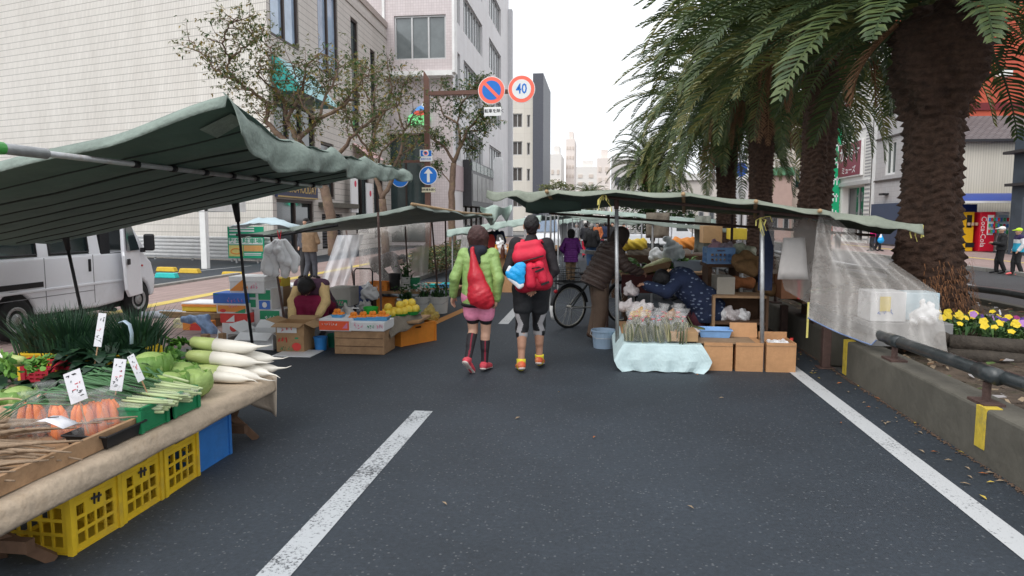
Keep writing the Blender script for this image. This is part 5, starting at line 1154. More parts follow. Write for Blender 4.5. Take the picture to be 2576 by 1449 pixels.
p_ = G(2140, 628, .1); walker('person in a striped pale top at the entrance under the karaoke sign', p_.x, p_.y + 2, 1.45, cloth('pale striped', (.5, .4, .4), .3), C_DK, None, R(160), .1, res=.018, faced=True)
# makers for market goods
M_YC = mat('yellow crate plastic', (.66, .44, .02), .5, .14, 7, dirt=(.42, .28, .05)); M_BC = mat('blue crate plastic', (.03, .16, .46), .5, .14, 7, dirt=(.04, .12, .3))
M_GC = mat('green crate plastic', (.012, .19, .075), .5, .14, 7); M_OC = mat('orange crate plastic', (.66, .23, .03), .5, .12, 7); M_LBC = mat('light blue plastic', (.20, .38, .68), .45, .12, 6); M_RC = mat('red basket plastic', (.52, .02, .045), .5, .12, 8)
M_CARD = mat('brown cardboard', (.40, .25, .13), .85, .12, 6, .15, dirt=(.33, .2, .1)); M_CARDD = mat('dull cardboard', (.27, .18, .11), .85, .15, 6, .15)
M_WCARD = mat('white carton', (.72, .72, .73), .7, .05, 5, dirt=(.6, .59, .58)); M_FOAM = mat('white foam', (.80, .81, .82), .7, .03, 20, .15)
M_WOOD = mat('bare wood', (.36, .22, .12), .8, .22, 7, .3, dirt=(.22, .13, .07)); M_OWOOD = mat('orange plywood', (.50, .27, .13), .75, .16, 5, .2, dirt=(.33, .165, .075)); M_DWOOD = mat('dark wood', (.11, .06, .035), .85, .25, 8, .3)
M_BAMB = mat('bamboo', (.40, .27, .15), .6, .2, 12); M_CLOTH = mat('beige table cloth', (.46, .365, .27), .9, .14, 7, .5, dirt=(.36, .26, .17)); M_BURLAP = mat('brown burlap', (.30, .175, .08), .95, .2, 12, .7, bsc=70)
M_GRAYC = mat('grey brown cloth', (.17, .145, .115), .9, .2, 7, .6); M_PBLUE = mat('pale blue vinyl', (.52, .66, .68), .55, .1, 5, .35, dirt=(.44, .57, .58))
M_TARP = mat('green tarpaulin', (.30, .37, .32), .75, .12, 3.5, .35, bsc=30, dirt=(.23, .28, .24), trans=.12); M_TARP2 = mat('pale green tarpaulin', (.42, .52, .47), .7, .12, 3, .3, dirt=(.33, .41, .36), trans=.12); M_TARP3 = mat('olive tarpaulin', (.27, .30, .245), .75, .18, 4, .5, dirt=(.18, .2, .155), trans=.1)
M_CLEAR = film('clear sheet', (.53, .50, .47), .43, .2, .05, .8); M_BUBBLE = film('bubble wrap', (.72, .74, .78), .50, .3); M_BAGF = film('clear bag film', (.80, .80, .80), .125, .18, .05, .8)
M_WBAG = mat('white carrier bag', (.87, .87, .88), .5, .02, 7, .3, bsc=15, trans=.1)
M_YTIE = mat('yellow tie', (.62, .55, .16), .7, .15, 8)
M_INKB = mat('black ink', (.03, .03, .035), .8, .2); M_INKR = mat('red ink', (.62, .10, .12), .7, .2)
def crate(label, m, w, d, h, loc, rz=0, rows=3, cols=4, group=None, name='crate', mark_=False, solid=False, wall=.006):
 t = thing(name, label, 'crate', loc, rz, group); mb = MB()
 for (ox, oy, ux, uy, W) in ((-w / 2, -d / 2, 1, 0, w), (w / 2, d / 2, -1, 0, w), (w / 2, -d / 2, 0, 1, d), (-w / 2, d / 2, 0, -1, d)):
  ops = []
  if not solid:
   c = max(2, round(cols * W / w))
   for i in range(c):
    for j in range(rows):
     a = W * .10 + (W * .8) * i / c; z = h * .08 + h * .62 * j / rows
     if abs(i - (c - 1) / 2) < .8 and j == rows - 1 and mark_: continue
     ops.append((a + .006, a + W * .8 / c - .006, z + .006, z + h * .62 / rows - .008))
  ops.append((W * .5 - min(.055, W * .2), W * .5 + min(.055, W * .2), h * .80, h * .90))
  facade(mb, (ox, oy, 0), (ux, uy, 0), W, h, ops, wall, None)
 mb.box(-w / 2 + .004, w / 2 - .004, -d / 2 + .004, d / 2 - .004, .004, .012)
 mb.build('body', m, t, solid=.004)
 r = MB()
 for z, s in ((h, .012), (.0, .008), (h * .72, .006)):
  for a, b in (((-w / 2, -d / 2), (w / 2, -d / 2)), ((w / 2, -d / 2), (w / 2, d / 2)), ((w / 2, d / 2), (-w / 2, d / 2)), ((-w / 2, d / 2), (-w / 2, -d / 2))):
   r.bar((*a, z + .005), (*b, z + .005), s * 1.6, s)
 r.build('rim', m, t)
 for x in (-1, 1):
  for y in (-1, 1): MB().box(x * w / 2 - .014, x * w / 2 + .014, y * d / 2 - .014, y * d / 2 + .014, 0, h - .004).build('corner_post', m, t)
 if mark_: MB().bar((-.035, -d / 2 - .010, h * .68), (.035, -d / 2 - .010, h * .66), .004, .012).bar((-.012, -d / 2 - .010, h * .74), (-.016, -d / 2 - .010, h * .58), .004, .010).bar((.02, -d / 2 - .010, h * .72), (.012, -d / 2 - .010, h * .58), .004, .010).build('stamp', M_INKB, t)
 return t
def carton(label, x0, x1, y0, y1, z0, z1, m, art=(), lid=None, flaps=False, rz=0, name='carton', cat='box', top=None, group=None):
 cx, cy = (x0 + x1) / 2, (y0 + y1) / 2; w, d, h = x1 - x0, y1 - y0, z1 - z0
 t = thing(name, label, cat, (cx, cy, z0), rz, group)
 if flaps:
  b = MB(); b.box(-w / 2, w / 2, -d / 2, -d / 2 + .006, 0, h); b.box(-w / 2, w / 2, d / 2 - .006, d / 2, 0, h); b.box(-w / 2, -w / 2 + .006, -d / 2 + .006, d / 2 - .006, 0, h); b.box(w / 2 - .006, w / 2, -d / 2 + .006, d / 2 - .006, 0, h); b.box(-w / 2 + .006, w / 2 - .006, -d / 2 + .006, d / 2 - .006, 0.003, .012); b.build('body', m, t)
  for k, (a, b_, dx, dy) in enumerate(((( -w / 2, -d / 2), (w / 2, -d / 2), 0, -1), ((w / 2, -d / 2), (w / 2, d / 2), 1, 0), ((-w / 2, d / 2), (-w / 2, -d / 2), -1, 0), ((w / 2, d / 2), (-w / 2, d / 2), 0, 1))):
   l = min(w, d) * .45; dz = (-.25, -.45, .35, .3)[k] * l * (1 if flaps is True else flaps); q = .85
   A_, B_ = V((*a, h)), V((*b_, h)); o_ = V((dx * l * q, dy * l * q, dz)); MB().add([A_, B_, B_ + o_, A_ + o_], [(0, 1, 2, 3)]).build('flap', top or m, t, solid=.006)
 else:
  MB().box(-w / 2, w / 2, -d / 2, d / 2, 0, h).build('body', m, t, bevel=min(.008, h * .06))
  if lid: MB().box(-w / 2 - .006, w / 2 + .006, -d / 2 - .006, d / 2 + .006, h * (1 - lid[1]), h + .006).build('lid', lid[0], t, bevel=.005)
 for k, (kind, mm, ax, az, aw, ah) in enumerate(art):
  px, pz = (ax - .5) * w, az * h; y = -d / 2 - .0085 - .0012 * k; p = MB()
  if kind == 'e': p.prism([(px + aw * w / 2 * math.cos(6.2832 * i / 16), y, pz + ah * h / 2 * math.sin(6.2832 * i / 16)) for i in range(16)], (0, .001, 0))
  elif kind == 'r': p.box(px - aw * w / 2, px + aw * w / 2, y, y + .001, pz - ah * h / 2, pz + ah * h / 2)
  elif kind == 't':
   p.prism([(px - aw * w / 2, y, pz - ah * h / 2), (px + aw * w / 2, y, pz - ah * h / 2), (px + aw * w / 2, y, pz + ah * h / 2)], (0, .001, 0))
  elif kind == 's':
   r_ = random.Random(int(1000 * (x0 + z0 + ax))); n = max(3, int(aw * w / (ah * h) * 1.1))
   for i in range(n):
    gx = px - aw * w / 2 + aw * w * (i + .5) / n; g = aw * w / n * .78; gh = ah * h / 2
    for q in range(3):
     a = V((gx + r_.uniform(-g, g) / 2, y, pz + r_.uniform(-gh, gh))); b = V((gx + r_.uniform(-g, g) / 2, y, pz + r_.uniform(-gh, gh)))
     if (b - a).length < g * .4: b = a + V((0, 0, gh))
     p.bar(a, b, .0015, ah * h * .16)
  p.build('print', mm, t)
 return t
def bucket(label, m, r, h, loc, name='bucket', rim=1.06, taper=.82, handle=True, fill=None, group=None):
 t = thing(name, label, 'bucket', loc, 0, group)
 MB().lathe([(r * taper, 0), (r, h), (r * rim, h), (r * rim, h - .02), (r * 1.0, h - .022), (r * .96, h - .006), (r * (taper - .05), .01)], n=20).build('body', m, t, smooth=False)
 if handle: MB().tube([(-r * 1.03, 0, h * .94), (-r * 1.08, -r * .5, h * .78), (-r * .6, -r * 1.1, h * .6), (r * .6, -r * 1.1, h * .6), (r * 1.08, -r * .5, h * .78), (r * 1.03, 0, h * .94)], .004, 6).build('handle', M_STEEL, t, smooth=True)
 if fill: fill(t, r, h)
 return t
def tray(label, m, w, d, h, loc, rz=0, name='tray', group=None, cat='tray'):
 t = thing(name, label, cat, loc, rz, group); b = MB(); k = .86
 o = [(-w / 2, -d / 2), (w / 2, -d / 2), (w / 2, d / 2), (-w / 2, d / 2)]
 pts = [(x * k, y * k, 0) for x, y in o] + [(x, y, h) for x, y in o] + [(x * 1.05, y * 1.05, h) for x, y in o] + [(x * .96, y * .96, h - .004) for x, y in o] + [(x * k * .95, y * k * .95, .008) for x, y in o]
 fs = [(3, 2, 1, 0)]
 for s in range(4):
  for i in range(4): j = (i + 1) % 4; fs.append((s * 4 + i, s * 4 + j, (s + 1) * 4 + j, (s + 1) * 4 + i))
 fs.append((16, 17, 18, 19)); b.add(pts, fs); b.build('body', m, t)
 MB().tube([(x * 1.05, y * 1.05, h) for x, y in o + o[:1]], .006, 6).build('rim', m, t)
 return t
def lumpy(name, label, cat, prims, m, loc, rz=0, res=.012, amp=.006, f=30, k=.03, group=None):
 o = sdf_obj(name, prims, res, m, mod=wrinkle(amp, f)); o.location = loc; o.rotation_euler.z = rz; return tag(o, label, cat, group)
def whitebag(label, loc, w, h, m=None, seed=0, rz=0, knot=True, cat='bag', res=.012, group=None, name='carrier_bag'):
 r_ = random.Random(seed * 7 + int(w * 999)); g = lambda a: r_.uniform(-a, a) * w
 p = [(V((g(.3), g(.15), h * r_.uniform(.15, .5))), V((g(.3), g(.15), h * r_.uniform(.2, .75))), w * r_.uniform(.14, .24), w * r_.uniform(.08, .2), .03) for _ in range(6)] + [(V((-w * .25, 0, h * .2)), V((w * .25, 0, h * .2)), w * .22, w * .22, .04)]
 if knot: p += [(V((0, 0, h * .5)), V((-w * .1, 0, h * .9)), w * .16, w * .05, .03)]
 return lumpy(name, label, cat, p, m or M_WBAG, loc, rz, res, w * .06, 11 / w, group=group)
def leafy(mb, c, n, L, w, cols, rr, spread=.9, up=.6, seg=3, droop=.5, crinkle=0, base=.02):
 for i in range(n):
  az = rr.uniform(0, 6.283); el = rr.gauss(up, .3); p = V(c) + V((rr.gauss(0, base), rr.gauss(0, base), 0)); l = L * rr.uniform(.7, 1.15)
  side = V((-math.sin(az), math.cos(az), 0)); prev = None; mb.cur = rr.choice(cols); vs = []; e = el
  for s in range(seg + 1):
   t = s / seg; ww = w * (math.sin(math.pi * min(.97, .12 + .85 * t)) ** .8) / 2 * rr.uniform(.9, 1.1); up_ = V((0, 0, crinkle * rr.uniform(-1, 1)))
   vs += [p - side * ww + up_, p + side * ww - up_]; d = V((math.cos(az) * math.cos(e) * spread, math.sin(az) * math.cos(e) * spread, math.sin(e))); p = p + d * l / seg; e -= droop / seg * 2
  mb.add(vs, [(2 * s, 2 * s + 1, 2 * s + 3, 2 * s + 2) for s in range(seg)])
G_CHIVE = [mat('chive dark', (.010, .038, .018), .5, .3), mat('chive mid', (.02, .065, .024), .5, .3)]
G_SPIN = [mat('spinach dark', (.010, .034, .016), .45, .3), mat('spinach mid', (.018, .052, .02), .45, .3)]
G_LET = [mat('cabbage pale', (.30, .42, .13), .5, .15, 9, .4), mat('cabbage green', (.14, .27, .055), .5, .2, 9, .4)]
G_GRN = [mat('greens bright', (.10, .24, .03), .5, .25), mat('greens mid', (.05, .15, .025), .5, .25)]
M_DAI = mat('radish white', (.78, .74, .66), .45, .05, 6); M_DAIG = mat('radish green shoulder', (.42, .50, .18), .45, .12, 6)
M_CARR = mat('carrot', (.80, .20, .035), .5, .12, 10); M_BURD = mat('burdock root', (.28, .20, .135), .9, .25, 12, .5, dirt=(.17, .12, .08)); M_BURDL = mat('burdock pale', (.44, .33, .21), .9, .2, 12, .4)
M_MAND = mat('tangerine peel', (.80, .24, .02), .45, .1, 20, .2, bsc=120); M_POM = mat('yellow citrus peel', (.72, .52, .06), .45, .12, 10, .2, bsc=100)
M_LEEKW = mat('leek white', (.45, .53, .28), .45, .1); M_LEEKG = mat('leek green', (.07, .17, .07), .45, .25)
M_CARDW = mat('price card', (.68, .68, .72), .7, .05, 9)
def pricecard(label, c, w, h, tilt, rz, strokes=True, bottom='100円'):
 t = thing('price_card', label, 'price card', c, rz); M = Matrix.Rotation(R(tilt), 3, 'Y'); Mx = Matrix.Rotation(R(-12), 3, 'X')
 f = lambda x, y, z: Mx @ (M @ V((x, y, z)))
 b = MB(); b.box(-w / 2, w / 2, -.001, .002, 0, h); b.v = [tuple(f(*p)) for p in b.v]; b.build('card', M_CARDW, t)
 rr = random.Random(int(h * 1e4 + tilt)); k1 = MB(); k2 = MB()
 for i in range(14):
  zz = h * (.12 + .8 * rr.random()); xx = rr.uniform(-.32, .32) * w; a = rr.choice((0, 1)); mid = .38 < zz / h < .62
  p = f(xx - (w * .1 if a else 0), -.003, zz); q = f(xx + (w * .1 if a else .004), -.003, zz + (0 if a else h * .06)); (k2 if mid else k1).bar(p, q, .0012, w * .045)
 k1.build('writing', M_INKB, t); k2.build('red_writing', M_INKR, t)
 s = MB(); s.bar(f(0, .003, -.18), f(0, .003, h * .3), .006); s.build('stick', M_WOOD, t)
 return t
def tarp(name, parent, P, m, hem=.0, hem_sides=(), sag=.03, nx=28, ny=20, seed=0, thick=.004, lift=None):
 NL, NR, FR, FL = [V(p) for p in P]; rows = []
 for j in range(ny + 1):
  t = j / ny; row = []
  for i in range(nx + 1):
   s = i / nx; p = NL.lerp(NR, s).lerp(FL.lerp(FR, s), t)
   p = p + V((0, 0, -sag * (abs(math.sin(2 * math.pi * s)) * .5 + abs(math.sin(math.pi * 3 * t))) + .012 * wob(s * 9, t * 9, seed)))
   if lift: p = p + V(lift(s, t))
   row.append(p)
  rows.append(row)
 mb = MB(); mb.grid(rows); o = mb.build(name, m, parent, w=True, smooth=True, solid=thick)
 for k, sd_ in enumerate(hem_sides):
  edge = {'near': rows[0], 'far': rows[-1], 'left': [r[0] for r in rows], 'right': [r[-1] for r in rows]}[sd_]
  hm = MB(); g = []; n = len(edge) * 2 - 1; e2 = []
  for a, b in zip(edge, edge[1:]): e2 += [a, a.lerp(b, .5)]
  e2.append(edge[-1]); nout = {'near': V((0, -1, 0)), 'far': V((0, 1, 0)), 'left': V((-1, 0, 0)), 'right': V((1, 0, 0))}[sd_]
  for j in range(5):
   g.append([p + V((0, 0, -hem * (j / 4) * (1 + .22 * wob(q * .37, 1, seed + k)))) + nout * (.012 * j + .022 * (j / 4) * math.sin(q * .8 + seed) + .02 * (j / 4) * wob(q * .5, 2, seed)) for q, p in enumerate(e2)])
  hm.grid(g).build('hem', m, parent, w=True, smooth=True, solid=thick)
 return o, rows
# foreground vegetable stall (left)
zt = lambda X: 2.27 + .17 * (X + 2.4) if X > -3.4 else 2.10 + .203 * (X + 3.4)
cn = thing('stall_canopy', 'large sagging green tarpaulin canopy of the near vegetable stall on black poles', 'canopy', (-4.4, 8.3, 0))
M_UNDER = mat('shaded green tarpaulin', (.105, .17, .14), .8, .12, 3.5, .3, dirt=(.08, .13, .11), trans=.05)  # darker tarpaulin colour with the shade of the canopy underside mixed in
rows = []
NY, NXc = 64, 44
def tz(X, Y):
 t = (Y - 4.35) / 3.95; f = max(0, 1 - t * 5.5)
 z = zt(X) + f * (.06 + .10 * sm(max(0, min(1, (X + 3.3) / .9)))) - .022 * abs(math.sin(math.pi * (Y - 4.35) / .46)) ** .6 * (1 if t > .1 else .3)
 return z + .012 * wob(X * 2.2, Y * 1.5, 3)
for j in range(NY + 1):
 Y = 4.35 + 3.95 * j / NY; row = []
 for i in range(NXc + 1):
  X = -2.40 - 4.7 * i / NXc; row.append(V((X, Y + .05 * wob(X, 0, 2) * (1 if j == 0 else 0), tz(X, Y))))
 rows.append(row)
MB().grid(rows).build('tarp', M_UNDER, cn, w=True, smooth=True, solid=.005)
hem_ = []; n = 150
for j in range(11):
 r_ = []; q = j / 10
 for i in range(n + 1):
  Y = 4.35 + 4.35 * i / n; t = i / n
  fold = math.sin(Y * 6.2 + 1.2 * math.sin(Y * 2.1)) ; f2 = abs(math.sin(Y * 3.3 + .4))
  top_ = tz(-2.4, min(Y, 8.3)) + .012 + (.040 * max(0, fold) - .036 * (1 - f2)) * (1 - .3 * q)
  drop = (.255 - .10 * t) * (1 + .10 * math.sin(Y * 2.7 + 1))
  x = -2.43 + .07 * math.sin(min(1, q * 1.6) * math.pi / 2) + .038 * fold * q ** .7 + .018 * math.sin(Y * 13.7 + 5 * q) * q
  r_.append(V((x, Y, top_ - drop * q ** 1.25)))
 hem_.append(r_)
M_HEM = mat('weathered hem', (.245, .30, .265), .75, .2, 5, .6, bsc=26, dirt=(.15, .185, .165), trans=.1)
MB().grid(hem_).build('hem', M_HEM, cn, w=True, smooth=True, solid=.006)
ne = []
for j in range(4): ne.append([V((X, 4.35 - .012 * j + .015 * wob(X * 3, j), tz(X, 4.36) + .02 - .026 * j)) for X in [-2.40 - 4.7 * i / 40 for i in range(41)]])
MB().grid(ne).build('near_hem', M_HEM, cn, w=True, smooth=True, solid=.006)
pt = MB().add([(-2.75, 4.6, tz(-2.75, 4.6) - .02), (-2.47, 4.52, tz(-2.47, 4.52) - .02), (-2.46, 4.68, tz(-2.46, 4.68) - .02), (-2.74, 4.8, tz(-2.74, 4.8) - .02)], [(0, 1, 2, 3)]); pt.build('patch', M_HEM, cn, w=True, solid=.003)
for k in range(8):
 Y = 4.82 + .46 * k; MB().tube([(-2.45 - 4.5 * i / 18, Y + .02 * wob(i, k), tz(-2.45 - 4.5 * i / 18, Y) - .008) for i in range(19)], .009, 6).build('batten', mat('dark seam', (.022, .032, .027), .8), cn, w=True, smooth=True)
rp = lambda y: (-3.4, y, 2.055)
MB().tube([rp(3.2), rp(3.98)], .033, 12).tube([rp(3.95), rp(8.3)], .02, 10).build('ridge_pipe', MATS['galvanised steel'], cn, w=True, smooth=True)
for k in range(8): MB().tube([(-3.4, 4.82 + .46 * k - .03, 2.055), (-3.4, 4.82 + .46 * k + .03, 2.055)], .028, 10).build('clip', M_BLACK, cn, w=True, smooth=True)
MB().tube([rp(3.2), rp(3.66)], .037, 10).build('green_tape', mat('green tape', (.08, .42, .08), .5), cn, w=True, smooth=True)
p1, p2, p3 = A(592, 500, 8.3), A(160, 575, 8.05), A(-60, 610, 7.95); pe = A(830, 460, 8.4)
MB().tube([pe, A(760, 470, 8.38), p1, A(400, 535, 8.2), p2, p3], .019, 8).build('far_pipe', M_BLACK, cn, w=True, smooth=True)
MB().tube([A(500, 518, 8.22) + V((0, -.02, .012)), A(330, 548, 8.15) + V((0, -.02, .012))], .021, 8).build('pipe_sleeve', mat('pipe galv pale', (.5, .52, .52), .35, .1, metal=.4), cn, w=True, smooth=True)
f1 = G(638, 890); MB().tube([p1 + V((0, .01, 0)), p1.lerp(V((f1.x, f1.y, 0)), .5) + V((-.012, 0, 0)), (f1.x, f1.y, 0)], .0185, 8).build('pole', M_BLACK, cn, w=True, smooth=True)
MB().tube([p1 + V((-.01, 0, .02)), p1.lerp(V((f1.x, f1.y, 0)), .15)], [.055, .03], 10).build('pole_socket', M_BLACK, cn, w=True, smooth=True)
f2 = V((p2.x + .2, 8.12, 0)); MB().tube([p2, f2], .02, 8).build('pole', M_BLACK, cn, w=True, smooth=True); MB().tube([p2 + V((0, 0, .02)), p2.lerp(f2, .18)], [.05, .03], 10).build('pole_socket', M_BLACK, cn, w=True, smooth=True)
TX0, TX1, TY0, TY1, TZ = -4.25, -2.46, 2.3, 4.92, .465
tb_ = thing('display_table', 'long low plank table of the near vegetable stall draped with a beige cloth', 'table', (-3.3, 4, 0))
MB().box(TX0, TX1 - .02, TY0, TY1 - .02, TZ - .04, TZ - .012).build('top', M_WOOD, tb_, w=True)
P = []
for j in range(60):
 y = TY0 + (TY1 - TY0 + .02) * j / 59; row = []
 for i in range(26):
  q = i / 25
  if q < .7: x = TX0 + (TX1 - TX0) * q / .7; z = TZ + .004 * wob(x * 5, y * 5)
  else:
   a = (q - .7) / .3; x = TX1 + .035 * math.sin(a * math.pi * .75) + .008 * wob(y * 4, a * 3); z = TZ - .115 * a + .008 * wob(y * 3, 1)
  row.append((x, y, z))
 P.append(row)
MB().grid(P).build('cloth', M_CLOTH, tb_, w=True, smooth=True, solid=.006)
P = []
for j in range(9):
 a = j / 8; P.append([(TX1 - .5 + .55 * i / 11 + .05 * a * wob(i * .6, 2), TY1 + .01 + .05 * a + .025 * a * math.sin(i * .9), TZ + .004 - (.10 + .23 * sm(i / 11)) * a) for i in range(12)])
MB().grid(P).build('cloth_end', mat('pale cloth end', (.58, .48, .38), .9, .1, 7, .4), tb_, w=True, smooth=True, solid=.006)
for (x, y, x2, y2) in ((-2.55, 4.85, -2.85, 4.65), (-4.1, 4.85, -3.8, 4.7), (-2.62, 2.95, -2.95, 2.6), (-4.1, 2.7, -3.8, 2.5)):
 MB().bar((x, y, .0), (x2, y2, TZ - .04), .05, .05).build('leg', M_DWOOD, tb_, w=True)
 MB().bar((x2 + .05, y, .0), (x, y2, TZ - .04), .05, .05).build('leg', M_DWOOD, tb_, w=True)
MB().bar((-4.2, 4.7, .12), (-2.55, 4.7, .12), .05, .06).build('stretcher', M_DWOOD, tb_, w=True); MB().bar((-4.2, 2.8, .14), (-2.6, 2.8, .14), .05, .06).build('stretcher', M_DWOOD, tb_, w=True)
for k, (y0, y1) in enumerate(((3.0, 3.33), (3.36, 3.69), (3.72, 4.07))):
 crate(('yellow slatted crate with a black stamp, nearest under the beige table', 'yellow slatted crate in the middle of the three under the beige table', 'yellow slatted crate farthest right under the beige table, next to the blue crate')[k], M_YC, y1 - y0, .40, .35, (-2.75, (y0 + y1) / 2, 0), R(90) + .03 * (k - 1), 3, 4, 'crates under the near table', mark_=(k < 2), solid=False)
crate('blue crate under the table beside the yellow crates', M_BC, .40, .5, .35, (-2.82, 4.30, 0), R(90), 2, 3, 'crates under the near table', solid=True)
rr = random.Random(40)
wt = thing('wooden_tray', 'shallow wooden tray holding the brown burdock roots at the near end of the table', 'tray', (-2.9, 2.95, TZ + .01));
b = MB(); b.box(.36, .385, -.55, .52, 0, .085); b.box(-.5, .36, .50, .52, 0, .07); b.box(-.5, .36, -.55, .50, 0, .012); b.build('frame', M_WOOD, wt)
def root(x, y, z, L, az, r, m, rr, lab, grp, name='burdock_root', cat='burdock'):
 pts = [V((0, 0, 0))]; d = V((math.cos(az), math.sin(az), 0)); pd = V((-d.y, d.x, 0)); ph = rr.uniform(0, 6)
 for k in range(1, 8): pts.append(d * L * k / 7 + pd * .014 * math.sin(k * .9 + ph) + V((0, 0, .006 * math.sin(k + ph))))
 o = MB().tube(pts, [r * (.9 if k == 0 else 1 - .75 * (k / 7) ** 1.5) for k in range(8)], 7).build(name, m, smooth=True); o.location = (x, y, z); return tag(o, lab, cat, grp)
proto = [root(0, 0, 0, L, 0, .015, M_BURD, rr, 'long brown burdock root in the heap on the wooden tray', 'burdock roots heaped on the tray') for L in (.62, .7, .55)]
for k in range(42):
 src = proto[k % 3]; x, y = -3.22 + rr.uniform(-.12, .15), 2.5 + .95 * rr.random(); z = TZ + .035 + .014 * rr.choice((0, 1, 2, 3, 4, 5))
 if k < 3: o = src; o.location = (x, y, z)
 else: o = dup(src, (x, y, z))
 o.rotation_euler = (rr.uniform(0, 6), rr.uniform(-.06, .06), R(rr.uniform(-14, 22)))
proto = [root(0, 0, 0, L, 0, .013, M_BURDL, rr, 'pale washed burdock root in the heap behind the brown ones', 'pale burdock roots') for L in (.5, .42)]
for k in range(16):
 src = proto[k % 2]; x, y, z = -3.75 + rr.uniform(-.1, .1), 3.35 + .42 * rr.random(), TZ + .05 + .015 * rr.choice((0, 1, 2, 3, 4, 6))
 o = src if k < 2 else dup(src)
 o.location = (x, y, z); o.rotation_euler = (rr.uniform(0, 6), rr.uniform(-.1, .1), R(rr.uniform(-22, 12)))
lumpy('ginger_bag', 'clear bag of pale knobbly roots behind the burdock', 'bag', [(V((-.1, 0, .05)), V((.12, .03, .06)), .07, .06), (V((0, .08, .08)), V((.1, .1, .06)), .06, .05)], mat('pale root', (.42, .27, .17), .7, .3, 16, .5), G(55, 1075, TZ + .02), 0, .011, .008, 40)
def carrots(label, loc, rz, n=6):
 t = thing('carrot_bag', label, 'carrots', loc, rz, 'bagged carrots'); r_ = random.Random(int(loc[0] * 1000))
 for k in range(n):
  x = (k % 3 - 1) * .05 + r_.gauss(0, .006); y = (k // 3) * .04
  MB().tube([(x * .5, y * .4, .185), (x * .7, y * .6, .15), (x, y, .03), (x * 1.05, y - .004, .005)], [.008, .018, .027, .012], 9).build('carrot', M_CARR, t, smooth=True)
 MB().lathe([(.05, .0), (.115, .012), (.11, .09), (.075, .17), (.035, .205), (.05, .235), (.06, .25)], (0, .015, 0), 16, fn=lambda a, z: 1 + .10 * math.sin(5 * a + 9 * z) + .06 * math.sin(9 * a)).build('bag', M_BAGF, t, smooth=True); return t
cb_ = ['front left of the heap', 'second along the front of the heap', 'front right, beside the black tray', 'back row left, under the torn paper', 'back row middle, with a twisted top', 'back row right, next to the leeks', 'lying at the left rear of the heap']
for k, (u, v) in enumerate(((128, 1102), (190, 1106), (255, 1106), (165, 1072), (222, 1066), (322, 1090), (290, 1098))):
 g = G(u, v, TZ + .02); carrots('clear bag of orange carrots ' + cb_[k], (g.x - .13, g.y + .02, TZ + .012), rr.uniform(-.6, .6))
bt = tray('black shallow tray at the front edge of the table below the carrots', M_BLACK, .30, .24, .07, (-2.60, 3.33, TZ + .008), R(90))
ct = thing('paper_tag', 'small white paper lying on the carrot bags', 'paper', G(135, 1062, TZ + .2)); MB().grid([[(-.09 + .18 * i / 4, -.05 + .1 * j / 3, .02 * math.sin(i)) for i in range(5)] for j in range(4)]).build('sheet', M_CARDW, ct, solid=.001, smooth=True); MB().bar((-.03, 0, .022), (.02, .01, .024), .004).build('writing', M_INKB, ct)
gcr = []
for k, (y0, y1) in enumerate(((3.84, 4.14), (4.16, 4.48))):
 gcr.append(crate(('green plastic crate of leeks nearest the carrots', 'green plastic crate of leeks nearest the cabbages')[k], M_GC, y1 - y0, .62, .13, (-2.80, (y0 + y1) / 2, TZ + .01), R(90), 1, 3, 'green leek crates', solid=True))
crate('green plastic crate behind the carrots, mostly hidden', M_GC, .5, .3, .12, (-3.4, 3.95, TZ + .01), R(4), 1, 4, 'green leek crates', solid=True)
def leeks(label, loc, rz, n=9, L=.62):
 t = thing('leek_bunch', label, 'leeks', loc, rz, 'bunches of leeks'); r_ = random.Random(int(loc[1] * 977)); w_ = MB(); g_ = MB()
 for k in range(n):
  y = r_.gauss(0, .04); z = .03 + abs(r_.gauss(0, .025)); y2 = y * 1.8 + r_.gauss(0, .05); e_ = r_.uniform(-.05, .04); q_ = r_.uniform(.75, 1.2)
  w_.tube([(.28 + e_, y * .7, z), (.16, y, z + .015), (.06, y * 1.1, z + .03)], [.008 * q_, .009 * q_, .008 * q_], 7)
  g_.tube([(.06, y * 1.1, z + .03), (-.12, y2, z + .075 + e_ * .4), (-.3, y2 * 1.4 + e_, z + .10 + e_), (-.40, y2 * 1.6 + e_ * 2, z + .07 - e_ * .5), (-.48 + e_, y2 * 1.7 + e_ * 3, z + .0)], [.009 * q_, .011 * q_, .009, .007, .003], 6, flat=.5)
 w_.build('stalks', M_LEEKW, t, smooth=True); g_.build('leaves', M_LEEKG, t, smooth=True)
 MB().tube([(.30, 0, .055), (.1, 0, .06), (-.15, 0, .085), (-.36, 0, .105)], [.03, .058, .066, .075], 12, flat=.62, caps=False).build('wrapper', M_BAGF, t, smooth=True)
 return t
ll = ['front, white ends over the crate rim', 'second from the front', 'third from the front', 'in the middle of the crates', 'beside the price card', 'next to the cabbages', 'topmost, lying across the others']
for k in range(7):
 leeks('wrapped bunch of green leeks, ' + ll[k], (-2.74 + .03 * (k % 2), 3.88 + .095 * k, TZ + .06 + .03 * (k == 6) + .02 * (k % 2)), R(rr.uniform(-9, 22)), 13)
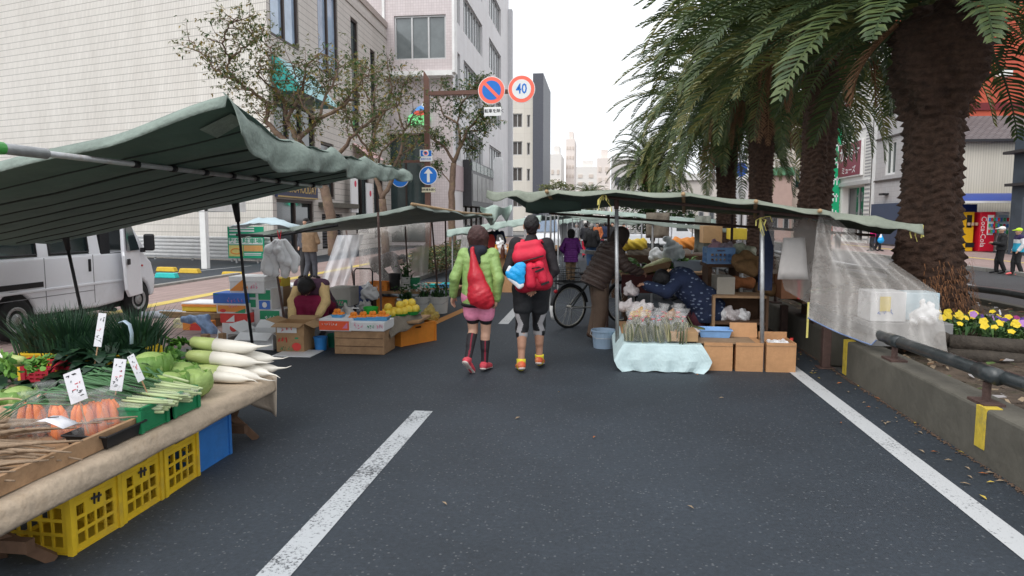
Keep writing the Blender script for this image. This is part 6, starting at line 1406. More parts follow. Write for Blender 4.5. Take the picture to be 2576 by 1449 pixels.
def cabbage(label, loc, r, seed):
 r_ = random.Random(seed); t = thing('cabbage', label, 'cabbage', loc, r_.uniform(0, 6), 'cabbages heaped on the table')
 MB().ell((0, 0, r * .85), (r, r, r * .84), 18, 10, fn=lambda a, z: 1 + .03 * math.sin(5 * a + 4 * z)).build('head', G_LET[0], t, smooth=True)
 lf = MB()
 for k in range(9):
  az = k * 2.4 + r_.uniform(-.3, .3); wd_ = r_.uniform(.6, .9); g = []; lf.cur = r_.choice((0, 1, 1)); open_ = r_.uniform(.02, .30)
  for j in range(6):
   e = -1.0 + 1.75 * j / 5; rad = r * (1.05 + open_ * (j / 5) ** 2); g.append([])
   for i in range(7):
    a = az + (i / 6 - .5) * 2 * wd_ * math.cos(e * .75); q = 1 + .06 * math.sin(i * 2.3 + j + k) * (j / 5); g[-1].append((math.cos(a) * math.cos(e) * rad * q, math.sin(a) * math.cos(e) * rad * q, r * .85 + math.sin(e) * rad * .84 * q))
  lf.grid(g)
 lf.build('outer_leaves', G_LET, t, smooth=True, solid=.003); return t
cl_ = ['far left of the heap', 'at the back of the heap', 'topmost in the middle', 'front, beside the leeks', 'front right, near the table edge', 'right end, below the white radishes', 'rear right of the heap', 'alone behind the tilted price card']
for k, (x, y, z, r) in enumerate(((-3.17, 4.80, 0, .135), (-3.04, 5.02, .0, .125), (-2.93, 4.80, .10, .125), (-2.98, 4.62, 0, .115), (-2.74, 4.66, 0, .12), (-2.66, 4.86, 0, .115), (-2.80, 5.0, .03, .11))):
 cabbage('pale green cabbage ' + cl_[k], (x, y, TZ + .005 + z), r, k)
g = G(155, 1012, TZ); cabbage('pale green cabbage ' + cl_[7], (-3.45, 4.12, TZ + .01), .105, 20)
def daikon(label, loc, rz, s=1, tilt=0):
 t = thing('daikon_radish', label, 'radish', loc, rz, 'white radishes stacked at the table end'); r = .046 * s
 MB().tube([(-.27 * s, 0, 0), (-.25 * s, 0, 0), (-.18 * s, 0, .004), (-.08 * s, 0, .004)], [r * .5, r * .85, r * 1.0, r * 1.06], 16).build('shoulder', M_DAIG, t, smooth=True)
 MB().tube([(-.08 * s, 0, .004), (.05 * s, 0, .002), (.14 * s, .0, -.004), (.20 * s, .003, -.012), (.235 * s, .006, -.022), (.30 * s, .012, -.034), (.345 * s, .03, -.046)], [r * 1.055, r * 1.06, r * .92, r * .62, r * .22, r * .09, r * .03], 16).build('root', M_DAI, t, smooth=True)
 lf = MB(); r_ = random.Random(int(abs(loc[2]) * 9999 + loc[1] * 77))
 for k in range(8):
  p = V((-.27 * s, 0, 0)); q = p + V((-.16 * s, r_.uniform(-.05, .05), r_.uniform(0, .05))); lf.cur = 0; lf.tube([p, q], [.007, .004], 5)
  for m_ in range(7): lf.cur = r_.choice((0, 1)); leafy(lf, p.lerp(q, .3 + .1 * m_), 1, .06, .035, [0, 1], r_, up=.3)
 lf.build('leaves', G_GRN, t); t.rotation_euler = (r_.uniform(0, 6.28), R(tilt), rz); return t
dl = ['lying alone on top of the stack', 'at the back of the second layer', 'at the front of the second layer', 'rear of the bottom layer', 'middle of the bottom layer', 'front of the bottom layer', 'small one at the front corner']
for k, (x, y, z, rz, s) in enumerate(((-2.70, 5.22, .235, -2, 1.08), (-2.60, 5.30, .145, -6, 1.02), (-2.68, 5.14, .15, 3, 1.05), (-2.58, 5.34, .055, -8, 1.0), (-2.58, 5.22, .055, -4, 1.0), (-2.61, 5.09, .055, 1, .98), (-2.60, 4.99, .05, 5, .8))):
 daikon('white radish ' + dl[k], (x - .05, y, TZ + z), R(rz), s, 5)
bx_ = thing('crate_stand', 'low plank stand carrying the yellow crates behind the vegetables', 'stand', (-3.7, 5.05, 0)); MB().box(-.55, .5, -.28, .28, .36, .44).build('plank', M_DWOOD, bx_)
for x in (-.48, .42): MB().box(x - .03, x + .03, -.2, .2, 0, .36).build('leg', M_DWOOD, bx_)
for k, x in enumerate((-3.81, -3.44)):
 crate(('yellow crate of chives on the left of the back tier', 'yellow crate of chives on the right of the back tier')[k], M_YC, .355, .44, .30, (x, 5.05, .445), R(3), 3, 4, 'yellow crates on the back tier')
def chives(label, loc, seed, n=260, h=.36):
 r_ = random.Random(seed); t = thing('chive_bunch', label, 'chives', loc, 0, 'bundles of chives'); mb = MB()
 for k in range(n):
  x, y = r_.gauss(0, .045), r_.gauss(0, .05); L = h * r_.uniform(.75, 1.1); dx, dy = x * 1.2 + r_.gauss(0, .02), y * 1.2 + r_.gauss(0, .02); mb.cur = r_.choice((0, 0, 1))
  p = V((x, y, 0)); w_ = V((.0035, .002, 0)); a, b = p + V((dx * .4, dy * .4, L * .6)), p + V((dx * 1.5, dy * 1.5, L))
  mb.add([p - w_, p + w_, a + w_, a - w_, b], [(0, 1, 2, 3), (3, 2, 4)])
 mb.build('blades', G_CHIVE, t)['kind'] = 'stuff'; MB().tube([(0, 0, .05), (0, 0, .09)], .085, 14).build('band', mat('pale band', (.45, .5, .55), .5), t, smooth=True) if seed % 3 == 0 else None; return t
chl = ['left end', 'second from left', 'third from left, with the tall price strip in front', 'fourth from left', 'behind, near the van wheel', 'sixth, beside the pale strap', 'right end of the row', 'behind the right end']
for k, (x, y) in enumerate(((-3.95, 4.98), (-3.83, 5.12), (-3.72, 4.97), (-3.60, 5.10), (-3.86, 5.25), (-3.47, 5.0), (-3.36, 5.14), (-3.40, 5.28))):
 chives('upright bundle of dark green chives, ' + chl[k], (x, y, .60), 3 * k + (k % 2), 240 + 30 * (k % 3), (.42, .31, .45, .34, .40, .30, .43, .33)[k])
def spinach(label, loc, seed, r=.15):
 r_ = random.Random(seed); t = thing('spinach_bunch', label, 'leafy greens', loc, 0, 'heap of dark leafy greens'); mb = MB()
 for k in range(26): leafy(mb, (r_.gauss(0, r * .5), r_.gauss(0, r * .5), r_.uniform(0, r)), 3, .17, .085, [0, 0, 1], r_, up=.5, seg=4, droop=.9, crinkle=.006)
 mb.build('leaves', G_SPIN, t); return t
sl2 = ['front left, behind the tilted price card', 'front, behind the middle price card', 'middle of the heap', 'right, in front of the yellow crate', 'top right corner by the yellow crate', 'back of the heap']
for k, (x, y, z) in enumerate(((-3.44, 4.38, .50), (-3.24, 4.42, .5), (-3.33, 4.62, .55), (-3.13, 4.66, .56), (-3.16, 4.88, .62), (-3.36, 4.78, .62))):
 spinach('bunch of dark leafy greens, ' + sl2[k], (x, y, z), 50 + k)
crate('red plastic basket tipped among the greens', M_RC, .30, .24, .17, (-3.60, 4.46, TZ + .09), R(8), 4, 6, name='basket');
rb2 = MB().box(-.16, .16, -.12, .12, 0, .08).build('foam_block', M_FOAM, bevel=.01); rb2.location = (-3.60, 4.46, TZ + .005); tag(rb2, 'foam block propping up the red basket', 'block')
for k, (x, y, z, lab) in enumerate(((-4.02, 4.45, .50, 'left edge of the table, below the white leek'), (-3.92, 4.62, .58, 'left edge, upper layer'), (-4.15, 4.7, .55, 'far left corner of the table'))):
 r_ = random.Random(80 + k); t = thing('greens_bunch', 'bunch of mid green leaves, ' + lab, 'leafy greens', (x, y, z), 0, 'heap of green leaves at the left'); mb = MB()
 for q in range(30): leafy(mb, (r_.gauss(0, .09), r_.gauss(0, .09), r_.uniform(0, .12)), 3, .17, .06, [0, 1], r_, up=.4, seg=4, droop=.9)
 mb.build('leaves', [mat('deep green leaf', (.025, .075, .018), .5, .3), mat('grass green leaf', (.055, .14, .025), .5, .3)], t)
for k, (u, v) in enumerate(((30, 880), (85, 876))):
 g = G(u, v, .79); t = daikon(('fat white leek stem lying on the greens at the left edge', 'pale white stem beside the yellow crate at the left')[k], (g.x, g.y, .77), R(165), .8)
 t['group'] = 'white stems at the left edge'; t['category'] = 'leek'
lumpy('wrapped_packet', 'pinkish wrapped packet beside the red basket', 'packet', [(V((-.08, 0, .04)), V((.08, 0, .04)), .05, .05)], mat('pinkish paper', (.5, .4, .46), .6, .08), (-3.72, 4.12, TZ + .01), .1, .012)
lumpy('twisted_bag', 'small twisted clear bag standing beside the pink packet', 'bag', [(V((0, 0, .03)), V((0, 0, .16)), .06, .012)], mat('cloudy bag', (.6, .55, .55), .35, .15, 9, .6), (-3.56, 4.10, TZ + .01), 0, .01, .006, 50)
pricecard('white price card with red figures, leaning left above the leeks', G(200, 1010, TZ + .22), .10, .17, -22, 0)
pricecard('grey white price card standing upright among the leeks', G(291, 983, TZ + .22), .075, .18, 4, 0)
pricecard('narrow price card leaning left in front of the right yellow crate', G(356, 958, TZ + .24), .045, .17, -30, 0)
pricecard('tall narrow price strip standing among the chives', A(245, 872, 4.12), .055, .22, 4, 0)
st_ = thing('plastic_strap', 'pale blue plastic strap looped over the chives', 'strap', A(325, 850, 4.2)); MB().tube([(-.06, 0, .10), (-.02, -.01, .115), (.015, -.01, .09), (.02, 0, .03), (.015, 0, -.04)], .017, 8, flat=.3).build('band', mat('pale blue strap', (.42, .52, .62), .45), st_, smooth=True)
for o in [o for o in COL.objects if o.parent is None and 'category' in o and -4.5 < o.location.x < -2.2 and 3.5 < o.location.y < 5.5 and (o.location.z > .42 or o.name.startswith('crate_stand'))]:
 y, n_ = o.location.y, o.name.split('.')[0]
 if n_ in ('plastic_strap', 'paper_tag', 'ginger_bag', 'burdock_root', 'tray', 'price_card', 'carrot_bag'): continue
 if n_ == 'daikon_radish' and o.get('group', '').startswith('white rad'): o.location.y = y - .34; o.location.x -= .03
 elif n_ in ('crate_stand', 'chive_bunch') or (n_ == 'crate' and y > 4.9): o.location.y = y - .66; o.location.x += .13
 elif n_ in ('basket', 'block', 'daikon_radish', 'wrapped_packet', 'twisted_bag') or (n_ == 'greens_bunch'):
  o.location.y = y - .26
  if n_ == 'greens_bunch': o.location.x -= .42; o.location.z -= .04; o.location.y += .05
 else: o.location.y = 3.2 + (y - 3.42) * .72
# parking lot, van, sign pole (left)
fp0, fp1 = V((-12.0, 24.6, .03)), V((-26, 28.8, .03)); du = (fp1 - fp0).normalized()
fc = thing('corrugated_fence', 'low white corrugated metal fence at the foot of the tiled wall', 'fence', fp0)
P = []
for j in range(49):
 z = .10 + .86 * j / 48; P.append([V((fp0.x, fp0.y, 0)).lerp(V((fp1.x, fp1.y, 0)), i / 2) + V((.287, -.958, 0)) * -0 + V((-.287 * 0, -.045 * (1 if (j // 4) % 2 else 0), z + .03)) for i in range(3)])
MB().grid(P).build('sheet_metal', mat('pale corrugated metal', (.60, .60, .60), .5, .1, 3, dirt=(.45, .44, .42)), fc, w=True, solid=.004)
for k in range(8):
 q = fp0.lerp(fp1, k / 7) + V((0, .06, 0)); MB().box(q.x - .03, q.x + .03, q.y - .03, q.y + .03, .03, 1.0).build('post', M_STEEL, fc, w=True)
q = G(518, 676, .03); cpz = A(330, 530, q.y).z
cpp = thing('carport', 'white carport frame with a flat white roof edge beside the corrugated fence', 'carport', q)
MB().box(-.10, .10, -.10, .10, 0, cpz - .3 + .45).build('post', M_WPAINT, cpp, bevel=.01)
MB().box(-6.5, .1, -.12, 2.6, cpz - .25 + .2, cpz + .42).build('roof', M_WPAINT, cpp); MB().box(-6.3, -6.1, .2, .4, 0, cpz - .06).build('post', M_WPAINT, cpp)
gs = thing('parking_sign', 'green and white parking notice board on the corrugated fence', 'sign', (A(618, 610, 24.3).x, 24.3, 0))
a, b = A(572, 570, 24.3), A(665, 650, 24.3); w_, z0_, z1_ = (b.x - a.x) / 2, b.z, a.z
M_SGR = mat('notice green', (.01, .36, .19), .5, .06)
MB().box(-w_, w_, 0, .05, z0_, z1_).build('board', M_SGR, gs)
H_ = z1_ - z0_
MB().box(-w_ + .04, w_ - .04, -.006, -.001, z0_ + H_ * .44, z0_ + H_ * .64).build('white_panel', M_WPAINT, gs)
text('lettering', '契約駐車場', H_ * .175, plane((0, -.009, z0_ + H_ * .54), (1, 0, 0), (0, 0, 1)), M_SGR, gs, .001, w=False, sx=1.28, bold=.004)
MB().box(-w_ + .04, -w_ + 2 * w_ * .42, -.006, -.001, z0_ + H_ * .06, z0_ + H_ * .41).build('yellow_panel', mat('notice pale yellow', (.72, .62, .2), .6, .08), gs)
MB().box(-w_ + 2 * w_ * .44, w_ - .04, -.006, -.001, z0_ + H_ * .22, z0_ + H_ * .41).build('orange_panel', mat('notice orange', (.75, .38, .13), .6, .1), gs)
rg = MB(); rg.tube([(-w_ * .55 + .2 * math.cos(t_ * .3), -.012, z0_ + H_ * .22 + .1 * math.sin(t_ * .3)) for t_ in range(22)], .02, 5); rg.build('ring_mark', mat('notice orange ring', (.75, .25, .05), .6), gs)
for zz in (.84, .92, .73): MB().box(-w_ + .08, w_ * .5, -.006, -.001, z0_ + H_ * zz, z0_ + H_ * (zz + .045)).build('text_line', M_WPAINT, gs)
for zz in (.14, .09): MB().box(-w_ * .1, w_ * .85, -.006, -.001, z0_ + H_ * zz, z0_ + H_ * (zz + .025)).build('text_line', M_WPAINT, gs)
for x in (-w_ * .6, w_ * .6): MB().box(x - .03, x + .03, .052, .1, .02, z1_).build('post', M_STEEL, gs)
M_STOP = mat('wheel stop yellow', (.66, .44, .05), .7, .12, 8); M_STOPC = mat('wheel stop cyan', (.03, .50, .47), .6, .1, 8)
for k, (u, v, m, lab) in enumerate(((420, 683, M_STOP, 'yellow concrete wheel stop nearest the van'), (478, 687, M_STOP, 'yellow concrete wheel stop at the foot of the white carport post'), (587, 696, M_STOP, 'yellow concrete wheel stop closest to the fruit boxes'), (420, 699, M_STOPC, 'turquoise wheel stop in front of the yellow ones'))):
 g = G(u, v, .03); o = MB().box(-.36, .36, -.09, .09, 0, .14, t=.86).build('wheel_stop', m, bevel=.02); o.location = g; o.rotation_euler.z = R(-9); tag(o, lab, 'wheel stop', 'wheel stops')
vn = thing('white_van', 'small white boxy van parked on the pavement with its front door ajar', 'van', (-8.0, 9.05, .1), R(90))
M_VW = mat('van white', (.82, .83, .86), .25, .02, 2, spec=.6, dirt=(.68, .68, .69)); M_TYRE = mat('tyre', (.018, .018, .018), .85, .2, 12); M_HUB = mat('wheel steel', (.42, .42, .42), .45, .15, 10, metal=.4, dirt=(.2, .17, .14)); M_VG = glass('van glass', (.018, .03, .032), .06)
def arch(cx, r, n=9): return [(cx + r * math.cos(math.pi * k / n), .30 + r * math.sin(math.pi * k / n) * 1.0) for k in range(n + 1)]
lower = [(-1.66, .30)] + arch(-1.16, .325)[::-1] + [(.30, .26)] + arch(1.20, .325)[::-1] + [(1.62, .34), (1.66, .60), (1.58, .86), (1.36, 1.06), (-1.68, 1.06), (-1.69, .5)]
W_ = .70
mb = MB(); mb.prism([(x, -W_, z) for x, z in lower], (0, 2 * W_, 0)); mb.build('body', M_VW, vn, bevel=.04, seg=3)
up_o = [(-1.68, 1.04), (1.42, 1.04), (.98, 1.76), (.82, 1.82), (-1.56, 1.84), (-1.66, 1.74)]
ys0, ys1 = -.69, -.615
def yat(z): return ys0 + (ys1 - ys0) * (z - 1.04) / .8
cab = MB()
for sgn in (1, -1):
 def strip(pts):
  vs = []
  for d_ in (0, .03): vs += [(x, sgn * (yat(z) + d_), z) for x, z in pts]
  n_ = len(pts); cab.add(vs, [tuple(range(n_)), tuple(range(2 * n_ - 1, n_ - 1, -1))] + [(i, (i + 1) % n_, n_ + (i + 1) % n_, n_ + i) for i in range(n_)])
 strip([(-1.68, 1.03), (-1.50, 1.03), (-1.50, 1.80), (-1.60, 1.80)])
 strip([(-.74, 1.03), (-.58, 1.03), (-.58, 1.80), (-.74, 1.80)])
 strip([(.20, 1.03), (.40, 1.03), (.34, 1.80), (.20, 1.80)])
 strip([(-1.62, 1.70), (.92, 1.70), (.84, 1.81), (-1.56, 1.82)])
 strip([(1.34, 1.03), (1.44, 1.03), (.98, 1.76), (.90, 1.74)])
cab.add([(-1.6, -.61, 1.80), (.86, -.61, 1.80), (.86, .61, 1.80), (-1.6, .61, 1.80), (-1.45, -.45, 1.87), (.70, -.45, 1.86), (.70, .45, 1.86), (-1.45, .45, 1.87)], [(0, 1, 5, 4), (1, 2, 6, 5), (2, 3, 7, 6), (3, 0, 4, 7), (4, 5, 6, 7), (3, 2, 1, 0)])
cab.add([(-1.68, -.69, 1.03), (-1.6, -.62, 1.80), (-1.6, .62, 1.80), (-1.68, .69, 1.03)], [(0, 1, 2, 3)])
cab.build('cab_frame', M_VW, vn, bevel=.012)
def pane(name, pts, d=.018):
 for sgn in (1, -1):
  if name == 'door_glass' and sgn == -1: pass
  p_ = [(x, sgn * (yat(z) + d), z) for x, z in pts]; MB().add(p_, [tuple(range(len(p_)))]).build(name, M_VG, vn)
pane('window', [(-1.50, 1.06), (-.74, 1.06), (-.74, 1.71), (-1.50, 1.71)]); pane('window', [(-.58, 1.06), (.20, 1.06), (.20, 1.71), (-.58, 1.71)])
MB().add([(1.42, -.68, 1.05), (1.42, .68, 1.05), (.98, .61, 1.75), (.98, -.61, 1.75)], [(0, 1, 2, 3)]).build('windscreen', M_VG, vn)
for i, (x0_, x1_) in enumerate(((-1.47, -.77), (-.55, .17))):
 MB().tube([(x0_, yat(1.09) - .004, 1.09), (x1_, yat(1.09) - .004, 1.09), (x1_, yat(1.69) - .004, 1.69), (x0_, yat(1.69) - .004, 1.69), (x0_, yat(1.09) - .004, 1.09)], .014, 6).build('window_seal', M_BLACK, vn)
dk_ = MB(); dk_.box(.42, 1.05, -.695, -.69, .42, 1.05); dk_.box(.42, .62, -.69, -.6, 1.05, 1.70); dk_.build('doorway_shade', M_BLACK, vn)  # black slabs stand for the shade inside the cab
dr = MB(); dr.prism([(0, 0, .36), (0, 0, 1.04), (-.04, .012, 1.06), (-.42, .06, 1.74), (-.52, .065, 1.74), (-.62, .02, 1.06), (-.66, 0, 1.0), (-.62, 0, .48), (-.52, 0, .36)], (0, .05, 0))
do = dr.build('front_door', M_VW, vn, bevel=.015); do.location = (1.30, -.72, 0); do.rotation_euler.z = R(16)
MB().add([(-.09, -.012, 1.07), (-.41, .040, 1.66), (-.50, .042, 1.66), (-.56, -.0, 1.07)], [(0, 1, 2, 3)]).build('door_glass', M_VG, do)
MB().box(-.60, -.50, -.02, -.001, .86, .95).build('handle', M_BLACK, do, bevel=.008)
mr = MB(); mr.box(-.02, .06, -.20, -.04, 1.05, 1.32); mr.build('mirror', M_BLACK, do, bevel=.03)
MB().box(-.05, .02, -.06, -.001, 1.03, 1.10).build('mirror_arm', M_BLACK, do)
MB().box(.14, .19, -.712, -.70, .80, .98).build('handle', M_BLACK, vn, bevel=.01)
MB().box(-1.55, -.70, -.708, -.70, .66, .73).build('slide_rail', M_BLACK, vn)
ln = MB(); ln.box(-.665, -.655, -.7035, -.699, .34, 1.04); ln.box(.235, .245, -.7035, -.699, .34, 1.04); ln.box(-1.6, .25, -.7035, -.699, .52, .53); ln.build('panel_gaps', mat('panel gap', (.25, .25, .26), .8), vn)
MB().box(-1.62, .9, -.715, -.70, .60, .635).build('side_crease', M_VW, vn, bevel=.006)
MB().box(1.52, 1.68, -.66, .66, .30, .56).build('bumper', M_VW, vn, bevel=.05, seg=3)
MB().box(-1.74, -1.66, -.66, .66, .30, .52).build('bumper', M_VW, vn, bevel=.03)
MB().box(1.28, 1.31, -.735, -.71, .80, .83).build('side_marker', mat('marker red', (.5, .05, .05), .4), vn)
hl_ = MB();
for y in (-.5, .5): hl_.box(1.58, 1.645, y - .14, y + .14, .70, .86)
hl_.build('headlights', M_WPLAST, vn, bevel=.02)
for cx in (-1.16, 1.20):
 for sy in (-1, 1):
  Mx = Matrix.Rotation(R(90), 3, 'X')
  w1_ = MB().lathe([(.10, -.07), (.23, -.08), (.275, -.06), (.28, 0), (.275, .06), (.23, .08), (.10, .07)], (0, 0, 0), 26, M=Mx).build('wheel', M_TYRE, vn, smooth=True); w1_.location = (cx, sy * .63, .28)
  MB().lathe([(.165, .0), (.165, .082), (.15, .086), (.10, .06), (.07, .075), (.045, .095), (.001, .095)], (0, 0, 0), 22, M=Matrix.Rotation(R(90 if sy < 0 else -90), 3, 'X')).build('rim', M_HUB, w1_, smooth=False)
 wa = MB(); wa.box(cx - .33, cx + .33, -.66, .66, .30, .64); wa.build('wheel_well', M_BLACK, vn)
MB().box(-1.5, 1.5, -.6, .6, .2, .3).build('underbody', M_BLACK, vn)
J = skel(1.62, pel=(0, 0, .62), hipL=(-.09, .0, .6), hipR=(.09, 0, .6), knL=(-.12, .36, .62), knR=(.16, .30, .60), anL=(-.1, .42, .24), anR=(.2, .36, .22), toeL=(-.1, .55, .2), toeR=(.24, .48, .18), chest=(0, .06, .96), neck=(0, .1, 1.12), head=(0, .15, 1.25), shL=(-.165, .08, 1.05), shR=(.165, .08, 1.05), elL=(-.2, .28, .86), elR=(.22, .24, .82), wrL=(-.12, .48, .95), wrR=(.12, .46, .76))
dv = person('driver in dark clothes and blue jeans seated in the open van door', J, SKIN, (-7.30, 10.2, .1 + .0), R(0), .014, True); top(dv, J, C_NVY, .03, -.05, 1, .014); legs(dv, J, C_JEAN, .025, 1.9, .014); shoes(dv, J, M_BLACK, .011); hair(dv, J, HAIRB, 'short', .011)
dv.location = (-7.65, 9.35, .1)
sp = A(1076, 430, 21.6); sg = thing('road_sign_pole', 'brown steel road sign pole with two round signs on an overhead arm', 'sign post', (sp.x, 21.6, .1))
def S(u, v, y=21.6): return A(u, v, y) - V((sp.x, 21.6, .1))
tp = S(1071, 178); MB().prism([(-.085, -.06, 0), (.085, -.06, 0), (.085, -.06, tp.z - .25), (-.085, -.06, tp.z)], (0, .12, 0)).build('pole', M_BROWNP, sg)
a_ = S(1076, 235).z; MB().box(.09, S(1300, 230).x, -.05, .05, a_ - .06, a_ + .06).build('arm', M_BROWNP, sg); tr = MB()
for k in range(24): tr.box(.15 + k * .055, .175 + k * .055, -.03, .03, a_ - .10, a_ - .061)
tr.build('arm_ribs', M_BROWNP, sg)
b_ = S(1040, 406).z; MB().box(S(1003, 406).x, -.086, -.03, .03, b_ - .04, b_ + .04).build('arm', M_BROWNP, sg)
M_SR = mat('sign red', (.62, .025, .055), .4, .04); M_SB = mat('sign blue face', (.01, .17, .62), .4, .05); M_SW = mat('sign white face', (.80, .80, .80), .4, .03)
Mf = Matrix.Rotation(R(90), 3, 'X')
def disc(par, c, r, m, y, name, n=36, t_=.006): return MB().lathe([(r, 0), (r, t_)], (c[0], y, c[2]), n, M=Mf).build(name, m, par)
def ringdisc(par, c, r, kind):
 disc(par, c, r, M_SW, -.10, 'plate', t_=.02); disc(par, c, r * .955, M_SR, -.121, 'red_ring'); disc(par, c, r * .70, M_SB if kind == 'park' else M_SW, -.128, 'face')
 if kind == 'park':
  Mq = Matrix.Rotation(R(45), 3, 'Y'); b = MB(); b.box(-r * .73, r * .73, -.003, .003, -r * .115, r * .115, M=Mq); b.v = [(x + c[0], y - .138, z + c[2]) for x, y, z in b.v]; b.build('slash', M_SR, par)
 else: text('lettering', '40', r * 1.02, plane((c[0], -.136, c[2]), (1, 0, 0), (0, 0, 1)), M_SB, par, .002, w=False, sx=.8, bold=.006)
r_ = 33 * 21.6 / FPX * 1.02
ringdisc(sg, S(1238, 229), r_, 'park'); ringdisc(sg, S(1313, 226), r_, '40')
def plate(par, u0, u1, v0, v1, m, name='plate', y=-.1):
 a, b = S(u0, v1), S(u1, v0); return MB().box(a.x, b.x, y, y + .015, a.z, b.z).build(name, m, par, bevel=.004)
plate(sg, 1219, 1262, 270, 293, M_SW); c = S(1240, 281); text('lettering', '自転車を除く', .125, plane((c.x, -.103, c.z), (1, 0, 0), (0, 0, 1)), M_INKB, sg, .001, w=False, bold=.002)
pb_ = plate(sg, 1058, 1089, 377, 407, M_SW, y=-.09); plate(sg, 1060, 1087, 379, 394, M_SB, 'blue_field', -.094); c = S(1073, 386)
disc(sg, c, .10, M_SW, -.096, 'badge'); disc(sg, c, .065, M_SR, -.103, 'badge_ring'); disc(sg, c, .045, M_SB, -.11, 'badge_core'); c = S(1073, 401); text('lettering', '荷捌き区間', .066, plane((c.x, -.093, c.z), (1, 0, 0), (0, 0, 1)), M_SB, sg, .001, w=False)
c = S(1080, 442); ra = 23.5 * 21.6 / FPX; disc(sg, c, ra, M_SW, -.10, 'plate', t_=.02); disc(sg, c, ra * .93, M_SB, -.121, 'face')
MB().prism([(c.x - .045, -.129, c.z - ra * .72), (c.x + .045, -.129, c.z - ra * .72), (c.x + .045, -.129, c.z + .06), (c.x + .14, -.129, c.z + .06), (c.x, -.129, c.z + ra * .76), (c.x - .14, -.129, c.z + .06), (c.x - .045, -.129, c.z + .06)], (0, .004, 0)).build('arrow', M_SW, sg)
plate(sg, 1063, 1097, 472, 484, mat('pale yellow plate', (.62, .58, .42), .5)); c = S(1080, 478); text('lettering', '自転車を除く', .085, plane((c.x, -.103, c.z), (1, 0, 0), (0, 0, 1)), M_INKB, sg, .001, w=False, bold=.002)
c = S(1008, 448); disc(sg, c, .29, M_SW, -.06, 'plate', t_=.02); disc(sg, c, .272, M_SB, -.081, 'face'); MB().bar(V((c.x, 0, c.z + .2)), V((c.x, 0, b_)), .03).build('bracket', M_BROWNP, sg)
tl = A(1490, 510, 60); t = thing('traffic_light', 'far traffic light showing green between the stall roofs', 'traffic light', (tl.x, 60, 0));
MB().box(-.75, .75, -.2, .1, tl.z - .25, tl.z + .25).build('housing', M_BLACK, t, bevel=.08); MB().lathe([(.26, 0), (.26, .03)], (0, -.21, tl.z), 20, M=Mf).build('green_lamp', mat('green lamp', (.05, .9, .55), .4, .02, emit=3.0), t)
MB().tube([(1.2, 0, 0), (1.2, 0, tl.z + .3)], .08, 8).tube([(1.2, 0, tl.z), (.7, 0, tl.z)], .04, 6).build('pole', M_STEEL, t)
# fruit stall (left middle)
cn = thing('stall_canopy', 'grey green tarpaulin canopy of the fruit stall on thin poles', 'canopy', (-3.4, 11, 0))
NL, NR, FR, FL = A(603, 590, 8.9), A(1046, 514, 8.9), A(1245, 541, 13.4), V((-4.7, 13.4, 1.50))
M_TARPU = mat('grey green tarpaulin', (.235, .275, .245), .8, .14, 3, .35, dirt=(.17, .2, .18), trans=.12)
tarp('tarp', cn, (NL, NR, FR, FL), M_TARPU, .05, ('near', 'right'), .035, 40, 24, 4)
MB().tube([A(595, 591, 8.86), A(690, 594, 8.86), A(850, 566, 8.86)], .02, 7).build('pole_bar', M_BLACK, cn, w=True, smooth=True)
MB().tube([NR + V((-.02, -.12, .0)), NR.lerp(FR, .5) + V((0, 0, -.035)), FR], .022, 8).build('eave_pole', M_BAMB, cn, w=True, smooth=True)
for nm, (u, v, y), (u2, v2) in (('pole', (680, 585, 8.95), (684, 884)), ('pole', (951, 534, 8.75), (962, 880)), ('pole', (1085, 542, 12.9), (1099, 779)), ('pole', (871, 580, 13.2), (890, 770)), ('pole', (1019, 570, 13.2), (1030, 760)), ('pole', (1120, 540, 13.4), (1124, 765))):
 a = A(u, v, y); g = G(u2, v2); MB().tube([a, (g.x, max(g.y, y - .3), 0)], .016, 7).build(nm, M_RUST, cn, w=True, smooth=True)
bl_ = thing('blue_tarp_bundle', 'bundle of pale blue sheeting lying on the left end of the fruit stall roof', 'tarpaulin', A(672, 572, 9.1))
P = [[(-.42 + .84 * i / 14, .5 * (j / 6 - .5), .0 + .13 * math.sin(math.pi * i / 14) ** .8 * (1 - abs(j / 3 - 1) * .6) + .02 * wob(i, j)) for i in range(15)] for j in range(7)]; MB().grid(P).build('sheet', mat('pale blue sheeting', (.42, .52, .56), .6, .12, 5, .5), bl_, smooth=True, solid=.006)
fl_ = thing('loose_flap', 'loose green tarpaulin flap hanging at the far end of the fruit stall roof', 'tarpaulin', A(1240, 530, 13.2))
P = []
for j in range(8):
 q = j / 7; P.append([A(1208 + (1288 - 1208) * i / 12, 519 + 4 * math.sin(i * .9) + q * (10 + 42 * math.exp(-((i - 4.5) / 2.4) ** 2) + 28 * math.exp(-((i - 10) / 1.3) ** 2)), 13.2 + .25 * math.sin(i * .7 + q)) - fl_.location for i in range(13)])
MB().grid(P).build('cloth', M_TARP2, fl_, smooth=True, solid=.005)
hb = thing('hanging_bags', 'big bunch of white carrier bags hanging from the canopy on a red string', 'bags', A(708, 603, 8.62)); r_ = random.Random(4)
for k in range(11):
 q = r_.uniform(-.30, .30); z = -.10 - r_.uniform(.0, .16) - .1 * abs(q); prm = [(V((q * .35, r_.uniform(-.06, .06), -.02)), V((q, r_.uniform(-.07, .07), z)), .03, .06, .03), (V((q, 0, z)), V((q * 1.15 + r_.uniform(-.06, .06), r_.uniform(-.08, .08), z - r_.uniform(.12, .26))), .075, .055, .03, ((q, 1, .3), .6))]
 sdf_obj('bag', prm, .011, M_WBAG, hb, mod=wrinkle(.006, 30 + k, k))
MB().tube([(-.05, 0, .12), (-.02, 0, -.06)], .006, 5).tube([(.0, 0, .12), (-.03, 0, -.05)], .006, 5).build('string', mat('red string', (.65, .02, .05), .6), hb)
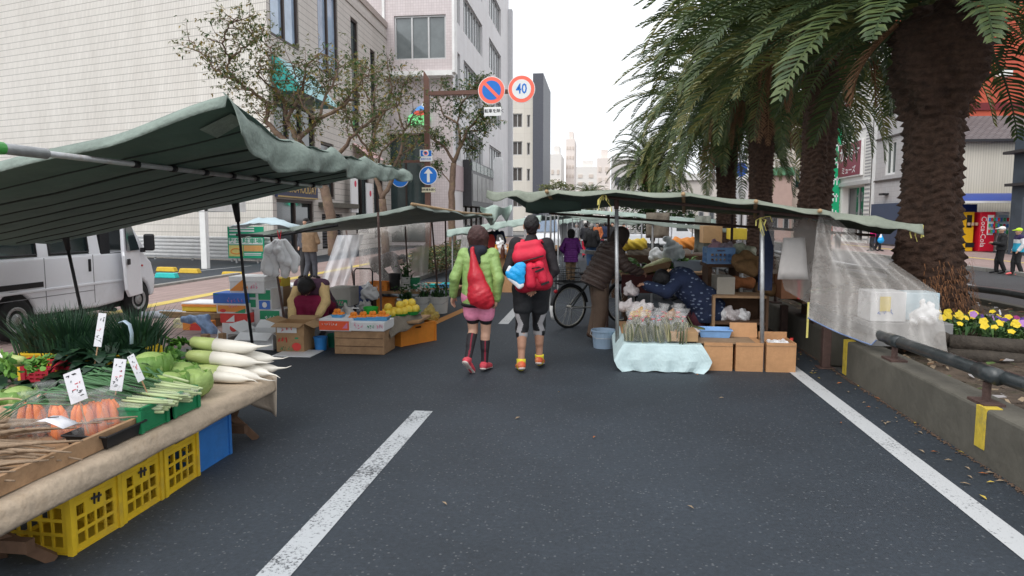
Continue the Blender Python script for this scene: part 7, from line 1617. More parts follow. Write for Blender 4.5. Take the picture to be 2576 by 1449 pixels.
def sheetgrid(name, label, cat, TL, TR, BR, BL, m, wv=.06, nf=7, nx=40, ny=16, seed=0, parts='sheet'):
 t = thing(name, label, cat, V(BL)); P = []
 for j in range(ny + 1):
  q = j / ny; P.append([V(TL).lerp(V(TR), i / nx).lerp(V(BL).lerp(V(BR), i / nx), q) + V((.3, 1, 0)) * wv * (.35 + .65 * q) * (math.sin(nf * 6.28 * i / nx + .8 * wob(i * .3, q * 3, seed)) * .6 + .5 * wob(i * .35, q * 2, seed)) - t.location for i in range(nx + 1)])
 MB().grid(P).build(parts, m, t, smooth=True); return t
sheetgrid('plastic_curtain', 'white bubble wrap curtain slanting behind the fruit seller', 'curtain', A(848, 592, 12.9), A(915, 590, 12.9), A(872, 722, 12.6), A(802, 722, 12.4), M_BUBBLE, .04, 3)
sheetgrid('plastic_curtain', 'wide clear plastic curtain closing the back of the fruit stall', 'curtain', A(900, 578, 13.6), A(1082, 552, 13.6), A(1078, 690, 13.4), A(905, 722, 13.2), M_CLEAR, .05, 5)
M_ORG = mat('print orange', (.75, .28, .06), .6, .1); M_REDP = mat('print red', (.68, .06, .05), .6, .08); M_GRNP = mat('print green', (.03, .30, .14), .6, .1); M_BLUP = mat('print blue', (.06, .17, .55), .6, .1); M_PNKP = mat('print pink', (.72, .22, .36), .6, .1); M_YELP = mat('print yellow', (.75, .56, .06), .6, .1); M_WPR = mat('print white', (.76, .76, .76), .6, .03)
def cbox(label, u0, u1, v0, v1, Y, d, m, art=(), **k):
 a, b = A(u0, v1, Y), A(u1, v0, Y); return carton(label, a.x, b.x, Y, Y + d, max(.002, a.z), b.z, m, art, **k)
Y0 = 8.75
cbox('persimmon carton at the bottom of the fruit box stack', 565, 634, 861, 886, Y0, .34, M_WCARD, [('e', M_ORG, .3, .45, .36, .7), ('s', M_PNKP, .75, .5, .3, .3)])
cbox('white carton with a pale red apple print, second from the bottom of the stack', 564, 632, 837, 860.5, Y0, .34, M_WCARD, [('e', M_PNKP, .25, .5, .2, .7), ('s', M_GRNP, .62, .7, .4, .2), ('e', M_PNKP, .85, .4, .16, .5)])
cbox('white carton with a bold red apple print in the middle of the stack', 559, 628, 813, 836.5, Y0, .34, M_WCARD, [('e', M_REDP, .42, .5, .26, .8), ('e', M_GRNP, .47, .86, .08, .14)])
cbox('red carton under the orange vegetable carton in the stack', 554, 627, 789, 812.5, Y0, .34, M_REDP, [('t', M_WPR, .35, .5, .3, .7), ('r', M_WPR, .97, .5, .05, 1)])
cbox('orange and cream vegetable carton in the stack', 545, 622, 764, 788.5, Y0, .34, M_WCARD, [('r', M_ORG, .5, .5, .9, .62), ('s', M_PNKP, .55, .7, .3, .26), ('e', M_REDP, .22, .3, .2, .34), ('t', M_GRNP, .76, .32, .36, .44)])
cbox('bright blue carton with pink lettering in the stack', 536, 618, 738, 763.5, Y0, .34, M_BLUP, [('s', M_PNKP, .68, .32, .5, .32), ('r', M_GRNP, .1, .86, .14, .06)])
cbox('pale persimmon carton with white lid on top of the stack', 578, 664, 697, 737.5, Y0 + .05, .40, M_WCARD, [('t', M_ORG, .2, .5, .4, .7), ('s', M_PNKP, .72, .42, .24, .3), ('s', M_ORG, .45, .3, .2, .3)], lid=(M_FOAM, .28))
cbox('green and white carton in the upper middle of the stack', 624, 682, 726, 779, Y0 + .1, .36, M_WCARD, [('r', M_GRNP, .2, .73, .3, .3), ('r', M_GRNP, .2, .3, .3, .36), ('r', M_GRNP, .72, .7, .5, .45), ('r', M_BLUP, .72, .24, .46, .4), ('e', M_WPR, .72, .24, .2, .26)])
cbox('dark green carton with white edges below the green and white one', 640, 708, 779.5, 832, Y0 + .12, .36, M_WCARD, [('r', M_GRNP, .58, .5, .7, .9), ('s', M_WPR, .6, .62, .5, .2), ('e', M_REDP, .7, .4, .14, .2)])
cbox('dark carton at floor level behind the white foam box', 640, 708, 832.5, 884, Y0 + .12, .36, M_CARDD, [('s', M_WPR, .5, .5, .5, .2)])
cbox('tall brown carton printed with red behind the fruit stack', 664, 708, 723, 779, Y0 + .5, .3, M_CARD, [('s', M_REDP, .6, .6, .5, .2)])
cbox('orange and yellow carton on top of the brown one', 660, 707, 701, 722.5, Y0 + .5, .3, M_YELP, [('r', M_ORG, .5, .78, 1, .42), ('e', M_REDP, .8, .75, .12, .2)])
cbox('small bluish white carton at the left end, on the pink paving', 427, 469, 826, 858, 9.2, .25, mat('bluish carton', (.60, .64, .78), .7, .06), [('s', M_BLUP, .3, .65, .4, .2), ('e', M_PNKP, .65, .32, .22, .3)])
cbox('white mandarin carton with an orange print, on the pink paving', 468, 512, 838, 874, 9.0, .25, M_WCARD, [('e', M_ORG, .22, .42, .36, .5), ('s', M_GRNP, .7, .4, .3, .4), ('e', M_GRNP, .38, .78, .2, .14)])
cbox('red and orange carton on top of the white mandarin carton', 460, 516, 812, 837.5, 9.05, .28, M_ORG, [('r', M_REDP, .65, .35, .65, .5), ('r', M_REDP, .62, .76, .5, .3)])
cbox('small pale yellow carton beside the blue bag', 436, 459, 803, 825.5, 9.2, .2, mat('pale yellow carton', (.66, .62, .40), .7, .08), [('s', M_BLUP, .5, .5, .5, .2)])
cbox('flat yellow carton with a white lid on the left heap', 458, 546, 764, 783, 9.3, .45, M_YELP, [('r', M_ORG, .5, .75, 1, .3)], lid=(M_FOAM, .22))
cbox('hidden carton carrying the flat yellow one', 470, 540, 783.5, 850, 9.35, .4, M_CARDD)
bm_ = thing('bamboo_bundle', 'bundle of brown bamboo poles lying across the boxes', 'poles', A(470, 790, 9.0))
for k in range(4): MB().tube([A(402 + 8 * k, 785 + 4.0 * k, 8.9) - bm_.location, A(480, 788 + 3.2 * k, 8.9) - bm_.location, A(556, 790 + 2.6 * k, 8.9) - bm_.location], .014, 7).build('pole', M_BAMB, bm_, smooth=True)
lumpy('plastic_bundle', 'crumpled blue and white plastic bundle on the red carton', 'bag', [(V((-.22, 0, .04)), V((.1, 0, .06)), .05, .06), (V((.05, 0, .03)), V((.22, -.02, -.12)), .08, .07), (V((.1, 0, -.02)), V((.12, 0, -.2)), .07, .06)], mat('blue grey film', (.22, .32, .50), .4, .5, 7, .7), A(500, 812, 8.85), 0, .012, .012, 34)
whitebag('white plastic bag on the ground between the wooden posts', G(544, 880) + V((0, .1, .0)), .22, .26, seed=3)
for k, (u0, u1, v0, v1) in enumerate(((512, 529, 843, 893), (553, 566, 847, 891))):
 g = G((u0 + u1) / 2, v1); o = MB().box(-.042 if k == 0 else -.033, .042 if k == 0 else .033, -.04, .04, 0, .26).build('wooden_post', M_WOOD, bevel=.004); o.location = g; o.rotation_euler.x = R(-4 if k else 3); tag(o, ('short wooden post left of the white bag', 'short wooden post against the stacked cartons')[k], 'post')
o = lumpy('grey_sheeting', 'grey crumpled sheeting on the pink paving behind the left boxes', 'sheeting', [(V((-.5, 0, .04)), V((.3, .1, .05)), .07, .06), (V((-.4, .3, .03)), V((.2, .3, .04)), .06, .05)], mat('grey film', (.42, .45, .5), .5, .15, 5, .6), G(440, 800, .1), .1, .016, .012, 22)
t = cbox('open white foam box with a raised lid at the front of the stack', 606, 686, 838, 897, 8.25, .40, M_FOAM, [('e', M_PNKP, .3, .25, .1, .12)], flaps=1.6, top=M_FOAM)
t = cbox('brown tomato carton with red and green print at the front of the fruit stall', 696, 764, 843, 895, 8.15, .34, M_CARD, [('s', M_REDP, .25, .72, .36, .34), ('e', M_REDP, .74, .33, .34, .46), ('s', M_GRNP, .38, .2, .5, .2), ('e', M_GRNP, .75, .82, .14, .1)])
fb_ = thing('foam_tray', 'thin white tray under the brown tomato carton', 'tray', G(732, 898)); MB().box(-.24, .24, 0, .42, .001, .012).build('sheet', M_FOAM, fb_)
t = cbox('open carton of fruit with spread flaps on top of the tomato carton', 694, 764, 814, 842.5, 8.15, .34, M_CARD, [('r', M_WPR, .4, .5, .7, .6), ('s', M_REDP, .4, .5, .5, .4)], flaps=.8)
def fruit(r, m, name, lab, cat, grp):
 o = MB().ell((0, 0, 0), (r, r, r * .9), 12, 8).build(name, m, smooth=True); return tag(o, lab, cat, grp)
wc = cbox('bare wooden crate standing on end as the fruit counter', 842, 966, 833, 894, 8.12, .45, M_WOOD, name='wooden_crate', cat='crate')
pl_ = MB()
for z in (.10, .20): pl_.box(-.3, .3, -.2295, -.2265, z - .004, z + .004)
pl_.build('plank_gap', M_DWOOD, wc)
cbox('flat white carton with a red panel and pale script on the wooden crate', 803, 882, 803, 832.5, 8.08, .40, M_WCARD, [('r', mat('print vermilion', (.78, .10, .035), .5, .06), .48, .46, .94, .74), ('s', M_WPR, .34, .58, .50, .2), ('t', M_PNKP, .82, .5, .16, .5)])
cbox('flat white carton with pink and green figures on the wooden crate', 882.5, 966, 811, 832.5, 8.08, .42, M_WCARD, [('s', M_PNKP, .24, .5, .3, .5), ('s', M_GRNP, .6, .5, .24, .4), ('s', M_PNKP, .88, .55, .2, .5)])
M_BTR = mat('blue fruit tray', (.10, .34, .60), .5, .1); mand = fruit(.031, M_MAND, 'tangerine', 'small orange tangerine in a blue tray at the front of the fruit stall', 'tangerine', 'tangerines in blue trays'); used = [0]
def put(src, c):
 o = src if used[0] == 0 else dup(src); used[0] += 1; o.location = c; o.rotation_euler = (rnd.uniform(0, 6), rnd.uniform(0, 6), 0)
trl = ['alone on the red panelled carton', 'first on the white carton', 'second on the white carton', 'third on the white carton', 'last, by the stall pole']
for k, (u, v) in enumerate(((852, 800), (893, 808), (917, 807), (941, 806), (965, 805))):
 c = A(u, v, 8.25); tray('blue plastic fruit tray of tangerines, ' + trl[k], M_BTR, .135, .14, .045, c, 0, group='blue tangerine trays')
 for i in range(3):
  for j in range(2): put(mand, c + V((-.042 + .042 * i, -.03 + .055 * j, .048)))
 put(mand, c + V((.0, 0, .09))); put(mand, c + V((-.035, .01, .085)))
pom = fruit(.060, M_POM, 'yellow_citrus', 'large yellow citrus fruit heaped in a green basket', 'citrus fruit', 'yellow citrus fruit'); used[0] = 0
M_GB = mat('green fruit basket', (.02, .36, .07), .45, .1)
gbl = ['nearest the tangerines', 'middle of the three', 'farthest right on the cloth']
for k, (u, v) in enumerate(((975, 803), (1005, 797), (1034, 791))):
 c = A(u, v, 8.75 + .1 * k); bs = thing('fruit_basket', 'shallow green basket of yellow citrus, ' + gbl[k], 'basket', c, 0, 'green fruit baskets'); MB().lathe([(.09, 0), (.13, .05), (.138, .05), (.128, .04), (.08, .008)], n=18).build('body', M_GB, bs)
 for i in range(5): a = i * 1.257 + k; put(pom, c + V((.068 * math.cos(a), .068 * math.sin(a), .075)))
 put(pom, c + V((.01, 0, .155)))
 if k == 1: put(pom, c + V((.06, .09, .165)))
bucket('bright green plastic bowl beside the yellow citrus', mat('bright green plastic', (.02, .40, .05), .4, .08), .095, .10, A(933, 791, 8.8), handle=False, rim=1.04, taper=.9, name='bowl')
lumpy('fruit_heap_bag', 'yellow net bag of citrus standing on the road', 'bag', [(V((-.05, 0, .08)), V((.06, .02, .07)), .10, .09), (V((0, 0, .16)), V((.02, 0, .26)), .09, .03)], mat('yellow net', (.62, .46, .13), .6, .35, 22, .7), G(1082, 806), 0, .010, .012, 60)
gc = thing('grey_cloth', 'grey brown cloth draped over the slanting fruit board', 'cloth', A(1015, 815, 8.7)); P = []
for j in range(9):
 q = j / 8; P.append([A(966 + (1050 - 966) * i / 12 + 18 * q, 806 - 22 * i / 12 + (42 - 18 * i / 12) * q + 3 * math.sin(i * 1.1 + j), 8.4 + .65 * i / 12 - .10 * q) - gc.location for i in range(13)])
MB().grid(P).build('sheet', M_GRAYC, gc, smooth=True, solid=.008)
crate('orange plastic crate under the grey cloth', M_OC, .62, .36, .26, (A(1022, 840, 8.9).x, 9.05, 0), R(58), 3, 5, solid=True)
fbm = thing('fruit_board', 'board carrying the green citrus baskets', 'board', A(1005, 804, 8.9)); MB().box(-.32, .32, -.2, .45, -.03, -.004, M=Matrix.Rotation(R(-3), 3, 'Y')).build('plank', M_WOOD, fbm); MB().box(-.2, .2, .0, .35, -.36, -.03).build('support', M_DWOOD, fbm)
bucket('blue plastic bucket beside the tomato carton', mat('mid blue plastic', (.03, .22, .58), .4, .1), .085, .17, G(807, 880), handle=False); bucket('dark green bucket by the wooden crate', mat('dark green plastic', (.01, .16, .10), .4, .1), .07, .17, G(830, 876) + V((0, .1, 0)), handle=False)
cbox('grey cardboard box with a green print behind the crouching seller', 829, 881, 724, 770, 10.6, .4, mat('grey card', (.42, .40, .37), .8, .08), [('r', M_GRNP, .5, .2, .7, .3), ('s', M_PNKP, .5, .2, .4, .2)])
cbox('large navy box behind the crouching seller', 706, 768, 718, 806, 10.4, .4, mat('navy board box', (.02, .028, .075), .6, .12), lid=(M_FOAM, .06))
for k, (u, v, w_, h_, lab) in enumerate(((872, 805, .26, .26, 'pale grey bag by the seller, behind the tangerines'), (920, 784, .2, .2, 'clear bag of produce behind the green bowl'), (930, 752, .3, .3, 'white bag beside the shopping trolley'))):
 whitebag(lab, A(u, v, 9.3 + .8 * k), w_, h_, mat('greyish bag', (.5, .49, .47), .5, .1, 8, .7) if k < 2 else None, k)
tc_ = thing('shopping_trolley', 'navy check shopping trolley with a black push handle', 'trolley', G(905, 790) + V((0, .2, 0)))
hh = A(905, 676, tc_.location.y).z
MB().tube([(-.16, 0, .1), (-.17, .03, hh - .05), (-.13, .03, hh), (.13, .03, hh), (.17, .03, hh - .05), (.16, 0, .1)], .014, 7).build('handle', M_BLACK, tc_, smooth=True); MB().box(-.15, .15, -.14, .0, .16, hh * .62).build('bag', mat('navy check cloth', (.035, .055, .14), .85, .6, 30), tc_, bevel=.03); MB().tube([(-.17, -.2, .1), (.17, -.2, .1)], .012, 6).tube([(-.17, -.2, .1), (-.17, .05, .1)], .012, 6).tube([(.17, -.2, .1), (.17, .05, .1)], .012, 6).build('frame', M_STEEL, tc_)
for x in (-.17, .17): MB().lathe([(.06, -.015), (.06, .015)], (x, .02, .06), 14, M=Matrix.Rotation(R(90), 3, 'Y')).build('wheel', M_BLACK, tc_)
def blooms(cols):
 def f(t, r, h):
  r_ = random.Random(int(h * 1e5 + t.location.x * 100)); a = MB(); b = MB()
  for k in range(26): leafy(a, (r_.gauss(0, r * .35), r_.gauss(0, r * .35), h * .85), 2, .22, .03, [0, 1], r_, up=1.0, seg=3, droop=.5)
  for k in range(34):
   c = V((r_.gauss(0, r * .55), r_.gauss(0, r * .55), h + r_.uniform(.08, .24))); b.cur = r_.randrange(len(cols)); b.ell(c, (.02, .02, .014), 6, 4)
  a.build('leaves', [mat('flower leaf dark', (.02, .06, .02), .6, .3), mat('flower leaf', (.04, .11, .03), .6, .3)], t)
  if cols: b.build('blossoms', cols, t)['kind'] = 'stuff'
 return f
fw_ = [mat('white blossom', (.75, .74, .72), .7, .05)]; M_WBK = mat('white bucket plastic', (.62, .62, .60), .5, .06, 5, dirt=(.5, .49, .46))
fbk = [(1063, 787, .17, .30, M_WBK, fw_, 'white bucket of white flowers at the front of the flower corner'), (1104, 787, .18, .30, M_WBK, [LEAFG[1]], 'white bucket of green stems nearest the walking woman'), (1024, 790, .165, .28, M_WBK, [LEAFG[1]], 'white bucket of leafy stems behind the citrus'), ]
for u, v, r, h, m, cols, lab in fbk: bucket(lab, m, r, h, G(u, v), fill=blooms(cols), group='flower buckets')
stg = thing('flower_bench', 'low wooden bench carrying the upper flower buckets', 'bench', G(1000, 792) + V((0, .7, 0))); bz = A(1000, 730, stg.location.y).z
MB().box(-.75, .35, -.25, .25, bz - .04, bz - .002).build('top', M_WOOD, stg)
for x in (-.68, .28): MB().box(x - .03, x + .03, -.2, .2, 0, bz - .04).build('leg', M_DWOOD, stg)
y_ = stg.location.y
bucket('black bucket on the flower bench', M_BLACK, .11, .30, A(993, 729, y_), handle=False, group='flower buckets'); bucket('white bucket of green stems on the flower bench', M_WBK, .10, .24, A(1021, 729, y_ + .05), fill=blooms([LEAFG[1]]), group='flower buckets'); bucket('green bucket at the right end of the flower bench', mat('mid green plastic', (.02, .22, .10), .4, .1), .10, .2, A(1044, 726, y_ + .1), handle=False, group='flower buckets')
crate('orange basket on the left of the flower bench', M_OC, .34, .3, .15, A(956, 730, y_), 0, 3, 5, name='basket', solid=False); crate('orange crate under the flower bench', M_OC, .3, .3, .22, (A(990, 770, y_).x, y_ - .32, 0.02), 0, 3, 4, solid=True)
ptb = thing('packet_table', 'low board of blue and brown packets behind the flower buckets', 'table', G(1108, 745)); pz = A(1108, 722, ptb.location.y).z; MB().box(-.42, .42, -.25, .5, pz - .03, pz).build('top', M_WOOD, ptb)
for x in (-.36, .36): MB().box(x - .03, x + .03, -.2, .4, 0, pz - .03).build('leg', M_DWOOD, ptb)
for k in range(4): tray(('teal tray', 'blue tray', 'brown tray', 'teal tray at the back')[k] + ' of packets on the board behind the flower buckets', (M_STOPC, M_BTR, M_CARD, M_STOPC)[k], .34, .22, .07, ptb.location + V((-.2 + .38 * (k % 2), -.12 + .28 * (k // 2), pz)), .05, name='packet_tray')
# pale stall farther left (behind the walking woman)
cn = thing('stall_canopy', 'pale green tarpaulin canopy of the far left stall behind the walkers', 'canopy', A(1240, 600, 18))
NL, NR = A(1125, 578, 15.5), A(1362, 541, 15.5); FR, FL = NR + V((.6, 6, .0)), NL + V((0, 6, .05))
tarp('tarp', cn, (NL, NR, FR, FL), M_TARP2, .16, ('near', 'left'), .03, 30, 14, 6)
for k, (p, q) in enumerate(((NL, .3), (NR, -.1), (FL, .1), (FR, 0))): MB().tube([p + V((.1, .1, 0)), (p.x + q * .3, p.y + .1, 0)], .018, 7).build('pole', M_STEEL, cn, w=True)
tb3 = thing('stall_table', 'plywood stall table with a round hole in its front, behind the walkers', 'table', (A(1272, 690, 15).x, 16, 0)); a, b = A(1238, 687, 15.6), A(1297, 652, 15.6); xo = tb3.location.x
fr_ = MB(); facade(fr_, (a.x - xo, -.4, .0), (1, 0, 0), b.x - a.x, b.z, []); fr_.box(a.x - xo, b.x - xo, -.38, .6, .02, b.z); fr_.build('front', M_OWOOD, tb3); MB().lathe([(.075, 0), (.075, .004)], (b.x - xo - .16, -.402, b.z * .55), 18, M=Mf).build('hole', M_BLACK, tb3); MB().box(a.x - xo - .02, b.x - xo + .02, -.42, .62, b.z, b.z + .03).build('top', M_WOOD, tb3)
for k in range(6):
 o = MB().lathe([(.05, 0), (.05, .2), (.022, .26), (.022, .31)], n=10).build('bottle', (mat('orange bottle', (.65, .25, .02), .3, .1), mat('brown bottle', (.09, .03, .015), .3, .1))[k % 3 == 2], smooth=False); o.location = (a.x + .12 + .075 * k, 15.4 + .12 * (k % 2), b.z + .03); tag(o, 'small orange or brown bottle on the plywood stall table', 'bottle', 'bottles on the plywood table')
whitebag('white carrier bag held up beside the walking woman', A(1262, 642, 15.5), .3, .42, seed=2)
for k, (u, v) in enumerate(((1162, 690), (1152, 690))): bucket(('red bucket by the kerb', 'white drum by the kerb under the pale canopy')[k], (M_REDP, M_WPAINT)[k], .16, .32 if k == 0 else .75, G(u, v) + V((0, .4 + k, 0)), handle=False)
for k, (u, v, m, lab) in enumerate(((1258, 597, M_WBAG, 'white cloth hanging in the far left stall'), (1236, 597, M_REDP, 'small red bundle hanging in the far left stall'))): lumpy('hanging_cloth', lab, 'cloth', [(V((0, 0, 0)), V((0, 0, -.2)), .09, .11, .03, ((0, 1, 0), .5))], m, A(u, v, 17), 0, .016, .012, 20)
for k in range(9):
 u = 1170 + 14 * k; o = MB().box(-.1, .1, -.08, .08, 0, .09 + .05 * (k % 3)).build('goods_box', [M_CARD, M_WCARD, M_CARDD, M_OWOOD][k % 4], bevel=.008); o.location = A(u, 652 + (k % 3), 17.2 + .1 * (k % 3)); tag(o, 'small goods box on the back shelf of the far left stall', 'box', 'goods boxes on the back shelf')
sh3 = thing('back_shelf', 'long board shelf with small boxes in the far left stall', 'shelf', A(1225, 656, 17.3)); MB().box(-.75, .75, -.25, .3, -.05, -.01).build('board', M_DWOOD, sh3)
for x in (-.7, .7): MB().box(x - .03, x + .03, -.2, .25, -sh3.location.z, -.05).build('leg', M_DWOOD, sh3)
# right stall with the bagged greens
cn = thing('stall_canopy', 'wide low green tarpaulin canopy of the right stall with bamboo purlins', 'canopy', (1, 9, 0))
NL, NR = A(1225, 480, 9.2), A(2300, 562, 7.3); FR, FL = A(2180, 590, 10.6), A(1365, 528, 12.2)
NM = [A(u, v, y) for u, v, y in ((1225, 481, 9.0), (1300, 481, 8.6), (1385, 480, 8.1), (1550, 479, 7.75), (1735, 487, 7.65), (1900, 505, 7.55), (2065, 529, 7.5), (2200, 545, 7.4), (2318, 567, 7.3))]
FM = [A(u, v, y) for u, v, y in ((1340, 536, 10.4), (1362, 534, 10.6), (1395, 525, 10.8), (1550, 518, 10.8), (1735, 527, 10.7), (1900, 540, 10.6), (2040, 552, 10.4), (2150, 575, 10.0), (2240, 588, 9.4))]
def spl(L, t):
 f = t * (len(L) - 1); i = min(int(f), len(L) - 2); return L[i].lerp(L[i + 1], f - i)
P = []
for j in range(15):
 q = j / 14; P.append([spl(NM, i / 64).lerp(spl(FM, i / 64), q) + V((0, 0, .05 * math.sin(math.pi * q) - .022 * abs(math.sin(math.pi * 8 * i / 64)) + .008 * wob(i * .5, j * .6, 2))) for i in range(65)])
MB().grid(P).build('tarp', MATS['shaded green tarpaulin'], cn, w=True, smooth=True, solid=.005)
h_ = []
for j in range(5): h_.append([P[0][i] + V((.01 * wob(i, j), -.015 - .012 * j, .012 - (.011 + .003 * math.sin(i * .7)) * j * (2.2 if i < 17 else 1 if i < 50 else 2))) for i in range(65)])
MB().grid(h_).build('near_hem', M_TARP3, cn, w=True, smooth=True, solid=.005)
for t_ in (.245, .49, .625, .745): a, b = spl(NM, t_), spl(FM, t_); MB().tube([a + V((-.02, -.13, -.01)), a.lerp(b, .5) + V((0, 0, .01)), b + V((0, 0, -.04))], .022, 8).build('bamboo_purlin', M_BAMB, cn, w=True, smooth=True)
MB().tube([spl(NM, .35) + V((0, .25, -.06)), spl(NM, .8) + V((0, .25, -.06))], .018, 7).build('beam', M_RUST, cn, w=True); MB().tube([spl(FM, .2) + V((0, 0, -.05)), spl(FM, .95) + V((0, 0, -.05))], .018, 7).build('beam', M_RUST, cn, w=True)
for u, vt, g, nm in ((1551, 500, G(1553, 905), 'near left'), (1917, 530, G(1917, 934), 'near right')):
 a = A(u, vt, g.y + .02); MB().tube([a, g], .023, 10).build('pole', MATS['galvanised steel'], cn, w=True, smooth=True); MB().tube([a + V((0, 0, -.12)), a], .028, 8).build('pole_joint', M_RUST, cn, w=True)
for x, y in ((.15, 10.7), (1.95, 10.6)): MB().tube([(x, y, 0), (x, y, 1.72)], .02, 8).build('pole', M_RUST, cn, w=True)
r_ = random.Random(6)
for c in (spl(NM, .985), spl(NM, .35) + V((.0, 0, -.05)), A(1912, 548, 7.7)):
 tie = MB()
 for k in range(7): q = c + V((r_.uniform(-.05, .1), r_.uniform(-.03, .02), r_.uniform(-.16, .02))); tie.bar(c, q, .012, .004); tie.bar(q, q + V((r_.uniform(-.02, .03), 0, -.06)), .012, .004)
 tie.build('yellow_tie', M_YTIE, cn, w=True)
MB().bar(A(2034, 760, 7.6), A(2030, 850, 7.55), .02, .006).build('yellow_tie', M_YTIE, cn, w=True)
P = [[A(1322 + (1462 - 1322) * i / 8, 498 + 1.2 * i + (38 - 1.7 * (i - 1) ** 1.15 if i else 36) * q, 9.0 + .2 * q) for i in range(9)] for q in (0, .33, .66, 1)]
MB().grid([[p + V((0, .03 * wob(i, j), 0)) for i, p in enumerate(r)] for j, r in enumerate(P)]).build('side_flap', MATS['shaded green tarpaulin'], cn, w=True, smooth=True, solid=.005)
tb4 = thing('low_counter', 'low counter covered with a pale blue vinyl cloth at the front of the right stall', 'table', (.7, 8.3, 0))
MB().box(.29, 1.12, 7.62, 9.4, 0, .285).build('base', M_OWOOD, tb4, w=True)
ck = [(8.3, .295, 0, 0), (7.60, .298, 0, 0), (7.585, .29, .004, 0), (7.565, .21, .055, .0), (7.55, .13, .10, -.01), (7.545, .06, .065, .0), (7.54, .012, .012, .01)]
MB().grid([[V((.285 + .84 * i / 30 + (i / 30 - .5) * 2 * w2, y - .018 * (.3 - z) * 4 * math.sin(i * .85 + 1) * (z < .28), z + .5 * dz * math.sin(i * .6) - (.0 if 3 < i < 27 else .01 * (z < .2)))) for i in range(31)] for y, z, w2, dz in ck]).build('cloth', M_PBLUE, tb4, w=True, solid=.004)
for sx in (0, 1):
 e0, sg_ = (.285, -1) if sx == 0 else (1.125, 1)
 MB().grid([[V((e0 + sg_ * w2, y + (8.9 - y) * i / 6, max(.012, z if i == 0 else .295 - (.295 - z) * (1 - .05 * i)))) for i in range(7)] for y, z, w2, dz in ck[1:]]).build('cloth_side', M_PBLUE, tb4, w=True, solid=.004)
for k, (u0, u1, lab, fl) in enumerate(((1769, 1845, 'orange plywood box at the left of the row of three', 0), (1849, 1922, 'orange plywood box in the middle of the row, one flap up', 0), (1926, 2005, 'open orange plywood box at the right end, full of white bags', 1))):
 a, b = A(u0, 932, 7.72), A(u1, 864, 7.72)
 t = thing('plywood_box', lab, 'box', ((a.x + b.x) / 2, 7.72, 0), 0, 'orange plywood boxes'); w_, h = (b.x - a.x) / 2 - .004, b.z
 m_ = MB()
 if fl: m_.box(-w_, w_, 0, .014, 0, h).box(-w_, w_, .4, .414, 0, h + .06).box(-w_, -w_ + .014, .014, .4, 0, h).box(w_ - .014, w_, .014, .4, 0, h).box(-w_ + .014, w_ - .014, .014, .4, .005, .02)
 else: m_.box(-w_, w_, 0, .42, 0, h)
 m_.build('panels', M_OWOOD, t); MB().box(-w_ - .002, w_ + .002, -.004, -.001, h - .035, h - .028).build('top_edge', M_WOOD, t)
t = MB().box(-.15, .15, -.006, .006, 0, .17).build('box_flap', M_OWOOD); t.location = (1.66, 8.12, .31); t.rotation_euler.x = R(-20); tag(t, 'raised plywood flap behind the middle box', 'board')
lumpy('plastic_film', 'crumpled white film filling the open plywood box', 'film', [(V((-.08, .05 * q, .01 * q)), V((.08, .06 - .05 * q, .02)), .05, .045, .02) for q in range(-2, 3)], M_WBAG, (2.0, 7.93, .235), 0, .009, .014, 60)
o = thing('bottle', 'small clear bottle with a red cap in the corner of the open plywood box', 'bottle', (2.14, 7.95, .03)); MB().lathe([(.03, 0), (.03, .24), (.014, .28)], n=10).build('body', MATS['cloudy bag'], o); MB().lathe([(.018, .28), (.018, .31)], n=10).build('cap', M_REDP, o)
bd = thing('brown_board', 'greyish brown board lying across the plywood boxes', 'board', (1.38, 8.0, A(1800, 866, 7.75).z)); MB().box(-.30, .33, -.26, .40, .008, .028).build('panel', M_CARDD, bd)
tray('pale blue plastic tray on the brown board', M_LBC, .36, .26, .085, (1.33, 8.12, bd.location.z + .03), R(-3))
c_ = cbox('shallow brown carton of vegetables beside the bagged greens', 1683, 1757, 836, 859, 7.68, .4, M_CARD)
M_PICK = [mat('pickle green', (.085, .10, .04), .5, .35), mat('pickle pale', (.30, .28, .15), .5, .25)]
def gbag(label, loc, s, rz=0, grp='clear bags of greens'):
 t = thing('greens_bag', label, 'bagged greens', loc, rz, grp); r_ = random.Random(int(loc[0] * 999)); m_ = MB()
 for k in range(16): x, y = r_.gauss(0, .025 * s), r_.gauss(0, .02 * s); m_.cur = r_.choice((0, 0, 1)); m_.tube([(x, y, .012), (x * 1.2, y, .07 * s), (x + r_.gauss(0, .02), y, .15 * s)], [.007, .008, .004], 5)
 m_.build('stems', M_PICK, t); b = MB(); b.lathe([(.04 * s, 0), (.062 * s, .02), (.058 * s, .11 * s), (.03 * s, .17 * s), (.014 * s, .19 * s), (.035 * s, .225 * s), (.045 * s, .26 * s)], (0, 0, .004), 12, sy=.75, fn=lambda a, z: 1 + .12 * math.sin(4 * a + 20 * z) + .06 * math.sin(7 * a)); b.build('bag', M_BAGF, t, smooth=True)
 MB().tube([(-.016 * s, 0, .195 * s), (.016 * s, 0, .195 * s)], .008, 6).build('red_tie', M_INKR, t); return t
n_ = 0
for row, (y, z) in enumerate(((7.70, .30), (7.86, .30), (8.02, .32))):
 for k in range(7):
  x = .36 + .092 * k + .03 * row
  if x > 1.02: continue
  gbag('clear bag of pickled greens with a red tie, ' + ('front row', 'second row', 'back row')[row] + ' of the blue counter', (x, y + .02 * (k % 2), z), 1.32 + .06 * row, .3 * k, ('front', 'second', 'back')[row] + ' row of bagged greens').rotation_euler = (R(rnd.uniform(-9, 9)), R(rnd.uniform(-13, 13)), rnd.uniform(0, 6))
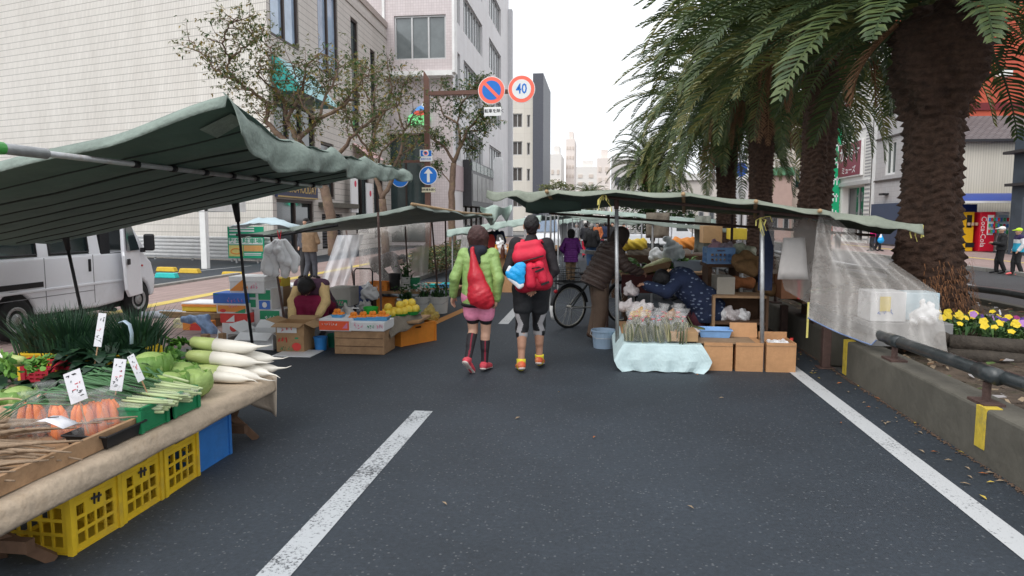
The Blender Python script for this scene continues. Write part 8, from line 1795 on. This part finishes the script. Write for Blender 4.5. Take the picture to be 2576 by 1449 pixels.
for k in range(5): o = lumpy('flat_packet', 'flat clear packet of dark leaves lying beside the bagged greens', 'packet', [(V((-.06, 0, 0)), V((.08, .02, .02)), .05, .04, .02, ((0, 0, 1), .5))], [MATS['cloudy bag'], MATS['pickle green'], MATS['cloudy bag']][k % 3], (1.0 + .03 * k, 7.85 + .06 * k, .36 + .012 * k), .6 * k, .012, .007, 40, group='flat packets of leaves')
for k, (u, v, m, lab) in enumerate(((1582, 768, MATS['cloudy bag'], 'heap of clear bags at the rear left of the counter'), (1615, 772, MATS['cloudy bag'], 'clear bag behind the yellow pickles'), (1610, 790, mat('yellow pickle', (.66, .36, .03), .4, .2, 14, .5), 'bag of yellow pickles in the middle of the counter'), (1690, 795, mat('brown pickle', (.42, .25, .14), .5, .3, 14, .5), 'bag of pale brown pickles behind the front rows'))):
 lumpy('pickle_bag', lab, 'bag', [(V((-.08, 0, .03)), V((.1, .02, .04)), .06, .055), (V((.0, 0, .06)), V((.03, 0, .13)), .05, .02)], m, A(u, v, 8.75 - .1 * k) + V((0, 0, -.05)), .2 * k, .011, .011, 44)
tray('light blue shallow tray at the rear of the counter', M_LBC, .5, .34, .06, (.80, 8.95, .30), .05)
tray('light blue shallow tray behind the first one, below the trader', M_LBC, .4, .3, .06, (.72, 9.28, .29), -.05)
o = whitebag('clear bag handed over between the customer and the trader', A(1588, 742, 9.0), .2, .2, MATS['cloudy bag'], 3)
bucket('pale blue plastic bucket standing on the road beside the blue counter', mat('pale blue plastic', (.28, .38, .50), .45, .08), .155, .235, G(1518, 874), rim=1.05)
A0, B0 = A(1790, 880, 8.7), A(1935, 745, 8.7); su = thing('wooden_shelf', 'dark wooden two tier shelf full of bags beside the low wall', 'shelf', ((A0.x + B0.x) / 2, 8.7, 0)); w_ = (B0.x - A0.x) / 2; m_ = MB()
for z in (.10, B0.z * .55, B0.z): MB().box(-w_ + .03, w_ - .03, 0, .45, z - .03, z).build('board', M_WOOD if z > .5 else M_DWOOD, su)
for x in (-w_, w_ - .03): MB().box(x, x + .03, 0, .45, 0, B0.z - .002).build('side_board', M_WOOD if x < 0 else M_DWOOD, su)
MB().box(-w_ + .03, w_ - .03, .44, .45, 0, B0.z - .031).build('back', M_DWOOD, su)
for k, (x, z, w2, m, lab) in enumerate(((-.45, .55, .22, None, 'left on the upper tier'), (-.2, .55, .26, MATS['cloudy bag'], 'middle of the upper tier'), (.1, .55, .22, None, 'right on the upper tier'), (-.3, .10, .24, mat('maroon bag', (.22, .02, .05), .5, .1), 'maroon, on the lower tier'), (0, .10, .24, MATS['cloudy bag'], 'clear, on the lower tier'))):
 whitebag('plastic bag in the wooden shelf, ' + lab, (su.location.x + x * w_ * 1.5, 8.9, (B0.z * .55 if z > .2 else .10) + .002), w2, .2, m, k, knot=False)
for k, (u0, u1, v0, v1, m, lab) in enumerate(((1803, 1850, 697, 742, mat('grey carton', (.36, .33, .28), .8, .08), 'greyish cardboard box on top of the wooden shelf'), (1964, 2022, 695, 752, mat('reddish carton', (.33, .15, .08), .8, .1), 'reddish brown carton with a red stripe above the low wall'))):
 c_ = cbox(lab, u0, u1, v0, v1, (8.85, 9.2)[k], .4, m, [] if k == 0 else [('r', M_REDP, .8, .5, .12, 1)]);
bk = thing('board_bench', 'bench of planks on the low wall carrying the sacks and cartons', 'bench', (2.9, 9.4, .38)); bz = A(1990, 753, 9.2).z - .38
MB().box(-.35, .9, -.35, .6, bz - .04, bz - .003).build('plank', M_DWOOD, bk)
for x in (-.15, .8): MB().box(x, x + .06, -.2, .4, 0, bz - .04).build('leg', M_DWOOD, bk)
st4 = thing('crate_stand', 'tall dark stand carrying the blue crate and the burlap', 'stand', (A(1850, 700, 9.9).x, 10.2, 0)); sz = A(1812, 664, 9.9).z
xa, xb = A(1775, 660, 10).x - st4.location.x, A(1925, 660, 10).x - st4.location.x
MB().box(xa, xb, -.3, .4, sz - .05, sz - .004).build('top', M_DWOOD, st4)
for x in (xa + .03, (xa + xb) / 2, xb - .05): MB().box(x, x + .05, -.25, .3, 0, sz - .05).build('leg', M_DWOOD, st4)
a, b = A(1781, 664, 9.9), A(1848, 625, 9.9); crate('light blue crate heaped with produce on the tall stand', M_LBC, b.x - a.x, .4, b.z - a.z, ((a.x + b.x) / 2, 10.12, a.z), 0, 2, 5)
for k, (u, v, w2, m, lab) in enumerate(((1800, 622, .2, mat('pink bag', (.62, .36, .42), .5, .1, 7, .6), 'pink bag in the light blue crate'), (1826, 623, .22, mat('lilac bag', (.5, .4, .46), .5, .15, 7, .6), 'pinkish grey bag in the light blue crate'), (1872, 634, .34, mat('pale bag of greens', (.52, .56, .42), .4, .25, 8, .6), 'big pale bag with green leaves beside the light blue crate'))): whitebag(lab, A(u, v, 10.1) + V((0, 0, -.06)), w2, .2, m, k, knot=False)
def drape(label, pts, m, name='burlap_sack', seed=0):
 q = [A(*p) for p in pts]; c = sum(q, V()) / len(q); return lumpy(name, label, 'sack', [(a - c, b - c, .085, .075, .04) for a, b in zip(q, q[1:])], m, c, 0, .014, .014, 22)
drape('tan burlap draped over the stand beside the blue crate', ((1856, 655, 9.8), (1880, 645, 9.9), (1905, 662, 9.8), (1865, 672, 9.7), (1895, 682, 9.7)), M_BURLAP); drape('tan burlap hanging lower down by the near right pole', ((1915, 665, 9.7), (1930, 700, 9.6), (1915, 725, 9.5), (1940, 730, 9.5)), M_BURLAP)
cbox('mustard yellow box behind the light blue crate', 1838, 1880, 575, 603, 11.2, .4, M_YELP); cbox('cardboard box behind the hanging cloth', 1768, 1818, 568, 612, 11.5, .4, M_CARD)
drape('orange cloth bundle below the burlap', ((1850, 710, 9.4), (1885, 712, 9.4)), mat('orange cloth', (.35, .13, .05), .9, .2, 7, .6), 'cloth_bundle')
ps = thing('plastic_sheet', 'clear plastic sheet draped like a tent from the canopy over goods on the low wall', 'plastic sheet', (2.9, 7.3, .3)); P = []
Lf = [A(*p) for p in ((2060, 540, 7.6), (2050, 620, 7.55), (2040, 720, 7.5), (2033, 800, 7.4))]; Rt = [A(*p) for p in ((2090, 542, 7.6), (2215, 640, 7.4), (2356, 735, 7.0), (2376, 885, 6.6))]
for j in range(27):
 q = j / 26; P.append([spl(Lf, q).lerp(spl(Rt, q), i / 30) + V((0, -.05 * math.sin(math.pi * i / 30) * q + (.02 + .045 * q) * math.sin(i * .75 + .9 * wob(j * .2, i * .1)) + .02 * wob(i * .5, j * .5, 3), -.10 * q ** 3 * math.sin(math.pi * (i / 30)) * (1 if i < 15 else .4))) for i in range(31)])
MB().grid(P).build('sheet', M_CLEAR, ps, w=True, smooth=True); MB().tube([p + V((0, -.01, 0)) for p in P[-1][:16]], .007, 6).build('blue_hem', mat('dull blue hem', (.16, .22, .38), .6), ps, w=True)
p2 = []
TL, TR, BL2, BR2 = A(1925, 545, 8.2), A(2060, 550, 8.2), A(1975, 730, 8.2), A(2035, 765, 8.2)
for j in range(13): p2.append([TL.lerp(TR, i / 12).lerp(BL2.lerp(BR2, i / 12), j / 12) + V((0, .04 * wob(i * .6, j * .4, 1), 0)) for i in range(13)])
MB().grid(p2).build('side_sheet', M_CLEAR, ps, w=True, smooth=True)
o = MB().grid([[(.22 * (i / 4 - .5) * (1 + .5 * j / 5), .02 * wob(i, j), -.46 * j / 5) for i in range(5)] for j in range(6)]).build('paper_bag', mat('greyish white paper', (.55, .52, .50), .8, .06), solid=.02, smooth=True); o.location = A(1998, 598, 8.0); tag(o, 'hanging greyish white paper bag behind the clear sheet', 'bag')
o = MB().grid([[(.16 * (i / 3 - .5), .01, -.7 * j / 4) for i in range(4)] for j in range(5)]).build('blue_cloth', C_NVY, solid=.01); o.location = A(1930, 580, 8.4); tag(o, 'narrow navy cloth hanging beside the near right pole', 'cloth')
gz = .38
for k, (x, y, w_, d, h, z, m, lab) in enumerate(((2.90, 7.35, .34, .35, .30, .625, M_WCARD, 'white carton with yellow print under the clear sheet'), (3.27, 7.5, .36, .30, .28, .625, mat('pale blue box', (.42, .54, .6), .7, .06), 'pale blue box under the clear sheet'), (3.10, 7.3, .80, .42, .24, .38, mat('grey tub', (.24, .24, .24), .6, .1), 'long grey tub under the clear sheet, resting on the soil'))):
 carton(lab, x - w_ / 2, x + w_ / 2, y, y + d, z, z + h, m, [('r', M_YELP, .4, .6, .3, .5), ('s', M_BLUP, .4, .3, .5, .16)] if k == 0 else [])
whitebag('white bag of goods at the right end under the clear sheet', (3.20, 7.26, .625), .26, .26, None, 5)
# vegetable tables and canopies farther right
def canopy(label, NLp, NRp, dy, m, hem=.1, poles=True, sd_=0):
 NL, NR = A(*NLp), A(*NRp); c = thing('stall_canopy', label, 'canopy', ((NL.x + NR.x) / 2, NL.y + dy / 2, 0)); FR, FL = NR + V((0, dy, -.02)), NL + V((0, dy, -.05))
 tarp('tarp', c, (NL, NR, FR, FL), m, hem, ('near',), .03, 24, 10, sd_)
 for p in (NL, NL.lerp(NR, .55), NR, FL, FR): MB().tube([(p.x, p.y + .05, p.z - .02), (p.x, p.y + .05, 0)], .02, 6).build('pole', M_STEEL, c, w=True)
 return c
canopy('green canopy of the second right stall over the vegetable tables', (1385, 530, 12.4), (1872, 578, 11.8), 2.4, M_TARPU, .07, sd_=1)
canopy('pale green canopy behind the second right stall', (1395, 520, 17), (1800, 552, 17), 4, M_TARP2, .10, sd_=2)
canopy('pale green canopy in the middle distance on the right', (1440, 541, 24), (1690, 556, 24), 5, M_TARP2, .14, sd_=3)
canopy('small pale canopy far down the left side of the street', (1385, 556, 34), (1462, 546, 34), 6, M_TARP2, .2, sd_=4)
canopy('small green canopy at the far end on the right', (1480, 551, 38), (1600, 558, 38), 6, MATS['grey green tarpaulin'], .2, sd_=5)
for k, (u, v, y, w_, hh, lab) in enumerate(((1655, 560, 15.5, .5, .55, 'grey cloth hanging from the second canopy'), (1768, 568, 12.2, .26, .62, 'long greyish cloth hanging beside the post of the second stall'))):
 o = MB().grid([[(w_ * (i / 6 - .5), .03 * math.sin(i * 1.7 + j), -hh * j / 6) for i in range(7)] for j in range(7)]).build('hanging_cloth', M_GRAYC if k == 0 else mat('sage cloth', (.22, .23, .2), .9, .15, 6, .5), smooth=True, solid=.012); o.location = A(u, v - 25, y); tag(o, lab, 'cloth')
vt = thing('vegetable_table', 'plank table of leafy vegetables between the stall poles', 'table', (A(1660, 690, 10.9).x, 11, 0)); vz = A(1660, 690, 10.8).z; xa, xb = A(1562, 690, 11).x - vt.location.x, A(1780, 690, 11).x - vt.location.x
MB().box(xa, xb, -.3, 1.0, vz - .05, vz).build('top', M_WOOD, vt)
for x in (xa + .05, xb - .08):
 for y in (-.22, .9): MB().box(x, x + .05, y, y + .05, 0, vz - .05).build('leg', M_DWOOD, vt)
MB().box(xa, xb, -.32, -.302, vz - .28, vz).build('apron_board', mat('maroon board', (.10, .03, .03), .8, .2), vt)
gl = ['left end of the table', 'left, lower bunch', 'left of the wooden tray', 'middle, behind the tray', 'right, in front of the blue tray', 'right end of the table']
for k, (u, v) in enumerate(((1580, 662), (1600, 684), (1618, 678), (1715, 660), (1718, 668), (1735, 664))):
 r_ = random.Random(200 + k); c = A(u, v, 10.9 + .1 * (k % 2)); t = thing('greens_bunch', 'bright green leafy vegetables, ' + gl[k], 'leafy greens', c, 0, 'leafy greens on the plank table'); m_ = MB()
 for q in range(26): leafy(m_, (r_.gauss(0, .08), r_.gauss(0, .08), r_.uniform(-.04, .04)), 2, .18, .05, [0, 1], r_, up=.35, seg=3, droop=.8)
 m_.build('leaves', G_GRN, t)
tray('tilted wooden tray of napa cabbage on the plank table', M_WOOD, .45, .4, .08, A(1650, 684, 10.85), .1).rotation_euler = (R(-12), R(-14), .1)
for k in range(4): o = MB().tube([(-.17, 0, 0), (-.1, 0, .01), (.08, 0, .02), (.17, 0, .0)], [.03, .06, .055, .02], 10).build('napa_cabbage', mat('napa pale', (.56, .56, .30), .5, .2, 9, .4), smooth=True); o.location = A(1642 + 11 * k, 672 - 4 * k, 10.8) + V((0, .06 * (k % 2), 0)); o.rotation_euler = (0, R(-20), R(20)); tag(o, 'pale napa cabbage in the tilted wooden tray', 'cabbage', 'napa cabbages')
whitebag('greyish white bag standing on the plank table', A(1693, 660, 10.9), .34, .5, mat('pale grey bag', (.58, .62, .62), .5, .06, 7, .7), 2, knot=False); whitebag('low white bag behind the napa cabbage', A(1655, 652, 11.2), .3, .2, None, 3, knot=False)
tray('grey blue tub at the right end of the plank table', mat('grey blue plastic', (.4, .45, .5), .5, .08), .42, .36, .14, A(1728, 680, 10.7), 0)
for k, (u, v) in enumerate(((1596, 615), (1610, 640), (1720, 612))):
 c = A(u, v, 15); o = lumpy('goods_heap', ('yellow produce', 'grey sacks', 'orange produce')[k] + ' heaped on a board behind the vegetable table', 'produce', [(V((-.15, 0, 0)), V((.15, 0, 0)), .12, .12)], (M_POM, M_GRAYC, M_ORG)[k], c, 0, .02, .03, 26)
bb_ = thing('rear_bench', 'long dark bench behind the vegetable table', 'bench', (A(1660, 630, 15).x, 15.1, 0)); bz = A(1660, 655, 15).z; MB().box(-1.1, 1.1, -.4, .4, bz - .05, bz + .12).build('top', M_DWOOD, bb_)
for x in (-1, .95): MB().box(x, x + .06, -.3, .3, 0, bz - .05).build('leg', M_DWOOD, bb_)
gb_ = G(1432, 826); bi = thing('bicycle', 'old black city bicycle with a front basket on its stand beside the stooping customer', 'bicycle', (gb_.x, gb_.y + .05, 0), R(42)); wr = .315
for cx in (0, 1.08):
 w1_ = MB().tube([(wr * math.cos(a * .1963), 0, wr * math.sin(a * .1963)) for a in range(33)], .019, 8, caps=False).build('wheel', M_TYRE, bi, smooth=True); w1_.location = (cx, 0, wr + .01)
 s_ = MB(); s_.tube([((wr - .024) * math.cos(a * .1963), 0, (wr - .024) * math.sin(a * .1963)) for a in range(33)], .009, 6, caps=False)
 for a in range(18): s_.tube([(.02 * math.cos(a), .02 * (-1) ** a, .02 * math.sin(a)), ((wr - .03) * math.cos(a * .349), 0, (wr - .03) * math.sin(a * .349))], .0016, 3)
 s_.tube([(0, -.05, 0), (0, .05, 0)], .022, 8); s_.build('rim', mat('bright rim', (.52, .5, .45), .35, .1, metal=.6), w1_)
fd = MB(); fd.tube([(0 + (wr + .035) * math.cos(R(a)), 0, wr + (wr + .035) * math.sin(R(a))) for a in range(10, 186, 8)], .03, 8, flat=.5); fd.build('mudguard', M_BLACK, bi, smooth=True)
fd = MB(); fd.tube([(1.08 + (wr + .035) * math.cos(R(a)), 0, wr + (wr + .035) * math.sin(R(a))) for a in range(10, 170, 8)], .03, 8, flat=.5); fd.build('mudguard', M_BLACK, bi, smooth=True)
MB().tube([(0 + (wr + .04) * math.cos(R(a)), 0, wr + (wr + .04) * math.sin(R(a))) for a in (172, 184, 196, 206)], .034, 8, flat=.5).build('white_tail', M_WPAINT, bi, smooth=True); MB().ell((-.27, 0, wr + .26), (.03, .03, .03), 10, 6).build('reflector', mat('reflector red', (.5, .02, .03), .3), bi)
fr_ = MB()
for a, b in (((0, .04, wr), (.48, .04, .28)), ((.48, 0, .28), (.36, 0, .78)), ((0, .04, wr), (.38, .0, .68)), ((0, -.04, wr), (.38, 0, .68)), ((.48, 0, .28), (.92, 0, .80)), ((.42, 0, .5), (.9, 0, .86)), ((.90, 0, .95), (1.08, 0, wr + .01))): fr_.tube([a, b], .016, 7)
fr_.build('frame', M_DPIPE, bi); MB().tube([(-.02, -.055, wr), (.5, -.055, .29)], .045, 8, flat=.3).build('chain_case', mat('chain case grey', (.2, .2, .2), .4, .1), bi); MB().tube([(-.24, 0, .69), (.3, 0, .70)], .06, 6, flat=.25).build('rear_rack', M_BLACK, bi)
MB().ell((.33, 0, .82), (.13, .09, .04), 14, 8).build('saddle', M_BLACK, bi, smooth=True); MB().tube([(.75, -.27, .97), (.86, -.2, 1.04), (.9, 0, 1.02), (.86, .2, 1.04), (.75, .27, .97)], .014, 7).build('handlebar', M_STEEL, bi, smooth=True)
bs = MB(); B_ = lambda x, y, z: (1.15 + x * .17 * (.8 + .2 * z), y * .2 * (.8 + .2 * z), .70 + z * .25)
for z in (0, .25, .5, .75, 1): bs.tube([B_(-1, -1, z), B_(1, -1, z), B_(1, 1, z), B_(-1, 1, z), B_(-1, -1, z)], .004, 4)
for i in range(-4, 5):
 for p, q in ((B_(i / 4, -1, 0), B_(i / 4, -1, 1)), (B_(i / 4, 1, 0), B_(i / 4, 1, 1)), (B_(-1, i / 4, 0), B_(-1, i / 4, 1)), (B_(1, i / 4, 0), B_(1, i / 4, 1))): bs.tube([p, q], .003, 4)
bs.build('basket', M_BLACK, bi)
rb3 = MB()
for z in (0, .33, .66, 1):
 x0_, x1_, y_ = -.26, .06, .17; rb3.tube([(x0_, -y_, .72 + .2 * z), (x1_, -y_, .72 + .2 * z), (x1_, y_, .72 + .2 * z), (x0_, y_, .72 + .2 * z), (x0_, -y_, .72 + .2 * z)], .005, 4)
for i in range(9): rb3.tube([(-.26 + .04 * i, -.17, .72), (-.26 + .04 * i, -.17, .92)], .003, 4); rb3.tube([(-.26, -.17 + .0425 * i, .72), (-.26, -.17 + .0425 * i, .92)], .003, 4); rb3.tube([(-.26, -.17 + .0425 * i, .72), (.06, -.17 + .0425 * i, .72)], .003, 4)
rb3.build('rear_basket', M_BLACK, bi); MB().tube([(.0, .06, wr), (-.06, .10, .01), (.1, .10, .01), (0, -.06, wr)], .008, 6).build('stand', M_STEEL, bi)
o = MB().box(-.18, .18, -.14, .14, 0, .06).build('grey_board', mat('grey foam board', (.20, .2, .2), .8, .1)); o.location = A(1492, 640, 11.3); o.rotation_euler = (0, R(6), .3); tag(o, 'grey board held under the arm of the stooping customer', 'board')
def smallcar(label, loc, rz, pick=False, name='white_van'):
 t = thing(name, label, 'pickup' if pick else 'van', loc, rz); m_ = MB()
 if pick:
  m_.prism([(.55, -.7, .45), (1.65, -.7, .45), (1.68, -.7, .9), (1.3, -.7, 1.1), (1.0, -.7, 1.75), (.6, -.7, 1.78), (.52, -.7, 1.7)], (0, 1.4, 0)); m_.build('cab', M_VW, t, bevel=.04); MB().box(-1.65, .5, -.7, .7, .55, .62).box(-1.65, .5, -.7, -.66, .62, .95).box(-1.65, .5, .66, .7, .62, .95).box(-1.65, -1.6, -.66, .66, .62, .95).build('bed', M_VW, t)
  MB().add([(.68, -.704, 1.12), (1.22, -.704, 1.12), (.98, -.704, 1.65), (.68, -.704, 1.68)], [(0, 1, 2, 3)]).build('window', M_VG, t); MB().box(-1.5, 1.5, -.5, .5, .3, .55).build('chassis', M_BLACK, t)
 else:
  m_.prism([(-1.7, -.72, .3), (1.66, -.72, .3), (1.7, -.72, .8), (1.3, -.72, 1.05), (.95, -.72, 1.75), (-1.65, -.72, 1.8)], (0, 1.44, 0)); m_.build('body', M_VW, t, bevel=.06)
  MB().add([(1.315, -.62, 1.1), (1.315, .62, 1.1), (1.0, .58, 1.68), (1.0, -.58, 1.68)], [(0, 1, 2, 3)]).build('windscreen', glass('sky glass', (.2, .27, .38), .06), t).location.x = .035
  MB().box(1.68, 1.74, -.6, .6, .32, .5).build('bumper', M_BLACK, t)
 for cx in (-1.1, 1.12):
  for y in (-.63, .63): w1_ = MB().lathe([(.14, -.09), (.27, -.08), (.28, 0), (.27, .08), (.14, .09)], (0, 0, 0), 16, M=Mf).build('wheel', M_TYRE, t); w1_.location = (cx, y, .28)
 return t
p = A(1362, 600, 33); smallcar('white van facing the camera far down the left side, behind the man', (p.x, 33, 0), R(-80)); smallcar('white pickup truck parked sideways beyond the right stalls', (A(1655, 600, 33).x, 33, 0), R(8), True, 'pickup_truck')
gw = thing('grey_hoarding', 'long grey board hoarding behind the far white van', 'fence', (A(1410, 600, 36).x, 38, 0)); MB().box(-1.0, 1.1, -.05, .05, 0, 1.75).build('panel', mat('grey hoarding', (.34, .34, .35), .8, .1, 3), gw); MB().box(-1.1, 1.2, -.3, .4, 1.76, 1.84).build('cap', MATS['grey green tarpaulin'], gw)
ft = thing('far_table', 'low table of orange goods in front of the grey hoarding', 'table', (A(1405, 620, 27).x, 27, 0)); MB().box(-.8, .8, -.3, .3, .45, .52).build('top', M_DWOOD, ft)
for x in (-.7, .65): MB().box(x, x + .06, -.2, .2, 0, .45).build('leg', M_DWOOD, ft)
for k in range(4): o = MB().box(-.17, .17, -.15, .15, 0, .12).build('goods_box', (M_OWOOD, M_CARD)[k % 2], bevel=.01); o.location = ft.location + V((-.6 + .4 * k, 0, .52)); tag(o, 'orange brown box on the low table by the grey hoarding', 'box', 'boxes on the far table')
tp_ = thing('barrier_tape', 'red and white barrier tape stretched across the far road', 'tape', (A(1480, 606, 25).x, 25, 0)); a, b = A(1440, 604, 25), A(1540, 603, 25)
for k in range(10): MB().bar(a.lerp(b, k / 10), a.lerp(b, (k + 1) / 10), .01, .05).build('stripe', (M_WPLAST, M_INKR)[k % 2], tp_, w=True)
for e in (a, b): MB().tube([e, (e.x, e.y, 0)], .03, 8).build('post', M_INKR, tp_, w=True)
sc_ = thing('scooter', 'dark scooter parked beyond the vegetable table', 'scooter', (A(1622, 622, 20).x, 20.5, 0), R(200))
for cx in (-.45, .5): MB().lathe([(.1, -.05), (.2, -.045), (.21, 0), (.2, .045), (.1, .05)], (cx, 0, .21), 16, M=Mf).build('wheel', M_TYRE, sc_)
sdf_obj('body', [(V((-.5, 0, .5)), V((-.05, 0, .42)), .14, .12), (V((-.05, 0, .28)), V((.3, 0, .28)), .09, .08), (V((.3, 0, .3)), V((.38, 0, .85)), .09, .07)], .018, M_BLACK, sc_); MB().ell((-.3, 0, .72), (.3, .13, .06), 12, 6).build('seat', M_BLACK, sc_); MB().tube([(.3, -.28, .95), (.38, 0, .9), (.3, .28, .95)], .015, 6).build('handlebar', M_STEEL, sc_); MB().ell((.46, 0, .86), (.07, .1, .09), 10, 6).build('headlight', M_STEEL, sc_)
